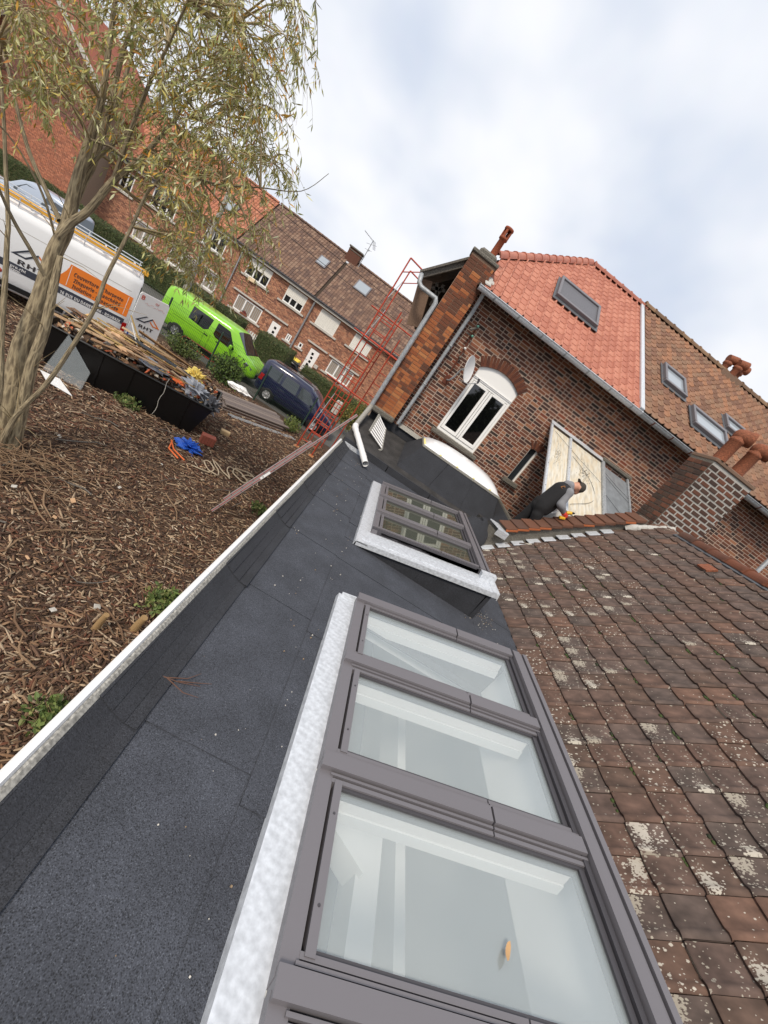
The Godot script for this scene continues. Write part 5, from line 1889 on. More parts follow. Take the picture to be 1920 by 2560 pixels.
func _person() -> void:
	var z := -7.27
	var p := thing("person", "person in black work vest and grey hoodie bending over beside lean-to", "person", Vector3(3.4, 3.3, z))
	var V := func(x: float, y: float, dz := 0.0) -> Vector3: return Vector3(x, y, z + dz)
	var skin := mat("skin", c8(196, 146, 122), 0.6)
	var grey := mat("hoodie", c8(146, 147, 152), 0.95, 0.0, noise_tex(0.06, 0.75, 1.0, 141), 6.0)
	var blk := mat("work_cloth", c8(40, 40, 43), 0.9, 0.0, noise_tex(0.05, 0.7, 1.0, 142), 4.0)
	var blk2 := mat("trouser_cloth", c8(28, 28, 31), 0.92, 0.0, noise_tex(0.05, 0.7, 1.0, 143), 4.0)
	var hip: Vector3 = V.call(3.40, 4.24)
	var chest: Vector3 = V.call(3.53, 4.62)
	var neck: Vector3 = V.call(3.60, 4.82)
	var head: Vector3 = V.call(3.735, 4.87)
	var chin: Vector3 = V.call(3.755, 4.775)
	# right side is towards the viewer (+z), left side away
	var sR: Vector3 = V.call(3.585, 4.70, 0.17)
	var eR: Vector3 = V.call(3.575, 4.45, 0.25)
	var hR: Vector3 = V.call(3.745, 4.36, 0.20)
	var sL: Vector3 = V.call(3.585, 4.70, -0.17)
	var eL: Vector3 = V.call(3.66, 4.47, -0.24)
	var hL: Vector3 = V.call(3.80, 4.36, -0.06)
	var lR: Vector3 = V.call(3.40, 4.20, 0.09)
	var lL: Vector3 = V.call(3.40, 4.20, -0.09)
	var kR: Vector3 = V.call(3.50, 3.80, 0.12)
	var kL: Vector3 = V.call(3.34, 3.78, -0.12)
	var aR: Vector3 = V.call(3.40, 3.38, 0.13)
	var aL: Vector3 = V.call(3.22, 3.38, -0.13)
	# body: head, neck, trunk, arms, hands and legs as one surface
	var bones := [
		[head, head + Vector3(0.02, 0.0, 0), 0.092, 0.09], [head, chin, 0.075, 0.052], [neck, head, 0.058, 0.06],
		[chin + Vector3(0.035, 0.03, 0), chin + Vector3(0.05, 0.045, 0), 0.014, 0.012],
		[head + Vector3(-0.012, -0.01, 0.088), head + Vector3(-0.022, 0.02, 0.092), 0.016, 0.014],
		[head + Vector3(-0.012, -0.01, -0.088), head + Vector3(-0.022, 0.02, -0.092), 0.016, 0.014],
		[hip, chest, 0.115, 0.14], [hip + Vector3(0, 0, 0.06), chest + Vector3(0, 0, 0.08), 0.085, 0.115], [hip + Vector3(0, 0, -0.06), chest + Vector3(0, 0, -0.08), 0.085, 0.115], [chest, neck, 0.13, 0.06],
		[sR, sL, 0.07, 0.07], [sR, eR, 0.062, 0.05], [eR, hR, 0.05, 0.034], [sL, eL, 0.062, 0.05], [eL, hL, 0.05, 0.034],
		[lR, kR, 0.085, 0.06], [kR, aR, 0.06, 0.045], [lL, kL, 0.085, 0.06], [kL, aL, 0.064, 0.045],
		[aR + Vector3(-0.03, -0.03, 0), aR + Vector3(0.17, -0.045, 0.02), 0.045, 0.035], [aL + Vector3(-0.03, -0.03, 0), aL + Vector3(0.17, -0.045, -0.02), 0.045, 0.035]]
	put("body", sdf_mesh(bones, 0.017, 0.04, Color.WHITE), skin, p)
	# grey hoodie: trunk, sleeves and a bunched hood
	put("hoodie", sdf_mesh([[sR, eR, 0.074, 0.064], [eR, eR.lerp(hR, 0.86), 0.064, 0.05], [sL, eL, 0.074, 0.064], [eL, eL.lerp(hL, 0.86), 0.064, 0.05], [sR, sL, 0.08, 0.08], [chest + Vector3(-0.02, -0.02, 0), chest, 0.12, 0.14], [chest, neck, 0.14, 0.075], [neck + Vector3(-0.03, 0.0, 0.07), neck + Vector3(-0.07, -0.02, 0), 0.045, 0.06], [neck + Vector3(-0.07, -0.02, 0), neck + Vector3(-0.03, 0.0, -0.07), 0.06, 0.045], [neck + Vector3(0.05, -0.04, 0.06), neck + Vector3(-0.03, 0, 0.075), 0.03, 0.04], [eR + Vector3(0.05, -0.02, 0.01), eR.lerp(hR, 0.5), 0.058, 0.06]], 0.016, 0.035, Color.WHITE), grey, p)
	# sleeveless vest, open at the shoulders, hem below the hips
	put("vest", sdf_mesh([[hip + Vector3(0.02, -0.04, 0.08), chest + Vector3(0, 0.02, 0.09), 0.125, 0.135], [hip + Vector3(0.02, -0.04, -0.08), chest + Vector3(0, 0.02, -0.09), 0.125, 0.135], [hip + Vector3(0.02, -0.04, 0), chest + Vector3(0, 0.02, 0), 0.15, 0.165], [chest, neck + Vector3(-0.03, -0.06, 0), 0.15, 0.10], [chest + Vector3(0, 0.05, 0.10), chest + Vector3(0.03, 0.12, 0.11), 0.08, 0.05], [chest + Vector3(0, 0.05, -0.10), chest + Vector3(0.03, 0.12, -0.11), 0.08, 0.05], [hip + Vector3(0.12, -0.06, 0.06), chest + Vector3(0.09, -0.1, 0.08), 0.09, 0.08], [hip + Vector3(0.13, -0.07, -0.04), chest + Vector3(0.09, -0.1, -0.06), 0.09, 0.08]], 0.016, 0.04, Color.WHITE), blk, p)
	put("trousers", sdf_mesh([[hip + Vector3(0, 0.02, 0.06), lR, 0.13, 0.115], [hip + Vector3(0, 0.02, -0.06), lL, 0.13, 0.115], [lR, kR, 0.115, 0.085], [kR, aR + Vector3(0, 0.04, 0), 0.085, 0.072], [lL, kL, 0.115, 0.085], [kL, aL + Vector3(0, 0.04, 0), 0.085, 0.072], [lR + Vector3(0.0, -0.16, 0.07), lR + Vector3(0.04, -0.28, 0.07), 0.075, 0.07]], 0.017, 0.04, Color.WHITE), blk2, p)
	for a in [aR, aL]:
		put("boot", sdf_mesh([[a + Vector3(0, 0.06, 0), a + Vector3(0, -0.03, 0), 0.06, 0.055], [a + Vector3(-0.04, -0.035, 0), a + Vector3(0.18, -0.045, 0), 0.05, 0.042]], 0.014, 0.03, Color.WHITE), mats["rubber"], p)
	# zip and emblem on the vest
	var s := T()
	bar(s, V.call(3.56, 4.23, 0.232), V.call(3.64, 4.33, 0.232), 0.008, 0.008)
	fin(s, "zip", mats["zinc"], p)
	s = T()
	for k in [[0, 0, 0.05, 0.05], [0.05, 0.05, 0.09, 0.0], [0.012, -0.005, 0.075, -0.012]]:
		bar(s, Vector3(3.395 + k[0], 4.70 + k[1], z + 0.165), Vector3(3.395 + k[2], 4.70 + k[3], z + 0.170), 0.009, 0.006)
	fin(s, "emblem", mat("vest_orange", c8(190, 130, 70), 0.8), p)
	# cap worn backwards
	s = T()
	var cu := Vector3(0.82, 0.5, 0).normalized()
	lathe(s, head + cu * 0.015, cu, [[0.106, -0.02], [0.105, 0.02], [0.092, 0.07], [0.06, 0.105], [0.0, 0.115]], 22)
	fin(s, "cap", mat("cap_cloth", c8(72, 66, 58), 0.9, 0.0, noise_tex(0.05, 0.7, 1.0, 144), 8.0), p)
	s = T()
	var bk := Vector3(-0.5, 0.82, 0).normalized()
	extrude(s, [Vector2(-0.07, 0.0), Vector2(0.07, 0.0), Vector2(0.06, 0.05), Vector2(0.03, 0.075), Vector2(-0.03, 0.075), Vector2(-0.06, 0.05)], head + cu * 0.005 + bk * 0.085, Vector3(0, 0, 1), (bk - cu * 0.25).normalized(), cu * 0.008)
	fin(s, "cap_visor", mat("visor_cloth", c8(34, 33, 33), 0.9), p)
	# red glove gripping the drill: palm, four fingers and a thumb
	var g := []
	var pc := hR + Vector3(0.035, -0.015, 0.0)
	g.append([hR, pc, 0.03, 0.036])
	g.append([pc + Vector3(0.01, 0.02, 0), pc + Vector3(0.03, -0.02, 0), 0.028, 0.026])
	for i in 4:
		var b := pc + Vector3(0.02 + 0.006 * i, 0.028 - 0.02 * i, 0.012)
		var l: float = [0.030, 0.034, 0.032, 0.025][i]
		var b1 := b + Vector3(0.028, -0.004, 0.014).normalized() * l
		var b2 := b1 + Vector3(0.010, -0.010, -0.028).normalized() * l * 0.9
		var b3 := b2 + Vector3(-0.022, -0.006, -0.016).normalized() * l * 0.7
		g.append([b, b1, 0.0105, 0.0098])
		g.append([b1, b2, 0.0098, 0.0092])
		g.append([b2, b3, 0.0092, 0.0085])
	var t0 := pc + Vector3(0.0, 0.025, -0.022)
	g.append([t0, t0 + Vector3(0.03, 0.012, -0.012), 0.013, 0.011])
	g.append([t0 + Vector3(0.03, 0.012, -0.012), t0 + Vector3(0.055, -0.004, 0.004), 0.011, 0.009])
	put("glove", sdf_mesh(g, 0.005, 0.008, Color.WHITE), mat("red_glove", c8(196, 58, 44), 0.8), p)
	var g2 := []
	var q := hL + Vector3(0.03, -0.01, 0.01)
	g2.append([hL, q, 0.03, 0.036])
	for i in 4:
		var b := q + Vector3(0.02, 0.02 - 0.018 * i, 0.01)
		g2.append([b, b + Vector3(0.03, -0.01, 0.012), 0.0105, 0.0095])
		g2.append([b + Vector3(0.03, -0.01, 0.012), b + Vector3(0.03, -0.03, 0.03), 0.0095, 0.0085])
	g2.append([q + Vector3(0, 0.02, 0.02), q + Vector3(0.035, 0.02, 0.04), 0.012, 0.009])
	put("glove", sdf_mesh(g2, 0.005, 0.008, Color.WHITE), mats["red_glove"], p)
	# cordless drill in the hand
	var d := thing("cordless_drill", "yellow and black cordless drill held in red glove", "drill", pc)
	var yl := mat("tool_yellow", c8(216, 170, 40), 0.5)
	s = T()
	var dh := pc + Vector3(0.045, 0.0, 0.0)
	var fw := Vector3(0.55, 0.72, 0.1).normalized()
	tube(s, [dh + Vector3(-0.005, -0.045, 0), dh + Vector3(0.012, 0.05, 0)], [0.019, 0.02], 10)
	fin(s, "grip", mats["rubber"], d)
	s = T()
	tube(s, [dh + Vector3(-0.03, 0.04, 0), dh + Vector3(0.005, 0.065, 0), dh + Vector3(0.05, 0.09, 0)], [0.028, 0.033, 0.03], 12)
	fin(s, "motor_housing", yl, d)
	s = T()
	tube(s, [dh + Vector3(0.05, 0.09, 0), dh + Vector3(0.075, 0.104, 0), dh + Vector3(0.10, 0.118, 0)], [0.024, 0.022, 0.010], 12)
	fin(s, "chuck", mats["rubber"], d)
	s = T()
	box(s, dh + Vector3(-0.03, -0.075, 0), Vector3(0.11, 0.05, 0.065), Basis(Vector3.BACK, 0.4), 0.01)
	fin(s, "battery", yl, d)


# ---------------------------------------------------------------- street of brick houses

const RZ := -35.3


func _far_window(h: Node3D, x0: float, x1: float, y0: float, y1: float, n: int, shut := 0.0, curtain := false, sill := 0.35) -> void:
	var w := part("window", h)
	var s := T()
	var z := RZ + 0.012
	var ft := 0.09
	for k in [[x0, x1, y0, y0 + ft], [x0, x1, y1 - ft, y1]]: box(s, Vector3((k[0] + k[1]) * 0.5, (k[2] + k[3]) * 0.5, z), Vector3(k[1] - k[0], k[3] - k[2], 0.05))
	for i in n + 1:
		var x := lerpf(x0 + ft * 0.5, x1 - ft * 0.5, float(i) / n)
		box(s, Vector3(x, (y0 + y1) * 0.5, z + 0.003), Vector3(ft if i == 0 or i == n else ft * 1.2, y1 - y0 - ft * 2.0 + 0.01, 0.05))
	fin(s, "frame", mats["white_paint"], w)
	for i in n:
		var a := lerpf(x0 + ft, x1 - ft, float(i) / n)
		var b := lerpf(x0 + ft, x1 - ft, float(i + 1) / n)
		s = T()
		if curtain:
			var m := 9
			for q in m:
				var c0 := lerpf(a, b, float(q) / m)
				var c1 := lerpf(a, b, float(q + 1) / m)
				quad(s, Vector3(c0, y0 + ft, z - 0.02 + (0.012 if q % 2 else 0.0)), Vector3(c1, y0 + ft, z - 0.02 + (0.0 if q % 2 else 0.012)), Vector3(c1, y1 - ft, z - 0.02 + (0.0 if q % 2 else 0.012)), Vector3(c0, y1 - ft, z - 0.02 + (0.012 if q % 2 else 0.0)))
			fin(s, "curtain", mats["curtain"], w)
		else:
			quad(s, Vector3(a, y0 + ft, z - 0.01), Vector3(b, y0 + ft, z - 0.01), Vector3(b, y1 - ft, z - 0.01), Vector3(a, y1 - ft, z - 0.01))
			fin(s, "pane", mats["tinted_glass"], w)
	if shut > 0.0:
		s = T()
		var yb := lerpf(y1, y0, shut)
		var m := int((y1 - yb) / 0.09)
		for q in m: box(s, Vector3((x0 + x1) * 0.5, y1 - (q + 0.5) * (y1 - yb) / m, z + 0.035), Vector3(x1 - x0 + 0.02, (y1 - yb) / m - 0.008, 0.022), Basis.IDENTITY, 0.004)
		fin(s, "roller_shutter", mats["shutter_white"], w)
	if sill > 0.0:
		s = T()
		box(s, Vector3((x0 + x1) * 0.5, y0 - 0.08, RZ + 0.07), Vector3(x1 - x0 + sill * 2.0, 0.14, 0.2), Basis.IDENTITY, 0.015)
		fin(s, "sill", mats["stone_white"], w)


func _lintel(h: Node3D, x0: float, x1: float, y: float) -> void:
	var s := T()
	box(s, Vector3((x0 + x1) * 0.5, y, RZ + 0.1), Vector3(x1 - x0, 0.13, 0.2), Basis.IDENTITY, 0.015)
	fin(s, "lintel", mats["stone_white"], h)


func _row_house(label: String, x0: float, x1: float, holes: Array, roof_pal: Array, brick_pal: Array) -> Node3D:
	var h := thing("terraced_house", label, "house", Vector3((x0 + x1) * 0.5, 0, -38.5))
	var s := T()
	box(s, Vector3((x0 + x1) * 0.5, 2.7, -39.2), Vector3(x1 - x0 - 0.01, 5.4, 7.8))
	fin(s, "wall_core", mats["mortar_row"], h)
	var wall := part("wall", h)
	var spans := func(y0: float, y1: float) -> Array:
		var cuts := []
		for k in holes:
			if y1 > k[2] and y0 < k[3]: cuts.append([k[0], k[1]])
		cuts.sort_custom(func(a, b): return a[0] < b[0])
		var out := []
		var x := x0
		for c in cuts:
			if c[0] - x > 0.03: out.append([x - x0, c[0] - x0])
			x = c[1]
		out.append([x - x0, x1 - x0])
		return out
	lay_bricks(wall, Vector3(x0, 0.0, RZ), Vector3.RIGHT, Vector3.UP, 5.2, spans, brick_pal, {"course": 0.082, "length": 0.225, "joint": 0.016, "header": 0.3, "proud": 0.06, "most": 0, "mat": mats["brick_far"]})
	# roof
	var up := Vector3(0, 4.35, -4.0).normalized()
	var roof := part("roof", h)
	s = T()
	hexa(s, [Vector3(x0, 5.30, -35.0), Vector3(x1, 5.30, -35.0), Vector3(x1, 9.65, -39.0), Vector3(x0, 9.65, -39.0), Vector3(x0, 5.38, -35.02), Vector3(x1, 5.38, -35.02), Vector3(x1, 9.73, -39.02), Vector3(x0, 9.73, -39.02)])
	quad(s, Vector3(x0, 9.7, -39.0), Vector3(x1, 9.7, -39.0), Vector3(x1, 5.3, -43.0), Vector3(x0, 5.3, -43.0))
	fin(s, "roof_deck", mats["timber_dark"], roof)
	var ms := []
	var mt := []
	for c in roof_pal:
		ms.append(tile_mesh(0.235, 0.36, 0.05, 0.018, 0.025, c))
		mt.append(mats["brick_far"])
	lay_tiles(roof, Vector3(x0 + 0.01, 5.42, -34.98), Vector3.RIGHT, up, int((x1 - x0) / 0.235), 19, 0.235, 0.305, func(_a, _b): return true, ms, mt, {"most": 0})
	lay_ridge(roof, Vector3(x0, 9.74, -38.95), Vector3(x1 - 0.2, 9.74, -38.95), 0.13, 0.4, roof_pal, mats["brick_far"])
	s = T()
	box(s, Vector3((x0 + x1) * 0.5, 5.36, -34.9), Vector3(x1 - x0 - 0.01, 0.12, 0.16), Basis.IDENTITY, 0.03)
	fin(s, "gutter", mats["frame_dark"], h)
	s = T()
	box(s, Vector3((x0 + x1) * 0.5, 5.20, -35.12), Vector3(x1 - x0 - 0.01, 0.16, 0.34))
	fin(s, "eave_board", mats["stone_white"], h)
	return h


func _street_houses() -> void:
	mat("curtain", c8(150, 156, 156), 0.9)
	mat("shutter_white", c8(224, 222, 214), 0.6)
	mat("stone_white", c8(202, 198, 190), 0.85, 0.0, noise_tex(0.03, 0.8, 1.0, 151), 1.0)
	var bp := [lin(184, 132, 104), lin(170, 120, 96), lin(194, 142, 112), lin(156, 110, 90), lin(140, 100, 84), lin(178, 134, 108)]
	var brown := [lin(116, 92, 80), lin(108, 86, 75), lin(124, 98, 84), lin(100, 80, 72), lin(134, 110, 94)]
	var red := [lin(176, 116, 90), lin(166, 108, 84), lin(184, 126, 100), lin(156, 104, 84)]
	# middle house
	var w1 := [[-14.9, -12.95, 3.72, 5.02], [-11.46, -9.76, 3.72, 5.02], [-14.6, -12.36, 1.03, 2.18], [-11.35, -10.56, 0.0, 2.05], [-9.86, -9.44, 1.33, 1.87]]
	var m := _row_house("terraced brick house with brown roof, half closed shutters and flower box", -16.2, -9.15, w1, brown, bp)
	_far_window(m, -14.9, -12.95, 3.72, 5.02, 3, 0.42)
	_far_window(m, -11.46, -9.76, 3.72, 5.02, 3, 0.58)
	_far_window(m, -14.6, -12.36, 1.03, 2.18, 3, 0.0, true)
	_far_window(m, -9.86, -9.44, 1.33, 1.87, 2, 0.0, false, 0.2)
	_lintel(m, -15.08, -12.3, 2.38)
	_lintel(m, -12.24, -10.1, 2.38)
	_door(m, -11.35, -10.56, [[0.55, 1.62], [0.55, 1.25], [0.55, 0.88]])
	_far_roof_window(m, -11.05, -10.25, 0.50, 0.66)
	var s := T()
	tube(s, [Vector3(-9.12, 0.1, -35.12), Vector3(-9.12, 5.1, -35.12), Vector3(-9.12, 5.3, -34.95)], [0.07], 10)
	fin(s, "downpipe", mats["zinc_old"], m)
	s = T()
	tube(s, [Vector3(-15.6, 0.1, -35.15), Vector3(-15.62, 5.1, -35.15)], [0.05], 8)
	fin(s, "downpipe", mats["zinc_old"], m)
	s = T()
	box(s, Vector3(-9.1, 9.75, -38.9), Vector3(1.15, 1.25, 0.7))
	fin(s, "chimney", mat("far_chimney", c8(118, 76, 60), 0.9, 0.0, noise_tex(0.05, 0.6, 1.0, 152), 2.0), m)
	s = T()
	box(s, Vector3(-9.1, 10.42, -38.9), Vector3(1.35, 0.12, 0.9), Basis.IDENTITY, 0.03)
	box(s, Vector3(-9.1, 10.2, -38.9), Vector3(1.22, 0.06, 0.76))
	fin(s, "chimney_cap", mats["concrete"], m)
	s = T()
	box(s, Vector3(-9.1, 9.2, -38.5), Vector3(1.2, 0.2, 0.06), Basis(Vector3.RIGHT, -0.8))
	fin(s, "chimney_flashing", mats["zinc"], m)
	# blanket and flowers at the windows
	s = T()
	box(s, Vector3(-14.1, 3.62, RZ + 0.2), Vector3(0.62, 0.30, 0.08), Basis(Vector3.BACK, 0.1), 0.04)
	tag(fin(s, "blanket", mat("cream_cloth", c8(226, 204, 170), 0.95)), "cream blanket hung out over upstairs window sill", "blanket")
	var fb := thing("flower_box", "small window box with red flowers on ground floor sill", "flower box", Vector3(-13.55, 1.05, RZ + 0.15))
	s = T()
	box(s, Vector3(-13.55, 1.08, RZ + 0.16), Vector3(0.6, 0.12, 0.14), Basis.IDENTITY, 0.01)
	fin(s, "box", mats["terracotta_old"], fb)
	_bush(fb, Vector3(-13.55, 1.22, RZ + 0.16), Vector3(0.33, 0.12, 0.1), 160, 0.07, [lin(150, 50, 60), lin(170, 70, 80), lin(70, 90, 50)], "flowers")
	# right-hand house
	var w2 := [[-8.42, -6.66, 3.72, 5.02], [-5.17, -3.55, 3.85, 5.02], [-8.70, -8.36, 1.44, 1.86], [-7.68, -6.85, 0.0, 2.0], [-5.8, -3.62, 1.06, 2.25]]
	var r := _row_house("terraced brick house with closed white shutters and curved glazed door", -9.14, 1.5, w2, brown, bp)
	_far_window(r, -8.42, -6.66, 3.72, 5.02, 2, 0.98)
	_far_window(r, -5.17, -3.55, 3.85, 5.02, 2, 0.98)
	_far_window(r, -8.70, -8.36, 1.44, 1.86, 1, 0.0, false, 0.2)
	_far_window(r, -5.8, -3.62, 1.06, 2.25, 3, 0.0, true)
	_lintel(r, -8.18, -6.31, 2.38)
	_lintel(r, -6.15, -3.2, 2.38)
	_door(r, -7.68, -6.85, [[0.40, 1.65], [0.48, 1.33], [0.50, 1.0], [0.42, 0.7]])
	_far_roof_window(r, -7.55, -6.35, 0.54, 0.72)
	s = T()
	box(s, Vector3(-6.6, 0.95, RZ + 0.12), Vector3(0.34, 0.3, 0.14), Basis.IDENTITY, 0.02)
	fin(s, "letter_box", mats["stone_white"], r)
	# left-hand house
	var w3 := [[-25.6, -24.62, 3.4, 4.75], [-23.15, -21.15, 3.75, 5.02], [-18.7, -16.9, 3.75, 4.95], [-23.55, -21.9, 1.08, 2.28], [-20.5, -18.6, 1.03, 2.2], [-17.45, -16.35, 1.03, 2.28]]
	var l := _row_house("terraced brick house with reddish roof behind the willow tree", -27.6, -16.21, w3, red, bp)
	_far_window(l, -25.6, -24.62, 3.4, 4.75, 2)
	_far_window(l, -23.15, -21.15, 3.75, 5.02, 3)
	_far_window(l, -18.7, -16.9, 3.75, 4.95, 3)
	_far_window(l, -23.55, -21.9, 1.08, 2.28, 2, 0.0, true)
	_far_window(l, -20.5, -18.6, 1.03, 2.2, 2, 0.0, true)
	_far_window(l, -17.45, -16.35, 1.03, 2.28, 2, 0.0, true)
	_lintel(l, -23.8, -21.7, 2.4)
	_lintel(l, -20.8, -18.3, 2.35)
	_lintel(l, -17.7, -16.3, 2.4)
	_far_roof_window(l, -18.9, -17.9, 0.3, 0.46)
	# antenna
	var a := thing("roof_antenna", "thin metal television antenna mast beside roof chimney", "antenna", Vector3(-8.35, 9.6, -38.7))
	s = T()
	tube(s, [Vector3(-8.35, 9.4, -38.7), Vector3(-8.33, 11.8, -38.7)], [0.035], 6)
	fin(s, "mast", mats["zinc_old"], a)
	s = T()
	tube(s, [Vector3(-8.2, 11.7, -38.6), Vector3(-9.35, 12.0, -38.9)], [0.02], 5)
	for k in 7: tube(s, [Vector3(-8.4 - k * 0.14, 11.75 + k * 0.036, -38.4), Vector3(-8.4 - k * 0.14, 11.75 + k * 0.036, -39.1)], [0.012], 4)
	fin(s, "upper_aerial", mats["zinc_old"], a)
	s = T()
	for k in 4: tube(s, [Vector3(-8.0 + k * 0.07, 11.2, -38.6), Vector3(-8.3 + k * 0.07, 11.75, -38.6)], [0.014], 4)
	tube(s, [Vector3(-8.7, 11.3, -38.6), Vector3(-7.85, 11.55, -38.6)], [0.014], 4)
	fin(s, "grid_aerial", mats["zinc_old"], a)
	s = T()
	tube(s, [Vector3(-8.6, 10.9, -38.6), Vector3(-8.0, 11.0, -38.6)], [0.014], 4)
	box(s, Vector3(-8.25, 10.95, -38.6), Vector3(0.12, 0.12, 0.1))
	fin(s, "lower_aerial", mats["zinc_old"], a)


func _door(h: Node3D, x0: float, x1: float, lights: Array) -> void:
	var d := part("door", h)
	var s := T()
	box(s, Vector3((x0 + x1) * 0.5, 1.0, RZ + 0.01), Vector3(x1 - x0, 2.0, 0.05), Basis.IDENTITY, 0.01)
	fin(s, "leaf", mats["white_paint"], d)
	for k in lights:
		s = T()
		box(s, Vector3(lerpf(x0, x1, k[0]), k[1], RZ + 0.03), Vector3(0.2, 0.2, 0.02), Basis(Vector3.BACK, (0.5 - k[0]) * 1.2))
		fin(s, "door_light", mats["tinted_glass"], d)
	s = T()
	box(s, Vector3(lerpf(x0, x1, 0.1), 1.0, RZ + 0.05), Vector3(0.12, 0.03, 0.04))
	fin(s, "handle", mats["chrome"], d)


func _far_roof_window(h: Node3D, x0: float, x1: float, f0: float, f1: float) -> void:
	var w := part("roof_window", h)
	var up := Vector3(0, 4.35, -4.0)
	var n := Vector3(0, 4.0, 4.35).normalized()
	var bs := Basis(Vector3.RIGHT, up.normalized(), n)
	var c := Vector3((x0 + x1) * 0.5, 5.4, -35.0) + up * (f0 + f1) * 0.5
	var l := up.length() * (f1 - f0)
	var s := T()
	box(s, c + n * 0.08, Vector3(x1 - x0 + 0.1, l + 0.1, 0.14), bs, 0.01)
	fin(s, "frame", mats["frame_grey"], w)
	s = T()
	box(s, c + n * 0.155, Vector3(x1 - x0 - 0.1, l - 0.1, 0.012), bs)
	fin(s, "pane", mats["roof_pane"], w)


func _bush(parent: Node, c: Vector3, r: Vector3, n: int, leaf: float, pal: Array, called := "foliage", solid := false) -> void:
	# leaves through a lumpy volume (or over a clipped block)
	var s := T()
	s.set_color(Color.WHITE)
	var p := [Vector3(0, 0, 0), Vector3(0.28, 0.35, 0.06), Vector3(0.2, 0.75, 0.02), Vector3(0, 1, -0.08), Vector3(-0.2, 0.75, 0.02), Vector3(-0.28, 0.35, 0.06)]
	for k in range(1, 5): tri(s, p[0], p[k], p[k + 1])
	var lm := mesh_of(s)
	var ns := FastNoiseLite.new()
	ns.seed = int(absf(c.x * 31.0 + c.z * 7.0)) + 3
	ns.frequency = 1.1 / maxf(0.3, r.length())
	var xs := []
	var cs := []
	for i in n:
		var d: Vector3
		if solid:
			# over the five open faces of a block
			var a := Vector3(rr(-1, 1), rr(-1, 1), rr(-1, 1))
			var f := rng.randf() * (r.x * r.y * 2.0 + r.z * r.y + r.x * r.z * 1.5)
			if f < r.x * r.y * 2.0: a.z = 1.0 if rng.randf() < 0.8 else -1.0
			elif f < r.x * r.y * 2.0 + r.z * r.y: a.x = 1.0 if rng.randf() < 0.6 else -1.0
			else: a.y = 1.0
			d = a * r + Vector3(rr(-1, 1), rr(-1, 1), rr(-1, 1)) * 0.05
		else:
			d = Vector3(rng.randfn(), rng.randfn(), rng.randfn()).normalized()
			d = d * pow(rng.randf(), 0.45) * (0.8 + 0.5 * ns.get_noise_3dv(d * r * 1.6)) * r
		var q := Basis(Vector3(rng.randfn(), rng.randfn(), rng.randfn()).normalized(), rr(0, TAU))
		xs.append(Transform3D(q.scaled(Vector3.ONE * leaf * rr(0.6, 1.3)), c + d))
		var k: Color = pal[rng.randi() % pal.size()]
		var v := rr(0.7, 1.3)
		cs.append(Color(k.r * v, k.g * v, k.b * v))
	stuff(called, lm, xs, cs, mats["leafy"], parent)


func _hedge(label: String, x0: float, x1: float, z0: float, z1: float, h: float) -> void:
	var o := thing("hedge", label, "hedge", Vector3((x0 + x1) * 0.5, 0, (z0 + z1) * 0.5), "clipped hedges along the street")
	var s := T()
	box(s, Vector3((x0 + x1) * 0.5, h * 0.5, (z0 + z1) * 0.5), Vector3(x1 - x0 - 0.1, h - 0.06, absf(z1 - z0) - 0.1), Basis.IDENTITY, 0.08)
	fin(s, "core", mat("hedge_core", c8(84, 96, 54), 0.95, 0.0, noise_tex(0.05, 0.5, 1.0, 161), 2.0), o)
	var area := (x1 - x0) * h * 2.0 + (x1 - x0) * absf(z1 - z0) + h * absf(z1 - z0)
	_bush(o, Vector3((x0 + x1) * 0.5, h * 0.5, (z0 + z1) * 0.5), Vector3((x1 - x0) * 0.5, h * 0.5, absf(z1 - z0) * 0.5), int(area * 330), 0.07, [lin(62, 76, 40), lin(74, 88, 46), lin(52, 64, 36), lin(84, 92, 52), lin(96, 88, 58)], "foliage", true)


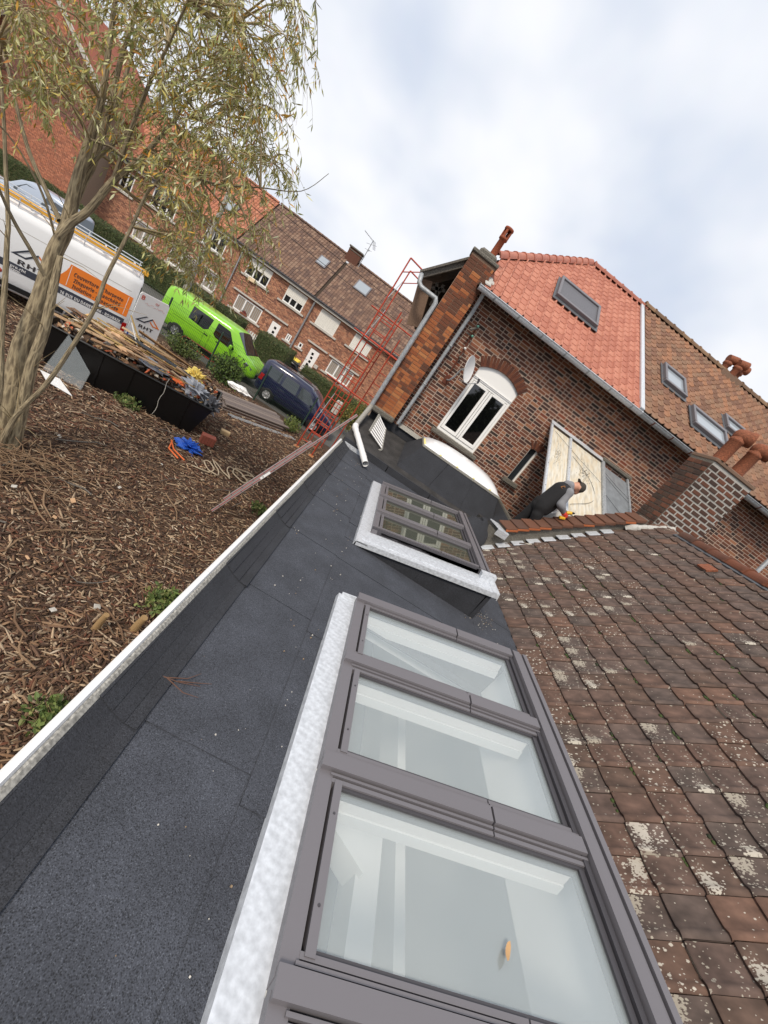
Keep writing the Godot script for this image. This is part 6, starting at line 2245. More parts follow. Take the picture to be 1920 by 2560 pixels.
func _gable_house() -> void:
	var h := thing("gable_house", "tall orange brick gable wall with dark patched bands", "house", Vector3(-34.0, 0, -37.0))
	var s := T()
	var gz := -33.0
	extrude(s, [Vector2(-43, 0), Vector2(-26.6, 0), Vector2(-26.6, 7.62), Vector2(-33.0, 12.1), Vector2(-43, 6.0)], Vector3(0, 0, gz), Vector3.RIGHT, Vector3.UP, Vector3(0, 0, -9.0))
	fin(s, "wall_core", mats["mortar_row"], h)
	var wall := part("wall", h)
	var pal := [lin(182, 116, 88), lin(170, 108, 84), lin(190, 126, 98), lin(160, 104, 82), lin(128, 88, 78), lin(118, 82, 74), lin(138, 94, 80)]
	var pick := func(x: float, y: float) -> int:
		var v := y + 0.05 * x + 0.25 * sin(x * 1.7)
		if (v > 8.3 and v < 9.7) or (v > 5.6 and v < 7.5): return 4 + rng.randi() % 3
		return rng.randi() % 4
	var spans := func(y0: float, y1: float) -> Array:
		var y := (y0 + y1) * 0.5
		var right := -26.6 if y < 7.55 else -26.6 - (y - 7.62) / 0.70
		var left := -43.0 if y < 6.0 else -43.0 + (y - 6.0) / 0.61
		if right - left < 0.3: return []
		return [[left + 43.0, right + 43.0]]
	lay_bricks(wall, Vector3(-43, 0, gz), Vector3.RIGHT, Vector3.UP, 12.0, spans, pal, {"course": 0.082, "length": 0.225, "joint": 0.014, "header": 0.3, "proud": 0.02, "most": 0, "pick": pick, "mat": mats["brick_far"]})
	s = T()
	bar(s, Vector3(-26.2, 7.42, gz + 0.08), Vector3(-33.05, 12.2, gz + 0.08), 0.12, 0.26, Vector3(0.57, 0.82, 0), 0.02)
	fin(s, "verge_board", mats["stone_white"], h)
	s = T()
	hexa(s, [Vector3(-26.1, 7.35, gz + 0.1), Vector3(-26.1, 7.35, gz - 9.0), Vector3(-33.05, 12.2, gz - 9.0), Vector3(-33.05, 12.2, gz + 0.1), Vector3(-26.1, 7.5, gz + 0.1), Vector3(-26.1, 7.5, gz - 9.0), Vector3(-33.05, 12.35, gz - 9.0), Vector3(-33.05, 12.35, gz + 0.1)])
	fin(s, "roof", mat("gable_roof", c8(170, 96, 70), 0.85, 0.0, noise_tex(0.03, 0.7, 1.0, 155), 1.0), h)
	# annex roof with a white verge, far left
	var ax := part("annex", h)
	s = T()
	box(s, Vector3(-39.5, 3.3, gz + 1.0), Vector3(12.0, 6.6, 2.0))
	fin(s, "wall", mats["stone_white"], ax)
	var ms := []
	for c in [lin(186, 96, 66), lin(176, 88, 60), lin(196, 108, 76)]: ms.append(tile_mesh(0.26, 0.36, 0.05, 0.018, 0.025, c))
	lay_tiles(ax, Vector3(-40.5, 6.65, gz + 2.2), Vector3.RIGHT, Vector3(0, 0.62, -0.78).normalized(), 27, 8, 0.26, 0.33, func(_a, _b): return true, ms, [mats["brick_far"], mats["brick_far"], mats["brick_far"]], {"most": 0})
	s = T()
	bar(s, Vector3(-33.35, 6.6, gz + 2.25), Vector3(-33.35, 8.3, gz + 0.1), 0.16, 0.2)
	fin(s, "verge_board", mats["stone_white"], ax)
	# lawn strip and low wall before it
	s = T()
	box(s, Vector3(-32, 0.06, -31.4), Vector3(12, 0.14, 2.6))
	tag(fin(s, "lawn", mat("lawn_green", c8(96, 104, 58), 0.95, 0.0, noise_tex(0.05, 0.6, 1.0, 156), 1.5)), "small strip of lawn before the gable wall", "lawn", "", "structure")


func _street_things() -> void:
	_hedge("long clipped green hedge behind the white and green vans", -22.0, -10.25, -27.0, -28.2, 1.55)
	_hedge("square clipped hedge between white gate and wheelie bin", -9.25, -6.95, -27.2, -29.2, 1.62)
	_hedge("clipped hedge behind the dark blue car and red scaffold", -5.75, 0.5, -26.8, -28.0, 1.45)
	_hedge("low dark hedge below the orange gable wall", -34.0, -23.5, -29.6, -30.4, 1.3)
	# white picket gate
	var g := thing("picket_gate", "white wooden picket gate between two clipped hedges", "gate", Vector3(-9.75, 0, -28.3))
	for k in 6:
		var s := T()
		box(s, Vector3(-10.15 + k * 0.155, 0.62, -28.3), Vector3(0.10, 1.1, 0.03), Basis.IDENTITY, 0.01)
		fin(s, "picket", mats["white_paint"], g)
	for y in [0.35, 0.95]:
		var s := T()
		box(s, Vector3(-9.76, y, -28.33), Vector3(0.95, 0.08, 0.03))
		fin(s, "rail", mats["white_paint"], g)
	# wheelie bin
	var b := thing("wheelie_bin", "grey wheelie bin with yellow lid beside clipped hedge", "bin", Vector3(-7.15, 0.08, -30.3))
	var s := T()
	hexa(s, [Vector3(-7.40, 0.1, -30.05), Vector3(-6.9, 0.1, -30.05), Vector3(-6.9, 0.1, -30.6), Vector3(-7.40, 0.1, -30.6), Vector3(-7.47, 1.02, -29.95), Vector3(-6.83, 1.02, -29.95), Vector3(-6.83, 1.02, -30.7), Vector3(-7.47, 1.02, -30.7)])
	fin(s, "body", mat("bin_grey", c8(136, 138, 138), 0.6), b)
	s = T()
	hexa(s, [Vector3(-7.5, 1.03, -29.9), Vector3(-6.8, 1.03, -29.9), Vector3(-6.8, 1.03, -30.75), Vector3(-7.5, 1.03, -30.75), Vector3(-7.45, 1.1, -29.95), Vector3(-6.85, 1.1, -29.95), Vector3(-6.85, 1.16, -30.7), Vector3(-7.45, 1.16, -30.7)])
	fin(s, "lid", mat("bin_yellow", c8(226, 196, 70), 0.6), b)
	for x in [-7.45, -6.85]:
		s = T()
		tube(s, [Vector3(x - 0.03, 0.2, -30.65), Vector3(x + 0.03, 0.2, -30.65)], [0.11], 12)
		fin(s, "wheel", mats["rubber"], b)
	# motor scooter
	var m := thing("motor_scooter", "dark motor scooter parked beside the wheelie bin", "scooter", Vector3(-6.6, 0.08, -30.0))
	for x in [-7.05, -6.0]:
		s = T()
		lathe(s, Vector3(x, 0.33, -30.03), Vector3.BACK, [[0.13, 0.0], [0.24, -0.01], [0.25, 0.05], [0.24, 0.1], [0.13, 0.09]], 16)
		fin(s, "wheel", mats["rubber"], m)
	s = T()
	tube(s, [Vector3(-7.2, 0.75, -29.98), Vector3(-6.8, 0.7, -29.98), Vector3(-6.5, 0.42, -29.98), Vector3(-6.25, 0.5, -29.98), Vector3(-6.15, 0.95, -29.98)], [0.14, 0.2, 0.13, 0.13, 0.1], 10)
	fin(s, "body", mat("scooter_black", c8(30, 30, 36), 0.3), m)
	s = T()
	box(s, Vector3(-6.85, 0.88, -29.98), Vector3(0.6, 0.1, 0.26), Basis.IDENTITY, 0.04)
	fin(s, "seat", mats["rubber"], m)
	s = T()
	tube(s, [Vector3(-6.2, 1.02, -30.25), Vector3(-6.15, 1.05, -29.98), Vector3(-6.2, 1.02, -29.7)], [0.02], 6)
	fin(s, "handlebar", mats["rubber"], m)
	# meter box by the hedge
	s = T()
	box(s, Vector3(-2.55, 0.52, -26.6), Vector3(0.42, 0.9, 0.3), Basis.IDENTITY, 0.03)
	tag(fin(s, "utility_box", mats["stone_white"]), "pale plastic utility box standing before the hedge", "box")
	# pole and overhead cable
	s = T()
	tube(s, [Vector3(-13.0, 0, -25.0), Vector3(-12.96, 7.0, -25.0)], [0.19, 0.12], 10)
	tag(fin(s, "utility_pole", mat("pole_grey", c8(176, 172, 164), 0.9, 0.0, noise_tex(0.03, 0.8, 1.0, 157), 1.0)), "pale concrete utility pole standing before the clipped hedge", "pole")
	for k in [0.0, 0.7]:
		s = T()
		var pts := []
		for i in 13: pts.append(Vector3(-14.0 + i * 1.25, 7.0 + k + 0.16 * pow(i / 6.0 - 1.0, 2.0) - 0.03 * i, -25.0))
		tube(s, pts, [0.014], 5)
		tag(fin(s, "overhead_cable", mats["rubber"]), "thin black overhead cable crossing before the brown roofs", "cable", "overhead cables")
	# wire mesh fence between garden and street
	var f := thing("mesh_fence", "dark green welded wire mesh fence before the parked cars", "fence", Vector3(-6.0, 0, -18.1))
	var gm := mat("fence_green", c8(40, 62, 52), 0.5)
	var px := [-14.5, -12.1, -9.75, -7.37, -5.0, -2.65]
	for x in px:
		s = T()
		box(s, Vector3(x, 0.86, -18.1), Vector3(0.06, 1.76, 0.06), Basis.IDENTITY, 0.005)
		fin(s, "post", gm, f)
	for i in px.size() - 1:
		s = T()
		var n := 34
		for k in n: bar(s, Vector3(lerpf(px[i], px[i + 1], (k + 0.5) / n), 0.06, -18.1), Vector3(lerpf(px[i], px[i + 1], (k + 0.5) / n), 1.66, -18.1), 0.006, 0.006, Vector3.BACK)
		for y in [0.08, 0.3, 0.5, 0.7, 0.9, 1.1, 1.3, 1.5, 1.64]: bar(s, Vector3(px[i], y, -18.095), Vector3(px[i + 1], y, -18.095), 0.007, 0.007)
		var pn := fin(s, "mesh_panel", gm, f)
		pn.set_meta("kind", "stuff")
	var bt := thing("garden_tree", "dark leafy tree standing behind the low tiled building", "tree", Vector3(5.6, 0, 10.5))
	_bush(bt, Vector3(5.6, 4.9, 10.5), Vector3(3.0, 2.3, 2.0), 5200, 0.3, [lin(60, 72, 40), lin(74, 82, 46), lin(50, 60, 34)], "crown")
	s = T()
	tube(s, [Vector3(5.6, -0.1, 10.5), Vector3(5.5, 2.2, 10.5), Vector3(5.7, 5.6, 10.6)], [0.3, 0.22, 0.1], 10)
	fin(s, "trunk", mats["timber_dark"], bt)
	# leafy shrubs on the fence
	var sh := thing("shrub", "leafy green shrub growing against mesh fence before green van", "shrub", Vector3(-6.7, 0, -17.5))
	_bush(sh, Vector3(-6.3, 0.62, -17.45), Vector3(1.0, 0.85, 0.6), 2600, 0.085, [lin(70, 92, 40), lin(84, 106, 46), lin(58, 78, 36), lin(98, 118, 54), lin(46, 62, 32)])
	s = T()
	for k in 12: tube(s, [Vector3(-6.3 + rr(-0.3, 0.3), 0, -17.45), Vector3(-6.3 + rr(-0.8, 0.8), rr(0.7, 1.3), -17.45 + rr(-0.4, 0.4))], [0.012, 0.004], 5)
	fin(s, "stems", mats["timber_dark"], sh)
	var sh2 := thing("shrub", "sparser green shrub at fence between white and green vans", "shrub", Vector3(-8.3, 0, -17.4))
	_bush(sh2, Vector3(-8.25, 0.40, -17.4), Vector3(1.1, 0.5, 0.5), 1500, 0.08, [lin(78, 96, 46), lin(92, 110, 52), lin(62, 78, 40), lin(104, 116, 62)])
	s = T()
	for k in 9: tube(s, [Vector3(-8.25 + rr(-0.5, 0.5), 0, -17.4), Vector3(-8.25 + rr(-0.9, 0.9), rr(0.4, 0.8), -17.4 + rr(-0.3, 0.3))], [0.01, 0.004], 5)
	fin(s, "stems", mats["timber_dark"], sh2)
	var sh3 := thing("shrub", "young weedy shrub at fence beside stacked boards", "shrub", Vector3(-2.9, 0, -17.0))
	_bush(sh3, Vector3(-2.85, 0.3, -17.0), Vector3(0.5, 0.4, 0.5), 700, 0.08, [lin(92, 108, 52), lin(110, 118, 60), lin(74, 90, 44)])
	var sh4 := thing("shrub", "yellowish bush growing behind the red scaffold", "shrub", Vector3(-1.0, 0, -22.5))
	_bush(sh4, Vector3(-1.2, 1.1, -23.0), Vector3(1.1, 1.2, 0.9), 2200, 0.1, [lin(112, 110, 50), lin(96, 98, 46), lin(128, 112, 52), lin(80, 86, 40)])
	var rb := thing("barrier_rail", "low red and white barrier rail beside green van", "barrier", Vector3(-8.3, 0, -18.4))
	s = T()
	tube(s, [Vector3(-8.9, 0.05, -18.4), Vector3(-8.9, 0.55, -18.4), Vector3(-8.8, 0.62, -18.4), Vector3(-7.3, 0.62, -18.4), Vector3(-7.2, 0.55, -18.4), Vector3(-7.2, 0.05, -18.4)], [0.025], 8)
	fin(s, "hoop", mat("barrier_red", c8(150, 52, 40), 0.6), rb)
	s = T()
	box(s, Vector3(-8.05, 0.35, -18.4), Vector3(1.5, 0.06, 0.03))
	fin(s, "cross_bar", mats["barrier_red"], rb)


# ---------------------------------------------------------------- vehicles

func _ring(st: Array) -> Array:
	# st: x, sill, belt, roof, half width, roof factor
	var w: float = st[4]
	var y0: float = st[1]
	var yb: float = st[2]
	var yr: float = st[3]
	var rf: float = st[5]
	var half := [Vector2(w * 0.90, y0), Vector2(w * 0.97, y0 + 0.06), Vector2(w, lerpf(y0, yb, 0.45)), Vector2(w * 0.985, yb), Vector2(w * lerpf(1.0, rf, 0.86), lerpf(yb, yr, 0.80)), Vector2(w * rf * 0.93, lerpf(yb, yr, 0.94)), Vector2(w * rf * 0.72, yr - 0.015), Vector2(w * rf * 0.3, yr)]
	var out := []
	for p in half: out.append(Vector3(st[0], p.y, p.x))
	for k in range(half.size() - 1, -1, -1): out.append(Vector3(st[0], half[k].y, -half[k].x))
	return out


func _at(sts: Array, x: float) -> Array:
	for i in sts.size() - 1:
		if x >= sts[i][0] and x <= sts[i + 1][0]:
			var f: float = (x - sts[i][0]) / maxf(1e-6, sts[i + 1][0] - sts[i][0])
			var o := []
			for k in 6: o.append(lerpf(sts[i][k], sts[i + 1][k], f))
			return o
	return sts[-1]


func _side(sts: Array, x: float, y: float, sg: float, out := 0.006) -> Vector3:
	# a point on the body's side
	var r := _ring(_at(sts, x))
	for i in 7:
		if y >= r[i].y and y <= r[i + 1].y:
			var f: float = (y - r[i].y) / maxf(1e-6, r[i + 1].y - r[i].y)
			return Vector3(x, y, sg * (lerpf(r[i].z, r[i + 1].z, f) + out))
	return Vector3(x, y, sg * (r[2].z + out))


func _shell(sts: Array, called: String, m: Material, parent: Node3D) -> void:
	var s := T()
	s.set_smooth_group(0)
	var rings := []
	for st in sts: rings.append(_ring(st))
	for i in rings.size() - 1:
		for k in 15:
			quad(s, rings[i][k], rings[i][k + 1], rings[i + 1][k + 1], rings[i + 1][k])
		quad(s, rings[i][15], rings[i][0], rings[i + 1][0], rings[i + 1][15])
	s.set_smooth_group(-1)
	for e in [0, rings.size() - 1]:
		for k in range(1, 15):
			if e == 0: tri(s, rings[e][0], rings[e][k + 1], rings[e][k])
			else: tri(s, rings[e][0], rings[e][k], rings[e][k + 1])
	fin(s, called, m, parent)


func _panel(sts: Array, poly: Array, sg: float, called: String, m: Material, parent: Node3D, out := 0.006) -> void:
	# a flat outline (x, y) laid on the side in strips so that it follows the body
	var s := T()
	var pp := PackedVector2Array(poly)
	var lo := 1e9
	var hi := -1e9
	for p in poly:
		lo = minf(lo, p.y)
		hi = maxf(hi, p.y)
	var n := 4
	for k in n:
		var a := lerpf(lo, hi, float(k) / n)
		var b := lerpf(lo, hi, float(k + 1) / n)
		for c in Geometry2D.intersect_polygons(pp, PackedVector2Array([Vector2(-9, a), Vector2(9, a), Vector2(9, b), Vector2(-9, b)])):
			var idx := Geometry2D.triangulate_polygon(c)
			for t in range(0, idx.size(), 3):
				var q := []
				for j in 3: q.append(_side(sts, c[idx[t + j]].x, c[idx[t + j]].y, sg, out))
				if sg > 0: tri(s, q[0], q[1], q[2])
				else: tri(s, q[2], q[1], q[0])
	fin(s, called, m, parent)


func _wheel(parent: Node3D, c: Vector3, r: float, w: float, sg: float, rimm: Material) -> void:
	var o := part("wheel", parent)
	var s := T()
	lathe(s, c - Vector3(0, 0, w * 0.5), Vector3.BACK, [[r * 0.6, 0.0], [r * 0.93, 0.0], [r, w * 0.2], [r, w * 0.8], [r * 0.93, w], [r * 0.6, w]], 26)
	fin(s, "tyre", mats["rubber"], o)
	s = T()
	var z := c + Vector3(0, 0, sg * w * 0.47)
	lathe(s, z, Vector3(0, 0, sg), [[r * 0.64, -0.02], [r * 0.62, 0.005], [r * 0.56, -0.015], [r * 0.3, -0.03], [0.0, -0.03]], 26)
	for k in 6:
		var a := TAU * k / 6.0
		bar(s, z + Vector3(cos(a), sin(a), 0) * r * 0.12 + Vector3(0, 0, sg * 0.0), z + Vector3(cos(a), sin(a), 0) * r * 0.58 + Vector3(0, 0, -sg * 0.004), r * 0.2, 0.02, Vector3(0, 0, sg))
	lathe(s, z, Vector3(0, 0, sg), [[r * 0.16, -0.02], [r * 0.14, 0.02], [0.0, 0.024]], 14)
	fin(s, "rim", rimm, o)
	s = T()
	lathe(s, c + Vector3(0, 0, sg * (w * 0.5 + 0.0)), Vector3(0, 0, sg), [[r * 1.16, -0.06], [r * 1.16, -0.028], [r * 1.0, -0.028]], 26)
	fin(s, "arch", mats["rubber"], o)


func _windscreen(sts: Array, xa: float, xb: float, m: Material, parent: Node3D, called := "windscreen") -> void:
	# glass between two stations, over the top part of the section
	var a := _ring(_at(sts, xa))
	var b := _ring(_at(sts, xb))
	var s := T()
	s.set_smooth_group(0)
	for k in range(5, 10):
		var f := func(p: Vector3) -> Vector3: return p + Vector3(0.008, 0.008, 0)
		var lo := [a[k], a[k + 1]]
		quad(s, f.call(lo[0]), f.call(lo[1]), f.call(b[k + 1]), f.call(b[k]))
	fin(s, called, m, parent)


func _vehicles() -> void:
	_white_van()
	var glassm: Material = mats["tinted_glass"]
	# green van: front towards +x
	var gp := mat("lime_paint", c8(132, 196, 40), 0.28)
	gp.clearcoat_enabled = true
	gp.clearcoat = 0.6
	gp.clearcoat_roughness = 0.05
	var v := thing("green_van", "lime green panel van with dark side windows parked by hedge", "van", Vector3(-8.42, 0.01, -20.45), "", false)
	var gs := [[-2.5, 0.42, 1.05, 1.80, 0.86, 0.86], [-2.44, 0.34, 1.05, 1.93, 0.93, 0.86], [-2.2, 0.32, 1.06, 1.97, 0.955, 0.87], [0.6, 0.32, 1.04, 1.97, 0.955, 0.87], [1.0, 0.32, 1.02, 1.93, 0.955, 0.86], [1.35, 0.32, 1.0, 1.62, 0.955, 0.86], [1.75, 0.32, 0.98, 1.22, 0.95, 0.9], [2.15, 0.34, 0.86, 1.06, 0.92, 0.92], [2.42, 0.36, 0.7, 0.9, 0.84, 0.92], [2.5, 0.42, 0.6, 0.74, 0.74, 0.92]]
	_shell(gs, "body", gp, v)
	for sg in [1.0, -1.0]:
		_panel(gs, [Vector2(-1.15, 1.16), Vector2(-0.35, 1.10), Vector2(-0.18, 1.22), Vector2(-0.14, 1.70), Vector2(-1.15, 1.72)], sg, "side_window", glassm, v)
		_panel(gs, [Vector2(0.10, 1.18), Vector2(0.25, 1.08), Vector2(1.15, 1.03), Vector2(1.22, 1.10), Vector2(0.72, 1.70), Vector2(0.10, 1.72)], sg, "door_window", glassm, v)
		_wheel(v, Vector3(-1.45, 0.33, sg * 0.86), 0.33, 0.22, sg, mat("alloy", c8(150, 152, 156), 0.35, 0.6))
		_wheel(v, Vector3(1.60, 0.33, sg * 0.86), 0.33, 0.22, sg, mats["alloy"])
		for x in [-0.25, 0.35]: _panel(gs, [Vector2(x, 0.93), Vector2(x + 0.18, 0.92), Vector2(x + 0.18, 0.97), Vector2(x, 0.98)], sg, "handle", mats["rubber"], v, 0.02)
		_panel(gs, [Vector2(-2.3, 0.92), Vector2(-0.2, 0.92), Vector2(-0.2, 0.935), Vector2(-2.3, 0.935)], sg, "slide_rail", mats["rubber"], v, 0.008)
		_panel(gs, [Vector2(1.85, 0.78), Vector2(2.3, 0.72), Vector2(2.3, 0.80), Vector2(1.95, 0.95)], sg, "headlight", mats["chrome"], v, 0.012)
		var s := T()
		box(s, Vector3(1.08, 1.12, sg * 1.06), Vector3(0.14, 0.24, 0.16), Basis.IDENTITY, 0.04)
		fin(s, "mirror", gp, v)
		for x in [-0.27, 0.02, 1.3]: _panel(gs, [Vector2(x, 0.38), Vector2(x + 0.012, 0.38), Vector2(x + 0.012, 1.05), Vector2(x, 1.05)], sg, "door_gap", mats["rubber"], v, 0.004)
	_windscreen(gs, 1.78, 1.02, glassm, v)
	var s := T()
	box(s, Vector3(2.46, 0.52, 0), Vector3(0.12, 0.26, 1.3), Basis.IDENTITY, 0.04)
	fin(s, "grille", mats["rubber"], v)
	# dark blue car: front towards +x
	var bp := mat("navy_paint", c8(26, 30, 62), 0.22)
	bp.clearcoat_enabled = true
	bp.clearcoat = 0.8
	bp.clearcoat_roughness = 0.04
	var c := thing("blue_car", "dark blue boxy family car parked behind mesh fence", "car", Vector3(-3.62, 0.01, -19.95), "", false)
	var cs := [[-2.02, 0.40, 0.98, 1.62, 0.72, 0.84], [-1.97, 0.30, 0.98, 1.72, 0.80, 0.84], [-1.8, 0.26, 0.99, 1.79, 0.845, 0.85], [-0.6, 0.25, 0.97, 1.81, 0.855, 0.86], [0.3, 0.25, 0.94, 1.76, 0.855, 0.85], [0.75, 0.25, 0.92, 1.56, 0.855, 0.85], [1.2, 0.26, 0.90, 1.13, 0.85, 0.9], [1.6, 0.28, 0.80, 1.0, 0.82, 0.92], [1.95, 0.3, 0.64, 0.84, 0.74, 0.92], [2.04, 0.36, 0.55, 0.68, 0.64, 0.92]]
	_shell(cs, "body", bp, c)
	var pg := mat("car_glass", c8(60, 66, 70), 0.04, 0.0, null, 1.0, null, 0.0, false, 0.9)
	for sg in [1.0, -1.0]:
		_panel(cs, [Vector2(-1.72, 1.10), Vector2(-0.98, 1.06), Vector2(-1.02, 1.55), Vector2(-1.62, 1.54)], sg, "rear_window", pg, c)
		_panel(cs, [Vector2(-0.88, 1.05), Vector2(-0.12, 1.02), Vector2(-0.16, 1.54), Vector2(-0.86, 1.56)], sg, "door_window", pg, c)
		_panel(cs, [Vector2(0.0, 1.02), Vector2(0.86, 0.98), Vector2(0.90, 1.05), Vector2(0.42, 1.50), Vector2(-0.02, 1.54)], sg, "door_window", pg, c)
		for x in [-1.27, 1.28]: _wheel(c, Vector3(x, 0.31, sg * 0.77), 0.31, 0.2, sg, mat("hub_silver", c8(186, 188, 190), 0.35, 0.4))
		_panel(cs, [Vector2(-1.95, 0.55), Vector2(1.7, 0.50), Vector2(1.7, 0.60), Vector2(-1.95, 0.65)], sg, "rub_strip", mat("navy_trim", c8(26, 28, 44), 0.6), c, 0.014)
		for x in [-0.83, 0.05]: _panel(cs, [Vector2(x, 0.86), Vector2(x + 0.2, 0.86), Vector2(x + 0.2, 0.91), Vector2(x, 0.91)], sg, "handle", bp, c, 0.025)
		for x in [-0.93, -0.07, 0.95]: _panel(cs, [Vector2(x, 0.3), Vector2(x + 0.01, 0.3), Vector2(x + 0.01, 1.0), Vector2(x, 1.0)], sg, "door_gap", mats["rubber"], c, 0.004)
		_panel(cs, [Vector2(-1.97, 0.75), Vector2(-1.78, 0.75), Vector2(-1.74, 1.05), Vector2(-1.93, 1.05)], sg, "tail_light", mat("tail_red", c8(150, 22, 22), 0.3), c, 0.012)
		_panel(cs, [Vector2(1.5, 0.62), Vector2(1.9, 0.56), Vector2(1.88, 0.66), Vector2(1.5, 0.78)], sg, "headlight", mats["chrome"], c, 0.012)
		s = T()
		box(s, Vector3(0.78, 1.05, sg * 0.95), Vector3(0.12, 0.16, 0.14), Basis.IDENTITY, 0.03)
		fin(s, "mirror", bp, c)
		s = T()
		tube(s, [Vector3(-1.6, 1.83, sg * 0.62), Vector3(-0.6, 1.87, sg * 0.64), Vector3(0.35, 1.80, sg * 0.62)], [0.018], 6)
		fin(s, "roof_rail", mats["rubber"], c)
	_windscreen(cs, 1.16, 0.45, pg, c)
	s = T()
	box(s, Vector3(2.0, 0.42, 0), Vector3(0.1, 0.2, 1.1), Basis.IDENTITY, 0.04)
	fin(s, "bumper", mats["rubber"], c)
	s = T()
	box(s, Vector3(2.055, 0.5, 0), Vector3(0.01, 0.11, 0.5))
	fin(s, "number_plate", mats["white_paint"], c)
	# pale car beyond the white van
	var sp := mat("silver_paint", c8(176, 186, 200), 0.25, 0.3)
	var q := thing("silver_car", "pale silver blue car parked beyond the white van", "car", Vector3(-19.9, 0.01, -23.4), "", false, PI)
	_shell(cs, "body", sp, q)
	for sg in [1.0, -1.0]:
		_panel(cs, [Vector2(-1.72, 1.10), Vector2(-0.98, 1.06), Vector2(-1.02, 1.55), Vector2(-1.62, 1.54)], sg, "rear_window", pg, q)
		_panel(cs, [Vector2(-0.88, 1.05), Vector2(0.86, 0.98), Vector2(0.90, 1.05), Vector2(0.42, 1.50), Vector2(-0.86, 1.56)], sg, "door_window", pg, q)
		for x in [-1.27, 1.28]: _wheel(q, Vector3(x, 0.31, sg * 0.77), 0.31, 0.2, sg, mats["hub_silver"])
	_windscreen(cs, 1.16, 0.45, pg, q)


func _white_van() -> void:
	var th := atan2(-0.58, -0.815)
	var rot := Basis(Vector3.UP, th)
	var corner := Vector3(-8.06, 0.01, -13.3)
	var o := corner - rot * Vector3(-2.7, 0, -1.0)
	var v := thing("white_van", "white roofing van with orange panel and yellow roof ladder", "van", o, "", false, th)
	var wp := mat("van_white", c8(228, 230, 232), 0.3)
	wp.clearcoat_enabled = true
	wp.clearcoat = 0.5
	var vs := [[-2.7, 0.42, 1.15, 2.40, 0.97, 0.90], [-2.66, 0.36, 1.15, 2.44, 1.0, 0.90], [-2.3, 0.34, 1.15, 2.47, 1.0, 0.90], [1.1, 0.34, 1.12, 2.47, 1.0, 0.90], [1.5, 0.34, 1.12, 2.36, 1.0, 0.88], [2.05, 0.34, 1.10, 1.75, 1.0, 0.86], [2.4, 0.36, 1.05, 1.28, 0.98, 0.9], [2.75, 0.38, 0.9, 1.1, 0.92, 0.92], [2.9, 0.45, 0.7, 0.86, 0.8, 0.92]]
	_shell(vs, "body", wp, v)
	# the visible flank is z = -1
	var dark := mat("van_band", c8(58, 62, 74), 0.45)
	var orange := mat("van_orange", c8(232, 126, 40), 0.45)
	var lm := mat("van_letters", c8(60, 56, 58), 0.5)
	var wl := mat("van_letters_white", c8(232, 232, 232), 0.5)
	var X := func(d: float) -> float: return -2.7 + d    # d metres from the rear
	for sg in [-1.0, 1.0]:
		_panel(vs, [Vector2(X.call(0.12), 0.93), Vector2(X.call(4.6), 0.93), Vector2(X.call(4.6), 1.11), Vector2(X.call(0.12), 1.11)], sg, "dark_band", dark, v, 0.005)
		var oc := [Vector2(X.call(0.10), 1.19), Vector2(X.call(1.98), 1.19)]
		for k in 7:
			var a := lerpf(0.0, 1.0, k / 6.0)
			oc.append(Vector2(X.call(1.98 - 0.30 * sin(a * PI * 0.5) - 0.02 * a), 1.19 + 0.62 * a))
		oc.append(Vector2(X.call(0.10), 1.81))
		_panel(vs, oc, sg, "orange_panel", orange, v, 0.005)
		for d in [0.2, 1.62]: _panel(vs, [Vector2(X.call(d), 1.22), Vector2(X.call(d + 0.012), 1.22), Vector2(X.call(d + 0.012), 1.78), Vector2(X.call(d), 1.78)], sg, "panel_line", wl, v, 0.008)
		_panel(vs, [Vector2(X.call(0.02), 0.62), Vector2(X.call(0.12), 0.62), Vector2(X.call(0.14), 0.98), Vector2(X.call(0.10), 1.02), Vector2(X.call(0.02), 1.02)], sg, "tail_light", mat("van_tail_red", c8(168, 26, 24), 0.25), v, 0.012)
		_panel(vs, [Vector2(X.call(1.5), 0.42), Vector2(X.call(4.1), 0.42), Vector2(X.call(4.1), 0.56), Vector2(X.call(1.5), 0.56)], sg, "side_moulding", mats["rubber"], v, 0.012)
		_panel(vs, [Vector2(X.call(4.05), 1.25), Vector2(X.call(4.95), 1.20), Vector2(X.call(4.55), 1.86), Vector2(X.call(4.05), 1.9)], sg, "door_window", mats["tinted_glass"], v)
		_panel(vs, [Vector2(X.call(0.2), 1.95), Vector2(X.call(3.9), 1.95), Vector2(X.call(3.9), 1.965), Vector2(X.call(0.2), 1.965)], sg, "body_crease", mats["stone_white"], v, 0.004)
		_wheel(v, Vector3(X.call(1.05), 0.36, sg * 0.90), 0.36, 0.22, sg, mat("steel_rim", c8(120, 122, 124), 0.4, 0.5))
		_wheel(v, Vector3(X.call(4.55), 0.36, sg * 0.90), 0.36, 0.22, sg, mats["steel_rim"])
	_windscreen(vs, 2.38, 1.55, mats["tinted_glass"], v)
	# lettering on the near flank, reading from front to rear
	var fx := func(d: float, y: float) -> Transform3D: return Transform3D(Basis(Vector3(-1, 0, 0), Vector3.UP, Vector3(0, 0, -1)), _side(vs, -2.7 + d, y, -1.0, 0.008))
	text("Couverture - Charpente", fx.call(0.92, 1.60), 0.115, lm, v, "lettering", true, 0.003, 1.22)
	text("Zinguerie - Étanchéité", fx.call(0.92, 1.44), 0.115, lm, v, "lettering", true, 0.003, 1.16)
	text("Isolation - Dépannage", fx.call(0.92, 1.28), 0.115, lm, v, "lettering", true, 0.003, 1.14)
	text("16 RUE DU DANEMARK - ROUBAIX", fx.call(0.95, 0.985), 0.085, wl, v, "lettering", true, 0.003, 1.5)
	text("pro.rht", fx.call(2.62, 1.03), 0.065, wl, v, "lettering", true, 0.003, 0.32)
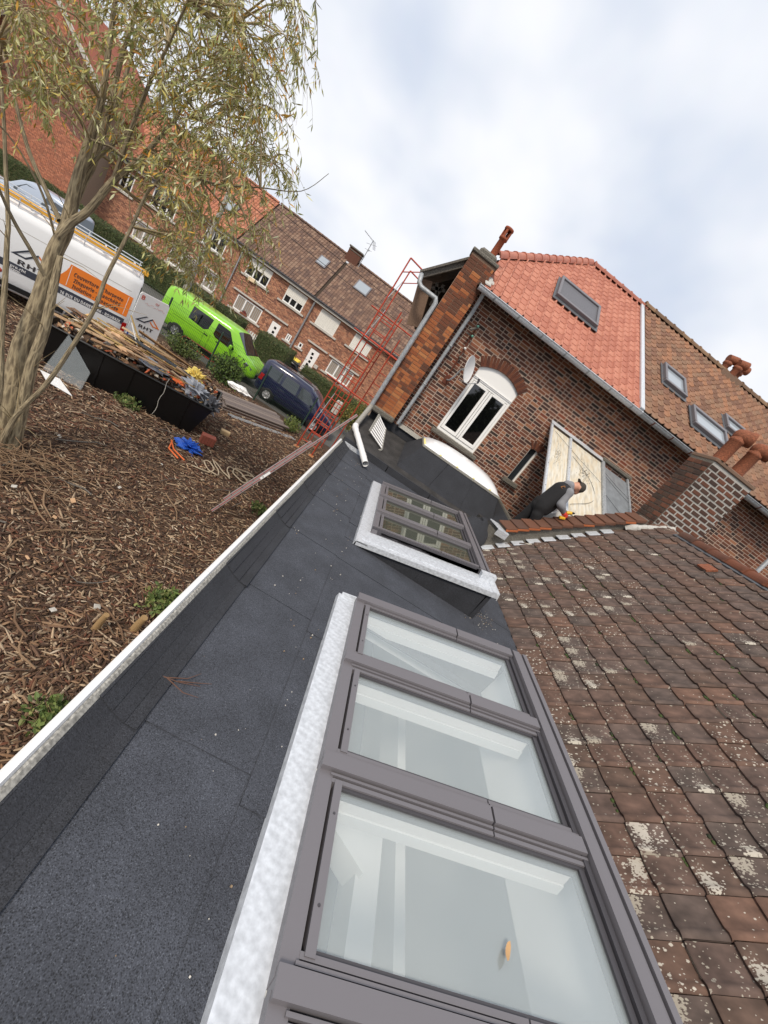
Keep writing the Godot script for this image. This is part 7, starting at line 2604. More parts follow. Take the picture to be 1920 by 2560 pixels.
	text("www.", fx.call(2.66, 0.955), 0.065, wl, v, "lettering", true, 0.003, 0.24)
	text("m", fx.call(1.86, 1.03), 0.06, wl, v, "lettering", true, 0.003)
	text(".fr", fx.call(1.86, 0.955), 0.06, wl, v, "lettering", true, 0.003)
	text("RHT", fx.call(2.40, 1.20), 0.13, lm, v, "lettering", true, 0.003, 0.55)
	_roof_logo(v, fx.call(2.42, 1.46), 0.85, dark, orange)
	var s := T()
	lathe(s, _side(vs, X.call(2.95), 0.78, -1.0, 0.004), Vector3(0, 0, -1), [[0.06, 0.0], [0.058, 0.004], [0.0, 0.004]], 16)
	fin(s, "badge", mat("badge_red", c8(196, 74, 56), 0.5), v)
	# rear: shut right-hand door, open left-hand door
	s = T()
	box(s, Vector3(-2.71, 1.35, 0.48), Vector3(0.05, 1.7, 0.9), Basis.IDENTITY, 0.02)
	fin(s, "rear_door", wp, v)
	s = T()
	box(s, Vector3(-2.695, 1.35, -0.45), Vector3(0.02, 1.7, 0.9))
	fin(s, "load_opening", mats["rubber"], v)
	s = T()
	box(s, Vector3(-2.78, 0.42, 0), Vector3(0.16, 0.2, 1.8), Basis.IDENTITY, 0.03)
	fin(s, "rear_bumper", mats["rubber"], v)
	var d := part("open_door", v)
	var dir := Vector3(-0.973, 0, 0.214)
	var out := Vector3(-0.214, 0, -0.973)
	var hb := Vector3(-2.72, 0, -0.99)
	var db := Basis(dir, Vector3.UP, out)
	s = T()
	var poly := [Vector2(0.0, 0.5), Vector2(0.86, 0.5), Vector2(0.88, 0.9), Vector2(0.86, 2.05), Vector2(0.82, 2.12), Vector2(0.04, 2.12), Vector2(0.0, 2.05)]
	extrude(s, poly, hb, dir, Vector3.UP, -out * 0.06)
	fin(s, "door_skin", wp, d)
	s = T()
	extrude(s, [Vector2(0.03, 0.62), Vector2(0.83, 0.62), Vector2(0.83, 0.72), Vector2(0.03, 0.72)], hb + out * 0.022, dir, Vector3.UP, -out * 0.02)
	fin(s, "rub_strip", mats["rubber"], d)
	s = T()
	extrude(s, [Vector2(0.03, 0.73), Vector2(0.36, 0.73), Vector2(0.36, 0.84), Vector2(0.03, 0.84)], hb + out * 0.016, dir, Vector3.UP, -out * 0.014)
	fin(s, "number_plate", wl, d)
	s = T()
	extrude(s, [Vector2(0.03, 0.73), Vector2(0.08, 0.73), Vector2(0.08, 0.84), Vector2(0.03, 0.84)], hb + out * 0.019, dir, Vector3.UP, -out * 0.002)
	fin(s, "plate_edge", mat("plate_blue", c8(50, 80, 170), 0.5), d)
	text("RHT", Transform3D(db, hb + dir * 0.46 + Vector3(0, 1.13, 0) + out * 0.004), 0.10, lm, d, "lettering", true, 0.004, 0.42)
	_roof_logo(d, Transform3D(db, hb + dir * 0.47 + Vector3(0, 1.38, 0) + out * 0.004), 0.74, dark, orange)
	var dr := mat("door_red", c8(196, 84, 66), 0.6)
	text("B", Transform3D(db, hb + dir * 0.10 + Vector3(0, 1.98, 0) + out * 0.004), 0.13, dr, d, "lettering", true, 0.003)
	text("or", Transform3D(db, hb + dir * 0.52 + Vector3(0, 1.98, 0) + out * 0.004), 0.09, dr, d, "lettering", false, 0.003)
	s = T()
	for k in 12: bar(s, hb + dir * (0.2 + 0.05 * k) + Vector3(0, 1.86 + 0.03 * sin(k * 2.1), 0) + out * 0.004, hb + dir * (0.24 + 0.05 * k) + Vector3(0, 1.85 - 0.03 * sin(k * 1.3), 0) + out * 0.004, 0.006, 0.003, out)
	fin(s, "scribble", dr, d)
	# small rampant lion emblem, in pieces
	s = T()
	for k in [[0.42, 0.93, 0.47, 0.99], [0.45, 0.95, 0.52, 0.90], [0.47, 0.99, 0.44, 1.02], [0.46, 0.97, 0.41, 0.95], [0.48, 0.93, 0.45, 0.87], [0.51, 0.91, 0.53, 0.86], [0.52, 0.93, 0.55, 0.97]]:
		bar(s, hb + dir * k[0] + Vector3(0, k[1], 0) + out * 0.006, hb + dir * k[2] + Vector3(0, k[3], 0) + out * 0.006, 0.02, 0.006, out)
	fin(s, "emblem", lm, d)
	s = T()
	for k in 8: bar(s, hb + dir * (0.36 + 0.03 * k) + Vector3(0, 0.84, 0) + out * 0.004, hb + dir * (0.38 + 0.03 * k) + Vector3(0, 0.84, 0) + out * 0.004, 0.014, 0.003, out)
	fin(s, "small_print", lm, d)
	# roof rack with a yellow ladder
	var rk := part("roof_rack", v)
	for z in [-0.80, 0.80]:
		s = T()
		tube(s, [Vector3(-2.6, 2.56, z), Vector3(1.0, 2.56, z)], [0.018], 6)
		tube(s, [Vector3(-2.6, 2.66, z), Vector3(1.0, 2.66, z)], [0.014], 6)
		for k in 6: tube(s, [Vector3(-2.55 + k * 0.7, 2.42, z), Vector3(-2.55 + k * 0.7, 2.67, z)], [0.014], 6)
		fin(s, "rack_rail", mats["zinc"], rk)
	for k in 5:
		s = T()
		box(s, Vector3(-2.4 + k * 0.8, 2.535, 0), Vector3(0.05, 0.03, 1.66))
		fin(s, "cross_bar", mats["zinc"], rk)
	var la := thing("van_ladder", "yellow ladder strapped along the white van's roof rack", "ladder", o, "", false, th)
	var ym := mat("ladder_yellow", c8(236, 178, 64), 0.5)
	for z in [-0.72, -0.36]:
		s = T()
		box(s, Vector3(-0.75, 2.60, z), Vector3(4.0, 0.10, 0.04), Basis.IDENTITY, 0.006)
		fin(s, "stile", ym, la)
	for k in 12:
		s = T()
		tube(s, [Vector3(-2.6 + k * 0.33, 2.60, -0.71), Vector3(-2.6 + k * 0.33, 2.60, -0.37)], [0.016], 6)
		fin(s, "rung", mats["zinc"], la)


func _roof_logo(parent: Node3D, at: Transform3D, w: float, dark: Material, orange: Material) -> void:
	# a dark and an orange angular stroke, like two roof slopes
	var k := w / 545.0
	var u := at.basis.x
	var b := at.basis.y
	var n := at.basis.z
	for q in [[dark, [Vector2(0, 0), Vector2(200, 0), Vector2(352, 148), Vector2(332, 168), Vector2(187, 27), Vector2(70, 27), Vector2(232, 163), Vector2(192, 163)]], [orange, [Vector2(343, 165), Vector2(352, 128), Vector2(472, 20), Vector2(395, 20), Vector2(314, 86), Vector2(296, 66), Vector2(385, -6), Vector2(545, -6)]]]:
		var s := T()
		var p := []
		for c in q[1]: p.append((c - Vector2(272, 80)) * k)
		extrude(s, p, at.origin, u, b, n * 0.003)
		fin(s, "logo_stroke", q[0], parent)


# ---------------------------------------------------------------- skip, rubble and garden

func SK(a: float, b: float, y: float) -> Vector3:
	# a metres from the skip's right end, b metres back
	return Vector3(-4.12, y, -10.97) + Vector3(-0.943, 0, 0.332) * a + Vector3(-0.332, 0, -0.943) * b


func crumple(c: Vector3, r: Vector3, amp: float, sd: int, n := 14) -> SurfaceTool:
	var s := T()
	var ns := FastNoiseLite.new()
	ns.seed = sd
	ns.frequency = 1.6
	ns.fractal_octaves = 3
	var f := func(i: int, j: int) -> Vector3:
		var th := PI * j / n
		var ph := TAU * i / (n * 2)
		var d := Vector3(sin(th) * cos(ph), cos(th), sin(th) * sin(ph))
		return c + d * r * (1.0 + amp * ns.get_noise_3dv(d * 1.7) * 2.0)
	for i in n * 2:
		for j in n: quad(s, f.call(i + 1, j), f.call(i, j), f.call(i, j + 1), f.call(i + 1, j + 1))
	return s


func plank(called: String, label: String, category: String, group: String, a: Vector3, b: Vector3, w: float, h: float, m: Material, c: Color, roll := 0.0) -> void:
	var s := T()
	s.set_color(c)
	var z := (b - a).normalized()
	var x := Vector3.UP.cross(z).normalized().rotated(z, roll)
	box(s, (a + b) * 0.5, Vector3(w, h, a.distance_to(b)), Basis(x, z.cross(x), z), minf(w, h) * 0.12)
	tag(fin(s, called, m), label, category, group)


func _skip_and_debris() -> void:
	var k := thing("skip", "black steel skip heaped with building rubble", "skip", SK(1.7, 0.95, 0))
	var bm: Material = mats["black_iron"]
	var L := 3.45
	var D := 1.9
	var H := 0.96
	var lo := [SK(0, 0, 0.04), SK(0, D, 0.04), SK(L, D, 0.04), SK(L, 0, 0.04)]
	var hi := [SK(-0.28, -0.06, H), SK(-0.28, D + 0.06, H), SK(L + 0.28, D + 0.06, H), SK(L + 0.28, -0.06, H)]
	for i in 4:
		var j := (i + 1) % 4
		var s := T()
		var c: Vector3 = (lo[0] + lo[2]) * 0.5
		var li: Vector3 = lo[i].lerp(c, 0.02)
		var lj: Vector3 = lo[j].lerp(c, 0.02)
		var hi_i: Vector3 = hi[i].lerp(Vector3(c.x, H, c.z), 0.02)
		var hi_j: Vector3 = hi[j].lerp(Vector3(c.x, H, c.z), 0.02)
		quad(s, lo[i], lo[j], hi[j], hi[i])
		quad(s, lj, li, hi_i, hi_j)
		fin(s, "side_plate", bm, k)
		s = T()
		tube(s, [hi[i], hi[j]], [0.035], 8)
		fin(s, "rim", bm, k)
	var s := T()
	quad(s, lo[0], lo[3], lo[2], lo[1])
	fin(s, "floor_plate", bm, k)
	for q in 5:
		var a := 0.35 + q * 0.69
		s = T()
		bar(s, SK(a, -0.012, 0.06), SK(a, -0.07, H - 0.03), 0.07, 0.03, Vector3(0.332, 0, 0.943))
		fin(s, "rib", bm, k)
	# bed of rubble
	var ns := FastNoiseLite.new()
	ns.seed = 3
	ns.frequency = 1.4
	s = T()
	var g := func(i: int, j: int) -> Vector3:
		var a := lerpf(-0.2, L + 0.2, i / 30.0)
		var b := lerpf(0.0, D, j / 16.0)
		var e := minf(1.0, minf(minf(j, 16 - j) / 4.0, minf(i, 30 - i) / 4.0))
		return SK(a, b, 0.82 + 0.22 * e + ns.get_noise_2d(a * 2.0, b * 2.0) * 0.16)
	for i in 30:
		for j in 16: quad(s, g.call(i, j), g.call(i, j + 1), g.call(i + 1, j + 1), g.call(i + 1, j))
	tag(fin(s, "rubble_bed", mat("rubble", c8(112, 88, 70), 0.95, 0.0, noise_tex(0.06, 0.4, 1.0, 171), 2.5)), "mixed brown rubble filling the black skip", "rubble", "", "stuff")
	# small broken bits
	s = T()
	s.set_color(Color.WHITE)
	box(s, Vector3.ZERO, Vector3.ONE, Basis(Vector3(1, 1, 0.3).normalized(), 0.4))
	var bit := mesh_of(s)
	var xs := []
	var cs := []
	var pal := [lin(170, 140, 108), lin(120, 88, 66), lin(186, 96, 62), lin(90, 84, 80), lin(206, 196, 180), lin(70, 60, 54), lin(150, 118, 86), lin(196, 160, 110), lin(48, 46, 46)]
	for i in 900:
		var a := rr(-0.15, L + 0.1)
		var b := rr(0.05, D - 0.05)
		xs.append(Transform3D(Basis(Vector3(rng.randfn(), rng.randfn(), rng.randfn()).normalized(), rr(0, 6)).scaled_local(Vector3(rr(0.03, 0.22), rr(0.01, 0.05), rr(0.02, 0.09))), SK(a, b, 1.03 + ns.get_noise_2d(a * 2.0, b * 2.0) * 0.16 + rr(-0.06, 0.05))))
		cs.append(pal[rng.randi() % pal.size()])
	tag(stuff("rubble_bits", bit, xs, cs, mats["plain"]), "small broken bits of wood tile and plastic in skip", "rubble", "", "stuff")
	var wm: Material = mats["wooden"]
	for i in 15:
		var a := rr(0.2, 2.6)
		var b := rr(0.1, 1.7)
		var l := rr(0.9, 2.0)
		var t := rr(-0.35, 0.25)
		plank("batten", (["pale yellow", "cream", "deep yellow"][i % 3] + (" long" if l > 1.45 else " short") + " timber batten lying on the skip rubble"), "batten", "battens in the skip", SK(a, b, 1.1 + rr(0, 0.16)), SK(a + l * cos(t), b + l * sin(t) * 0.5, 1.12 + rr(-0.03, 0.2)), rr(0.025, 0.04), rr(0.02, 0.03), wm, [lin(218, 184, 116), lin(226, 196, 132), lin(204, 168, 104)][i % 3], rr(0, 1))
	for i in 28:
		var a := rr(0.2, 2.9)
		var b := rr(0.05, 1.8)
		var l := rr(0.5, 1.5)
		var t := rr(-0.25, 0.25)
		plank("plank", (["tan", "brown", "pale", "dark brown"][i % 4] + (" long" if l > 1.0 else " short") + " plank lying on the skip rubble"), "plank", "planks in the skip", SK(a, b, 1.08 + rr(0, 0.2)), SK(a + l * cos(t), clampf(b + l * sin(t), 0.0, 1.9), 1.1 + rr(-0.02, 0.22)), rr(0.07, 0.16), rr(0.012, 0.03), wm, [lin(200, 166, 128), lin(172, 136, 102), lin(216, 188, 150), lin(146, 112, 84)][i % 4], rr(-0.3, 0.3))
	plank("long_plank", "long tan board laid along the skip's back edge", "plank", "", SK(0.1, 1.75, 1.18), SK(2.3, 1.85, 1.42), 0.2, 0.03, wm, lin(176, 140, 100), 0.5)
	plank("upright_batten", "yellow batten sticking up out of skip before van", "batten", "", SK(1.9, 1.4, 1.0), SK(2.55, 1.6, 1.75), 0.035, 0.03, wm, lin(222, 190, 122))
	plank("white_strip", "thin white plastic strip sticking out of the skip", "strip", "", SK(2.0, 1.2, 1.05), SK(2.45, 1.5, 1.6), 0.03, 0.012, mats["plain"], lin(226, 226, 222))
	for i in 4: plank("gutter_length", "black plastic gutter length lying on skip rubble", "gutter", "gutter lengths in the skip", SK(0.5 + i * 0.12, 0.9 + i * 0.07, 1.24), SK(2.0 + i * 0.1, 1.15 + i * 0.09, 1.27), 0.07, 0.04, mats["plain"], lin(62, 64, 70), 0.3)
	for i in 6:
		s = crumple(SK(2.4 + rr(-0.5, 0.7), rr(0.2, 1.5), 1.16), Vector3(rr(0.18, 0.34), rr(0.03, 0.08), rr(0.14, 0.28)), 0.5, 40 + i, 8)
		tag(fin(s, "cardboard", mat("cardboard", c8(196, 160, 124), 0.95) if not mats.has("cardboard") else mats["cardboard"]), "torn piece of brown cardboard on the skip rubble", "cardboard", "cardboard in the skip")
	s = crumple(SK(0.35, 0.35, 1.1), Vector3(0.36, 0.2, 0.3), 0.6, 61)
	tag(fin(s, "grey_sheeting", mat("grey_plastic", c8(150, 154, 162), 0.4)), "crumpled grey plastic sheeting at right end of skip", "sheeting")
	s = crumple(SK(-0.15, 0.25, 0.98), Vector3(0.22, 0.16, 0.25), 0.7, 63)
	tag(fin(s, "dark_sheeting", mat("dark_plastic", c8(104, 106, 112), 0.45)), "dark grey sheeting hanging over the skip's end", "sheeting")
	s = crumple(SK(0.55, 1.35, 1.22), Vector3(0.2, 0.14, 0.2), 0.7, 62)
	tag(fin(s, "foam_lump", mat("yellow_foam", c8(228, 206, 118), 0.95)), "pale yellow lump of insulation foam on skip rubble", "foam")
	for i in 3:
		s = crumple(SK(0.75 + i * 0.13, 0.3 + 0.12 * i, 1.13), Vector3(0.16, 0.05, 0.12), 0.8, 70 + i, 8)
		tag(fin(s, "orange_net", mat("orange_plastic", c8(214, 106, 52), 0.7) if not mats.has("orange_plastic") else mats["orange_plastic"]), "bright orange plastic scrap on the skip rubble", "scrap", "orange scraps in the skip")
	s = crumple(SK(1.5, 0.5, 1.14), Vector3(0.5, 0.06, 0.3), 0.6, 75, 9)
	tag(fin(s, "foil_sheet", mat("foil_grey", c8(120, 124, 134), 0.3, 0.3)), "creased grey foil sheet lying in middle of skip", "sheeting")
	s = T()
	var pts := []
	for i in 9: pts.append(SK(0.95 + 0.02 * sin(i * 1.7), -0.09 - 0.012 * i, 1.18 - 0.13 * i))
	tube(s, pts, [0.008], 5)
	tag(fin(s, "hanging_strip", mats["stone_white"]), "pale strip hanging down the skip's black side", "strip")
	# glass pane leaning on the skip, white sheet on the ground
	s = T()
	hexa(s, [SK(2.45, -0.55, 0.02), SK(2.46, -0.56, 0.02), SK(3.30, -0.42, 0.02), SK(3.29, -0.41, 0.02), SK(2.45, -0.35, 0.45), SK(2.46, -0.36, 0.45), SK(3.15, -0.12, 0.98), SK(3.14, -0.11, 0.98)])
	tag(fin(s, "leaning_pane", mats["clear_pane"]), "broken glass pane leaning against the skip's black side", "pane")
	s = T()
	extrude(s, [Vector2(-6.98, 9.28), Vector2(-6.55, 8.98), Vector2(-5.98, 9.02), Vector2(-6.62, 9.42)], Vector3(0, 0.09, 0), Vector3.RIGHT, Vector3(0, 0, -1), Vector3(0, -0.012, 0))
	tag(fin(s, "white_sheet", mats["white_plastic"]), "white offcut sheet lying on mulch near tree trunk", "sheet")
	# stacked boards and orange poles by the fence
	var d := Vector3(0.69, 0, -0.72)
	var w := Vector3(-0.72, 0, -0.69)
	for i in 18:
		var r := i % 6
		var l := i / 6
		var o := Vector3(-4.75, 0.06 + l * 0.09 + r * 0.012, -14.5) + w * (r * 0.19 + l * 0.05) + d * rr(-0.1, 0.1)
		plank("cladding_board", (["mid grey", "dark grey", "pale grey"][i % 3] + " cladding board in the " + ["bottom", "middle", "top"][l] + " layer of stack by fence"), "board", "boards stacked by the fence", o, o + d * (2.75 + rr(-0.15, 0.1)), 0.18, 0.05, wm, [lin(142, 128, 122), lin(128, 116, 112), lin(154, 140, 132)][i % 3], 0.05)
	for i in 4:
		s = T()
		var o := Vector3(-4.95 + i * 0.04, 0.07, -14.75) - w * (0.06 * i)
		tube(s, [o, o + d * 2.3], [0.028], 8)
		tag(fin(s, "orange_pole", mats["orange_plastic"]), "orange plastic pole lying beside the stacked boards", "pole", "orange poles beside the boards")
	for i in 3:
		s = T()
		var o := Vector3(-4.55 + i * 0.05, 0.06, -14.35) - w * (0.1 + 0.05 * i)
		tube(s, [o, o + d * 2.9], [0.022], 8)
		tag(fin(s, "grey_pole", mats["zinc_old"]), "grey metal pole lying beside the stacked boards", "pole", "grey poles beside the boards")
	s = crumple(Vector3(-5.2, 0.5, -16.4), Vector3(0.45, 0.12, 0.2), 0.4, 66, 9)
	tag(fin(s, "white_sack", mats["white_plastic"]), "white sack lying on top of the stacked boards", "sack")


func _garden_things() -> void:
	var s := crumple(Vector3(-3.58, 0.13, -9.98), Vector3(0.22, 0.13, 0.17), 0.8, 81)
	tag(fin(s, "blue_bag", mat("blue_plastic", c8(40, 92, 190), 0.5)), "crumpled bright blue plastic bag lying on mulch", "bag")
	for k in [[Vector3(-4.0, 0.09, -9.85), Vector3(-3.72, 0.08, -9.5), Vector3(-3.3, 0.09, -9.28)], [Vector3(-3.95, 0.10, -9.8), Vector3(-3.78, 0.09, -9.38), Vector3(-3.42, 0.08, -9.2)]]:
		s = T()
		tube(s, k, [0.02], 6)
		tag(fin(s, "orange_strap", mats["orange_plastic"]), "orange plastic strap lying on mulch beside blue bag", "strap", "orange straps on the mulch")
	# hollow clay block
	var b := thing("clay_block", "red hollow clay block standing on mulch before skip", "block", Vector3(-3.58, 0.05, -10.92), "", false, 0.5)
	s = T()
	box(s, Vector3(0, 0.14, 0), Vector3(0.38, 0.26, 0.24), Basis.IDENTITY, 0.012)
	fin(s, "body", mat("clay_red", c8(150, 82, 66), 0.85), b)
	for k in 5:
		s = T()
		box(s, Vector3(-0.15 + k * 0.075, 0.14, 0.122), Vector3(0.012, 0.24, 0.008))
		fin(s, "groove_rib", mats["terracotta_old"], b)
	s = T()
	box(s, Vector3(-3.7, 0.1, -12.4), Vector3(0.3, 0.14, 0.18), Basis(Vector3.UP, 0.4), 0.02)
	tag(fin(s, "tan_block", mat("tan_foam", c8(196, 170, 130), 0.9)), "tan block lying on mulch beyond the red clay block", "block")
	# rope in loops
	s = T()
	var rs := RandomNumberGenerator.new()
	rs.seed = 6
	var pts := []
	for i in 130:
		var t := i / 130.0
		pts.append(Vector3(-3.1 + 1.25 * t + 0.26 * sin(t * 31.0) + 0.1 * sin(t * 13.0), 0.085 + 0.012 * sin(i * 0.9), -9.55 - 1.1 * t + 0.28 * cos(t * 27.0)))
	tube(s, pts, [0.017], 6)
	tag(fin(s, "rope", mat("rope_tan", c8(176, 160, 136), 0.95)), "tan rope lying in tangled loops on mulch", "rope")
	# single branches and sticks one can pick out
	for i in 46:
		var z := -2.2 - 8.5 * rs.randf()
		var x := -0.9 - rs.randf() * (1.6 - z * 0.5)
		if i < 8:
			x = -4.9 + rs.randf() * 1.6
			z = -5.2 - rs.randf() * 1.2
		var a := rs.randf() * TAU
		var l := rs.randf_range(0.3, 0.95)
		var bend := rs.randf_range(-0.12, 0.12)
		var p := []
		for q in 5:
			var f := q / 4.0 - 0.5
			p.append(Vector3(x + cos(a) * l * f - sin(a) * bend * (1 - 4 * f * f), 0.085 + 0.02 * sin(q * 2.0 + i), z + sin(a) * l * f + cos(a) * bend * (1 - 4 * f * f)))
		s = T()
		var r := rs.randf_range(0.007, 0.016)
		tube(s, p, [r, r * 0.95, r * 0.9, r * 0.75, r * 0.5], 6)
		var m: Material = [mats["timber_grey"], mats["stick_a"] if mats.has("stick_a") else mat("stick_a", c8(128, 104, 80), 0.9), mats["stick_b"] if mats.has("stick_b") else mat("stick_b", c8(104, 80, 60), 0.9)][i % 3]
		var look: String = ("long " if l > 0.7 else "short " if l < 0.48 else "") + ("bent " if absf(bend) > 0.06 else "straight ") + ["grey", "tan", "dark brown"][i % 3]
		tag(fin(s, "stick", m), look + " stick lying " + ("at the tree's foot" if i < 8 else "on the brown mulch"), "stick", "sticks on the mulch")
	# brushwood heap at the tree's foot
	s = T()
	for i in 130:
		var o := Vector3(-4.75 + rs.randfn() * 0.5, 0.06 + rs.randf() * 0.2, -6.05 + rs.randfn() * 0.4)
		var a := rs.randf() * TAU
		var l := rs.randf_range(0.3, 0.9)
		tube(s, [o, o + Vector3(cos(a) * l * 0.5, rs.randf_range(-0.04, 0.08), sin(a) * l * 0.5), o + Vector3(cos(a + 0.3) * l, rs.randf_range(-0.1, 0.05), sin(a + 0.3) * l)], [0.009, 0.007, 0.004], 4, false)
	tag(fin(s, "brushwood", mats["stick_a"]), "heap of pale thin brushwood at the tree's foot", "brushwood", "", "stuff")
	# white and pale scraps
	for i in 16:
		var z := -2.6 - 7.5 * rs.randf()
		var x := -1.0 - rs.randf() * (1.2 - z * 0.42)
		s = T()
		box(s, Vector3(x, 0.1, z), Vector3(rs.randf_range(0.03, 0.09), 0.012, rs.randf_range(0.03, 0.07)), Basis(Vector3(0.3, 1, 0.2).normalized(), rs.randf() * 6), 0.003)
		tag(fin(s, "pale_scrap", mats["stone_white"] if i % 3 else mats["cardboard"]), ("small white scrap lying on the brown mulch" if i % 3 else "small tan cardboard scrap lying on the brown mulch"), "scrap", "scraps on the mulch")
	# weeds
	var gr := [lin(86, 104, 52), lin(104, 118, 62), lin(70, 88, 44), lin(120, 124, 74)]
	for k in [[-5.5, -10.25, 0.42, 420, "leafy weed clump growing against the black skip"], [-1.15, -9.1, 0.28, 240, "dark green weed beside foot of aluminium ladder"], [-1.0, -4.9, 0.5, 700, "grey green trailing weed patch beside white roof edge"], [-0.75, -6.9, 0.25, 200, "small weed clump at wall below flat roof"], [-1.0, -2.9, 0.32, 420, "broad leaved green weeds near the wall"], [-0.75, -1.95, 0.25, 320, "bright green weed patch close under roof edge"], [-7.2, -7.6, 0.55, 420, "wispy green weeds behind the tree trunk"]]:
		var w := thing("weed", k[4], "weed", Vector3(k[0], 0.03, k[1]), "weeds in the garden")
		_bush(w, Vector3(k[0], 0.15, k[1]), Vector3(k[2], 0.17, k[2] * 0.8), k[3], 0.075, gr)
		s = T()
		for q in 14: tube(s, [Vector3(k[0] + rs.randf_range(-0.5, 0.5) * k[2], 0.0, k[1] + rs.randf_range(-0.5, 0.5) * k[2]), Vector3(k[0] + rs.randf_range(-1, 1) * k[2], rs.randf_range(0.12, 0.3), k[1] + rs.randf_range(-1, 1) * k[2] * 0.8)], [0.006, 0.003], 4)
		fin(s, "stems", mats["stick_a"], w)
	# stumps
	for k in [[-1.15, -4.35, 0.05], [-1.5, -4.1, 0.04]]:
		s = T()
		tube(s, [Vector3(k[0], -0.02, k[1]), Vector3(k[0] + 0.02, 0.16, k[1]), Vector3(k[0] + 0.05, 0.3, k[1])], [k[2] * 1.3, k[2], k[2] * 0.9], 9)
		tag(fin(s, "stump", mat("stump_wood", c8(150, 122, 84), 0.9) if not mats.has("stump_wood") else mats["stump_wood"]), "short cut shrub stump standing in the mulch", "stump", "cut stumps")


func _scaffold_and_ladder() -> void:
	var red := mat("scaffold_red", c8(198, 72, 44), 0.6, 0.0, noise_tex(0.04, 0.75, 1.0, 181), 2.0)
	var sc := thing("scaffold_tower", "orange red tubular scaffold tower standing beside brick house", "scaffold", Vector3(-1.7, 0, -16.5))
	var X := [-2.06, -1.37]
	var Zs := [-15.7, -17.5]
	for z in Zs:
		for i in 2:
			var s := T()
			tube(s, [Vector3(X[i], 0.05, z), Vector3(X[i] + 0.03, 7.85 if i == 0 else 6.3, z)], [0.026], 8)
			fin(s, "standard", red, sc)
		var y := 0.44
		while y < 6.0:
			var s := T()
			tube(s, [Vector3(X[0], y, z), Vector3(X[1], y, z)], [0.02], 6)
			fin(s, "rung", red, sc)
			y += 0.485
		var s := T()
		tube(s, [Vector3(-1.71, 0.44, z + 0.005), Vector3(-1.70, 3.4, z + 0.005)], [0.016], 6)
		fin(s, "mid_tube", red, sc)
		s = T()
		tube(s, [Vector3(X[0] + 0.03, 7.85, z), Vector3(-1.35, 7.75, z)], [0.026], 8)
		tube(s, [Vector3(X[0] + 0.03, 7.35, z), Vector3(-1.45, 7.72, z)], [0.018], 6)
		fin(s, "guard_frame", red, sc)
	for k in [[0, 0.5, 2.4], [1, 2.4, 0.5], [0, 2.6, 4.4], [1, 4.4, 2.6], [0, 4.6, 6.2], [0, 6.2, 7.4]]:
		var s := T()
		tube(s, [Vector3(X[k[0]], k[1], Zs[0]), Vector3(X[k[0]], k[2], Zs[1])], [0.013], 6)
		fin(s, "brace", mats["zinc_old"], sc)
	for k in [[4.9, -15.6], [4.95, -17.6], [3.0, -15.66], [5.9, -16.4]]:
		var s := T()
		tube(s, [Vector3(-2.45, k[0] + 0.05, k[1]), Vector3(-0.35, k[0], k[1])], [0.026], 8)
		fin(s, "ledger", red, sc)
	for k in [-0.55, -0.95]:
		var s := T()
		tube(s, [Vector3(k, 0.05, -17.2), Vector3(k, 5.6, -17.2)], [0.026], 8)
		fin(s, "standard", red, sc)
	for k in 5:
		var s := T()
		tube(s, [Vector3(-0.95, 3.2 + k * 0.48, -17.2), Vector3(-0.55, 3.2 + k * 0.48, -17.2)], [0.02], 6)
		fin(s, "rung", red, sc)
	var s := T()
	box(s, Vector3(-1.72, 4.85, -16.6), Vector3(0.62, 0.04, 1.6), Basis(Vector3.BACK, 0.0))
	fin(s, "platform", mats["timber_dark"], sc)
	s = T()
	box(s, Vector3(-1.74, 2.9, -16.7), Vector3(0.5, 0.03, 0.6))
	fin(s, "platform", mats["zinc_old"], sc)
	for i in 2:
		s = T()
		box(s, Vector3(X[i], 0.045, Zs[0]), Vector3(0.2, 0.05, 0.2))
		fin(s, "base_plate", mats["wood_pad"] if mats.has("wood_pad") else mat("wood_pad", c8(186, 128, 84), 0.9), sc)
	# ladder leaning on the roof edge
	var l := thing("ladder", "grey aluminium extension ladder leaning on the old roof's edge", "ladder", Vector3(-1.87, 0, -8.1))
	var a := Vector3(-1.87, 0.05, -8.11)
	var b := Vector3(-0.43, 3.34, -9.0)
	var d := (b - a).normalized()
	var r := (Vector3(-1.1, -3.1, -8.6).normalized() - d * d.dot(Vector3(-1.1, -3.1, -8.6).normalized())).normalized()
	var n := d.cross(r)
	var al := mat("ladder_alu", c8(160, 152, 150), 0.4, 0.5)
	for q in [[0.0, 3.75, 0.0], [0.35, 2.6, 0.062]]:
		var sec := part("section", l)
		for e in [-0.19, 0.19]:
			s = T()
			bar(s, a + d * q[0] + r * e + n * q[2], a + d * q[1] + r * e + n * q[2], 0.028, 0.058, n, 0.004)
			fin(s, "stile", al, sec)
			s = T()
			bar(s, a + d * q[0] + r * (e - 0.016) + n * q[2], a + d * q[1] + r * (e - 0.016) + n * q[2], 0.003, 0.014, n)
			fin(s, "red_stripe", mats["barrier_red"], sec)
		var t: float = q[0] + 0.2
		while t < q[1]:
			s = T()
			tube(s, [a + d * t - r * 0.215 + n * q[2], a + d * t + r * 0.215 + n * q[2]], [0.014], 8)
			fin(s, "rung", mats["frame_dark"], sec)
			t += 0.28
	s = T()
	bar(s, a + d * 1.25 - r * 0.208 + n * 0.0, a + d * 1.5 - r * 0.208 + n * 0.0, 0.003, 0.05, n)
	fin(s, "sticker", mats["white_plastic"], l)


# ---------------------------------------------------------------- willow

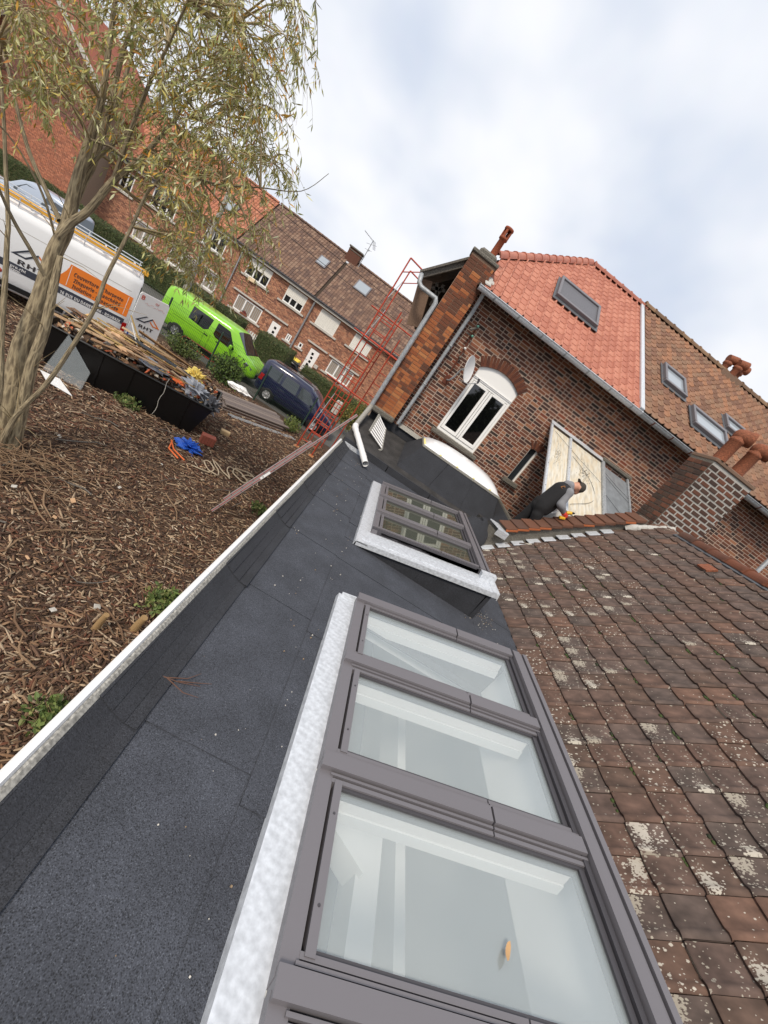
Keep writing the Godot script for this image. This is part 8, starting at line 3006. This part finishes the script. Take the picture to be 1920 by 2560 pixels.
func _tree() -> void:
	var t := thing("willow_tree", "tall leaning willow with several trunks and drooping olive leaves", "tree", Vector3(-5.1, 0, -6.6))
	var im := Image.create(256, 256, false, Image.FORMAT_RGB8)
	var ns := FastNoiseLite.new()
	ns.seed = 9
	ns.frequency = 0.03
	ns.fractal_type = FastNoiseLite.FRACTAL_RIDGED
	ns.fractal_octaves = 3
	for j in 256:
		for i in 256:
			var ang := TAU * i / 256.0
			var v := ns.get_noise_3d(cos(ang) * 55.0, j * 0.34, sin(ang) * 55.0) * 0.5 + 0.5
			var c := Color8(76, 66, 52).lerp(Color8(166, 152, 124), clampf(v * 1.3 - 0.15, 0, 1))
			im.set_pixel(i, j, c)
	var bark := mat("bark", Color.WHITE, 0.95)
	bark.albedo_texture = ImageTexture.create_from_image(im)
	bark.heightmap_enabled = true
	bark.heightmap_texture = bark.albedo_texture
	bark.heightmap_scale = 2.5
	var twig := mat("twig_bark", c8(150, 134, 102), 0.9)
	var stems := [
		[[-5.17, 0.02, -6.6, 0.221], [-5.29, 0.84, -6.65, 0.198], [-5.41, 1.63, -6.71, 0.171], [-5.42, 2.38, -6.76, 0.151], [-5.48, 3.09, -6.82, 0.138], [-5.47, 3.51, -6.87, 0.126], [-5.57, 4.08, -6.93, 0.104], [-5.63, 4.74, -6.98, 0.079], [-5.69, 5.27, -7.04, 0.059], [-5.84, 5.84, -7.09, 0.046], [-6, 6.4, -7.15, 0.039], [-6.12, 6.78, -7.2, 0.03]],
		[[-4.89, 0.4, -6.45, 0.118], [-5.03, 1.37, -6.51, 0.103], [-5.08, 2.09, -6.58, 0.09], [-5.2, 2.73, -6.64, 0.073], [-5.29, 3.15, -6.7, 0.048]],
		[[-5.55, 3.65, -6.95, 0.083], [-5.62, 4.18, -7.08, 0.073], [-5.66, 4.56, -7.2, 0.068], [-5.78, 5.31, -7.32, 0.052], [-5.95, 5.99, -7.45, 0.042], [-6.04, 6.64, -7.58, 0.034], [-6.15, 7.03, -7.7, 0.025]],
		[[-5.75, 4.67, -7.3, 0.044], [-5.88, 4.98, -7.48, 0.042], [-5.97, 5.46, -7.66, 0.037], [-6.13, 6.1, -7.84, 0.032], [-6.3, 6.88, -8.02, 0.024], [-6.44, 7.25, -8.2, 0.019]],
		[[-5.4, 3.39, -6.7, 0.081], [-5.35, 3.66, -6.78, 0.076], [-5.24, 3.95, -6.86, 0.069], [-5.12, 4.48, -6.93, 0.059], [-4.96, 4.88, -7.01, 0.052], [-4.91, 5.16, -7.09, 0.042], [-4.8, 5.66, -7.17, 0.032], [-4.76, 5.98, -7.24, 0.025], [-4.72, 6.6, -7.32, 0.018], [-4.69, 7.13, -7.4, 0.011]],
		[[-5.13, 4.48, -6.95, 0.047], [-5.03, 4.85, -6.82, 0.041], [-4.94, 5.27, -6.69, 0.035], [-4.82, 5.77, -6.56, 0.029], [-4.67, 6.23, -6.43, 0.022], [-4.54, 6.67, -6.3, 0.015]],
		[[-5.66, 4.2, -7, 0.038], [-5.53, 4.82, -7.2, 0.034], [-5.46, 5.24, -7.4, 0.029], [-5.33, 5.74, -7.6, 0.024], [-5.09, 6.44, -7.8, 0.015], [-4.78, 7.02, -8, 0.01]],
		[[-5.6, 4.76, -6.95, 0.023], [-5.21, 4.85, -6.86, 0.02], [-4.93, 4.85, -6.76, 0.02], [-4.37, 5.07, -6.67, 0.018], [-3.83, 5.19, -6.58, 0.018], [-3.46, 5.3, -6.48, 0.015], [-2.98, 5.54, -6.39, 0.011], [-2.46, 5.79, -6.29, 0.006], [-2.22, 6.13, -6.2, 0.004]],
		[[-5.53, 3.57, -6.8, 0.048], [-5.91, 3.79, -6.92, 0.041], [-6.38, 4.09, -7.04, 0.036], [-6.78, 4.45, -7.16, 0.031], [-7.2, 4.89, -7.28, 0.026], [-7.53, 5.13, -7.4, 0.021]],
		[[-5.5, 3.3, -6.8, 0.024], [-5.68, 3.72, -6.65, 0.021], [-5.88, 4.01, -6.5, 0.018], [-6.09, 4.2, -6.35, 0.013], [-6.21, 4.26, -6.2, 0.01]],
		[[-5.09, 0.78, -6.2, 0.06], [-5.4, 1.69, -6.3, 0.054], [-5.65, 2.41, -6.4, 0.047], [-5.88, 2.98, -6.5, 0.042], [-6.01, 3.14, -6.6, 0.04], [-6.3, 3.68, -6.7, 0.034], [-6.62, 4.32, -6.8, 0.029], [-6.91, 4.8, -6.9, 0.022]],
		[[-5.29, 2.8, -6.55, 0.036], [-5.46, 3.05, -6.41, 0.035], [-5.6, 3.25, -6.28, 0.031], [-5.66, 3.43, -6.14, 0.026], [-5.7, 3.62, -6, 0.021]],
		[[-4.85, 0.64, -6.3, 0.052], [-4.65, 1.33, -6.37, 0.048], [-4.53, 2.08, -6.44, 0.042], [-4.46, 2.81, -6.51, 0.039], [-4.51, 3.29, -6.58, 0.036], [-4.51, 3.75, -6.65, 0.033], [-4.52, 4.12, -6.72, 0.028], [-4.54, 4.59, -6.79, 0.026], [-4.48, 4.96, -6.86, 0.021], [-4.48, 5.45, -6.93, 0.018], [-4.53, 5.78, -7, 0.014]],
	]
	var clumps := [[-3.1, 5.7, -6.1], [-3.8, 4.8, -6.1], [-5, 4.9, -7.4], [-5.5, 7.2, -8.6], [-3.6, 7.1, -6.6], [-5.3, 6.5, -7], [-5.9, 5.5, -6], [-3, 5, -6.8], [-3.7, 6.7, -6.1], [-6.2, 6.2, -6.8], [-4.1, 6.8, -7.4], [-5, 7.1, -8.5], [-5.6, 6.4, -6.6], [-6.5, 5.9, -8.5], [-4.9, 6.4, -6.6], [-3.8, 4.3, -7.2], [-6.9, 5.6, -8.5], [-6.5, 5.2, -7.7], [-6.7, 5.2, -8.2], [-5, 7.5, -7.5], [-4.3, 7.2, -7.4], [-6.5, 5.1, -6.4], [-3.8, 7.6, -7], [-7.5, 4.8, -7.8], [-3.3, 6.2, -6.1], [-4.2, 6.3, -7.4], [-5.7, 6.2, -7.6], [-3.9, 4.1, -7.7], [-3.7, 7.3, -6.3], [-3.9, 6.6, -6.8], [-3.8, 5.4, -6.8], [-4, 6.8, -6.8], [-4.3, 6.7, -7.1], [-5.2, 7, -6.9], [-3.8, 6, -6.5], [-3.7, 6.5, -6.4], [-3.7, 6.7, -6.8], [-4.2, 4.1, -8.2], [-3.5, 4.8, -6.7], [-3.2, 5.5, -6.9], [-3.9, 6.4, -6.9], [-7.3, 5.4, -8], [-4.6, 5, -7.4], [-7.8, 5.9, -8.1], [-5, 7.2, -7], [-4.2, 6.4, -8.6], [-5.4, 6.3, -8.3], [-5, 4.4, -8.4], [-3.6, 5.7, -6.1], [-3.5, 5.2, -7.6], [-4, 6.8, -6.1], [-4.6, 4, -8.6], [-5.2, 7.7, -8.2], [-4.6, 5.4, -7.5], [-4.1, 7.5, -7.6], [-4.5, 3.9, -8.3], [-4.2, 5.2, -6.6], [-6.1, 4.8, -6.6], [-4.5, 6, -6], [-4.5, 6.5, -6.9], [-4.6, 5.1, -6.6], [-5.4, 6.5, -7.8], [-4.3, 5.6, -6.7], [-5.6, 5, -6.3], [-6.2, 5.4, -6.8], [-3.6, 6.1, -7.6], [-5.6, 6, -7.8], [-6.8, 6, -7.9], [-4.2, 4.7, -7.2], [-5, 5.5, -7.1], [-5.6, 5.5, -6.9], [-3.3, 7.5, -6], [-5.8, 5.1, -6.1], [-5.8, 6.4, -7], [-5.1, 6.6, -8.5], [-6.7, 7, -8.5], [-4.1, 6.3, -8.3], [-4.4, 6.3, -7.3], [-4.7, 4, -8.2], [-3.4, 6, -7.2], [-4.5, 5.7, -7.9], [-4.9, 5.9, -6.7], [-7.1, 5.6, -7.1], [-5.1, 6.9, -7.8], [-6.2, 5.4, -6.1], [-3.7, 5, -6.1], [-4.3, 5.2, -7], [-4.8, 6.1, -7], [-4.7, 5.8, -6.4], [-3.8, 5.3, -6.4], [-4, 5.8, -6.7], [-6.2, 5.7, -6.3], [-5.5, 5.4, -7.4], [-4.4, 4.5, -8.3], [-5.3, 7, -7.6], [-5.4, 6.7, -7.3], [-4.4, 6.9, -6.2], [-3.3, 5.3, -6.1], [-5, 6.8, -6.8], [-6.3, 6.4, -7.8], [-3.8, 6.2, -6.7], [-3.8, 6.8, -6.2], [-3.9, 6.3, -8.6], [-5.9, 7.6, -8.5], [-4.6, 5.8, -7.7], [-7.4, 5.1, -8.5], [-7.6, 5.5, -7.5], [-5.9, 6.5, -7.3], [-5.7, 5.8, -7.8], [-3.9, 7.7, -7], [-4.4, 4.3, -7.3], [-3.8, 5.7, -6.7], [-4.1, 4.4, -8], [-5.2, 6.5, -6.6], [-7.6, 6.2, -8.4], [-8, 5.7, -8.3], [-4.1, 6.4, -7.2], [-3.5, 4.8, -7.5]]
	for i in stems.size():
		var pts := []
		var rad := []
		var st: Array = stems[i]
		if i in [1, 10, 12]:
			pts.append(Vector3(st[0][0] + (0.05 if i == 1 else -0.03), -0.1, st[0][2] + 0.08))
			rad.append(st[0][3] * 1.15)
		for p in st:
			pts.append(Vector3(p[0], p[1], p[2]))
			rad.append(p[3] * 0.76)
		_limb("trunk" if i in [0, 1, 2, 10, 12] else "limb", pts, rad, bark, t)
	# drooping sprays of narrow leaves round each clump
	var s := T()
	s.set_color(Color.WHITE)
	s.set_smooth_group(0)
	var prof := [[0.0, 0.004], [0.2, 0.07], [0.45, 0.095], [0.75, 0.055], [1.0, 0.0]]
	for k in 4:
		var y0: float = prof[k][0]
		var y1: float = prof[k + 1][0]
		var w0: float = prof[k][1]
		var w1: float = prof[k + 1][1]
		quad(s, Vector3(-w0, -y0, -0.12 * y0 * y0), Vector3(0, -y0, 0.02 - 0.12 * y0 * y0), Vector3(0, -y1, 0.02 - 0.12 * y1 * y1), Vector3(-w1, -y1, -0.12 * y1 * y1))
		quad(s, Vector3(0, -y0, 0.02 - 0.12 * y0 * y0), Vector3(w0, -y0, -0.12 * y0 * y0), Vector3(w1, -y1, -0.12 * y1 * y1), Vector3(0, -y1, 0.02 - 0.12 * y1 * y1))
	var lm := mesh_of(s)
	var pal := [lin(164, 162, 98), lin(150, 152, 92), lin(180, 180, 124), lin(134, 140, 84), lin(188, 186, 138), lin(176, 162, 88), lin(200, 198, 160), lin(158, 150, 86)]
	var lms := []
	for c in pal + [lin(196, 150, 56), lin(180, 116, 52)]:
		var q := SurfaceTool.new()
		q.create_from(lm, 0)
		var arr := q.commit_to_arrays()
		var cols := PackedColorArray()
		cols.resize(arr[Mesh.ARRAY_VERTEX].size())
		cols.fill(c)
		arr[Mesh.ARRAY_COLOR] = cols
		var am := ArrayMesh.new()
		am.add_surface_from_arrays(Mesh.PRIMITIVE_TRIANGLES, arr)
		lms.append(am)
	var rs := RandomNumberGenerator.new()
	rs.seed = 33
	var tw := T()
	var all := []
	for c in clumps:
		var o := Vector3(c[0], c[1], c[2])
		for k in 11:
			var dir := Vector3(rs.randfn(), rs.randfn() * 0.4 + 0.25, rs.randfn()).normalized()
			var l := rs.randf_range(0.45, 0.95)
			var p := [o + dir * 0.05]
			var v := dir
			for q in 5:
				v = (v + Vector3(0.03, -0.33, 0.02)).normalized()
				p.append(p[-1] + v * l / 5.0)
			tube(tw, p, [0.006, 0.005, 0.004, 0.003, 0.002, 0.0015], 3, false)
			for q in 14:
				var f := rs.randf_range(0.4, 4.99)
				var i := int(f)
				var at: Vector3 = p[i].lerp(p[i + 1], f - i)
				var down: Vector3 = ((p[i + 1] - p[i]).normalized() * 0.6 + Vector3(rs.randfn(), rs.randfn() - 0.9, rs.randfn()) * 0.55).normalized()
				var x := down.cross(Vector3(rs.randfn(), rs.randfn(), rs.randfn())).normalized()
				var sz := rs.randf_range(0.07, 0.125)
				var ci := rs.randi() % 8
				var u := rs.randf()
				if u < 0.07: ci = 8
				elif u < 0.10: ci = 9
				all.append([at.distance_to(CAM), Transform3D(Basis(x, -down, x.cross(-down)).scaled_local(Vector3.ONE * sz), at), ci])
	# bridging twigs from the limbs to the clumps
	for c in clumps:
		var o := Vector3(c[0], c[1], c[2])
		var best := Vector3.ZERO
		var bd := 1e9
		for st in stems:
			for p in st:
				var q := Vector3(p[0], p[1], p[2])
				if q.y < o.y + 0.6 and q.distance_to(o) < bd and q.y > 2.5:
					bd = q.distance_to(o)
					best = q
		tube(tw, [best, best.lerp(o, 0.5) + Vector3(0, 0.12 * bd, 0), o], [0.018, 0.012, 0.006], 5, false)
	fin(tw, "twigs", twig, t).set_meta("kind", "stuff")
	all.sort_custom(func(a, b): return a[0] < b[0])
	var crown := part("crown", t)
	for i in mini(300, all.size()): put("leaf", lms[all[i][2]], mats["leafy"], crown, all[i][1])
	for ci in lms.size():
		var xs := []
		for i in range(300, all.size()):
			if all[i][2] == ci: xs.append(all[i][1])
		stuff("foliage", lms[ci], xs, [], mats["leafy"], crown)
	# thin bare shoots on the trunk
	var sh := T()
	for i in 40:
		var st: Array = stems[[0, 1, 10, 12, 4][i % 5]]
		var p: Array = st[rs.randi() % st.size()]
		var o := Vector3(p[0], maxf(p[1], 0.4), p[2])
		var d := Vector3(rs.randfn(), rs.randf_range(0.2, 1.0), rs.randfn()).normalized()
		var l := rs.randf_range(0.3, 1.0)
		tube(sh, [o, o + d * l * 0.5 + Vector3(0, 0.04, 0), o + d * l + Vector3(rs.randfn() * 0.1, 0.0, 0)], [0.008, 0.005, 0.002], 4, false)
	fin(sh, "shoots", twig, t).set_meta("kind", "stuff")


func _limb(called: String, pts: Array, rad: Array, m: Material, parent: Node3D) -> void:
	# a tapered limb with bark laid along it (u round, v along) and a slightly uneven outline
	var cv := Curve3D.new()
	for i in pts.size():
		var tan_in: Vector3 = (pts[mini(i + 1, pts.size() - 1)] - pts[maxi(i - 1, 0)]) / 6.0
		cv.add_point(pts[i], -tan_in, tan_in)
	var s := T()
	s.set_smooth_group(0)
	var seg := 5
	var sides := 16 if rad[0] > 0.09 else 10
	var rings := []
	var x := Vector3(0, 0, 1)
	var vv := 0.0
	var last: Vector3 = pts[0]
	var lens := []
	for i in pts.size() - 1:
		for k in seg + (1 if i == pts.size() - 2 else 0):
			var f := float(k) / seg
			var p := cv.sample(i, f)
			var q := cv.sample(i, minf(f + 0.05, 1.0)) if f < 1.0 else p + (p - cv.sample(i, 0.95))
			var d := (q - p).normalized()
			x = (x - d * x.dot(d)).normalized()
			var y := d.cross(x)
			vv += p.distance_to(last)
			last = p
			lens.append(vv)
			var r: float = lerpf(rad[i], rad[i + 1], f)
			var ring := []
			for j in sides:
				var a := TAU * j / sides
				var w: float = r * (1.0 + 0.05 * sin(a * 3.0 + vv * 0.7 + pts[0].x * 9.0) + 0.02 * sin(a * 8.0 + vv * 1.1))
				ring.append(p + (x * cos(a) + y * sin(a)) * w)
			rings.append(ring)
	for i in rings.size() - 1:
		for j in sides:
			var n := (j + 1) % sides
			var us := maxf(1.0, roundf(rad[0] * 7.0))
			var u0 := us * j / sides
			var u1 := us * (j + 1) / sides
			quv(s, rings[i][j], rings[i][n], rings[i + 1][n], rings[i + 1][j], Vector2(u0, lens[i] * 1.1), Vector2(u1, lens[i] * 1.1), Vector2(u1, lens[i + 1] * 1.1), Vector2(u0, lens[i + 1] * 1.1))
	s.generate_normals()
	s.generate_tangents()
	put(called, s.commit(), m, parent)
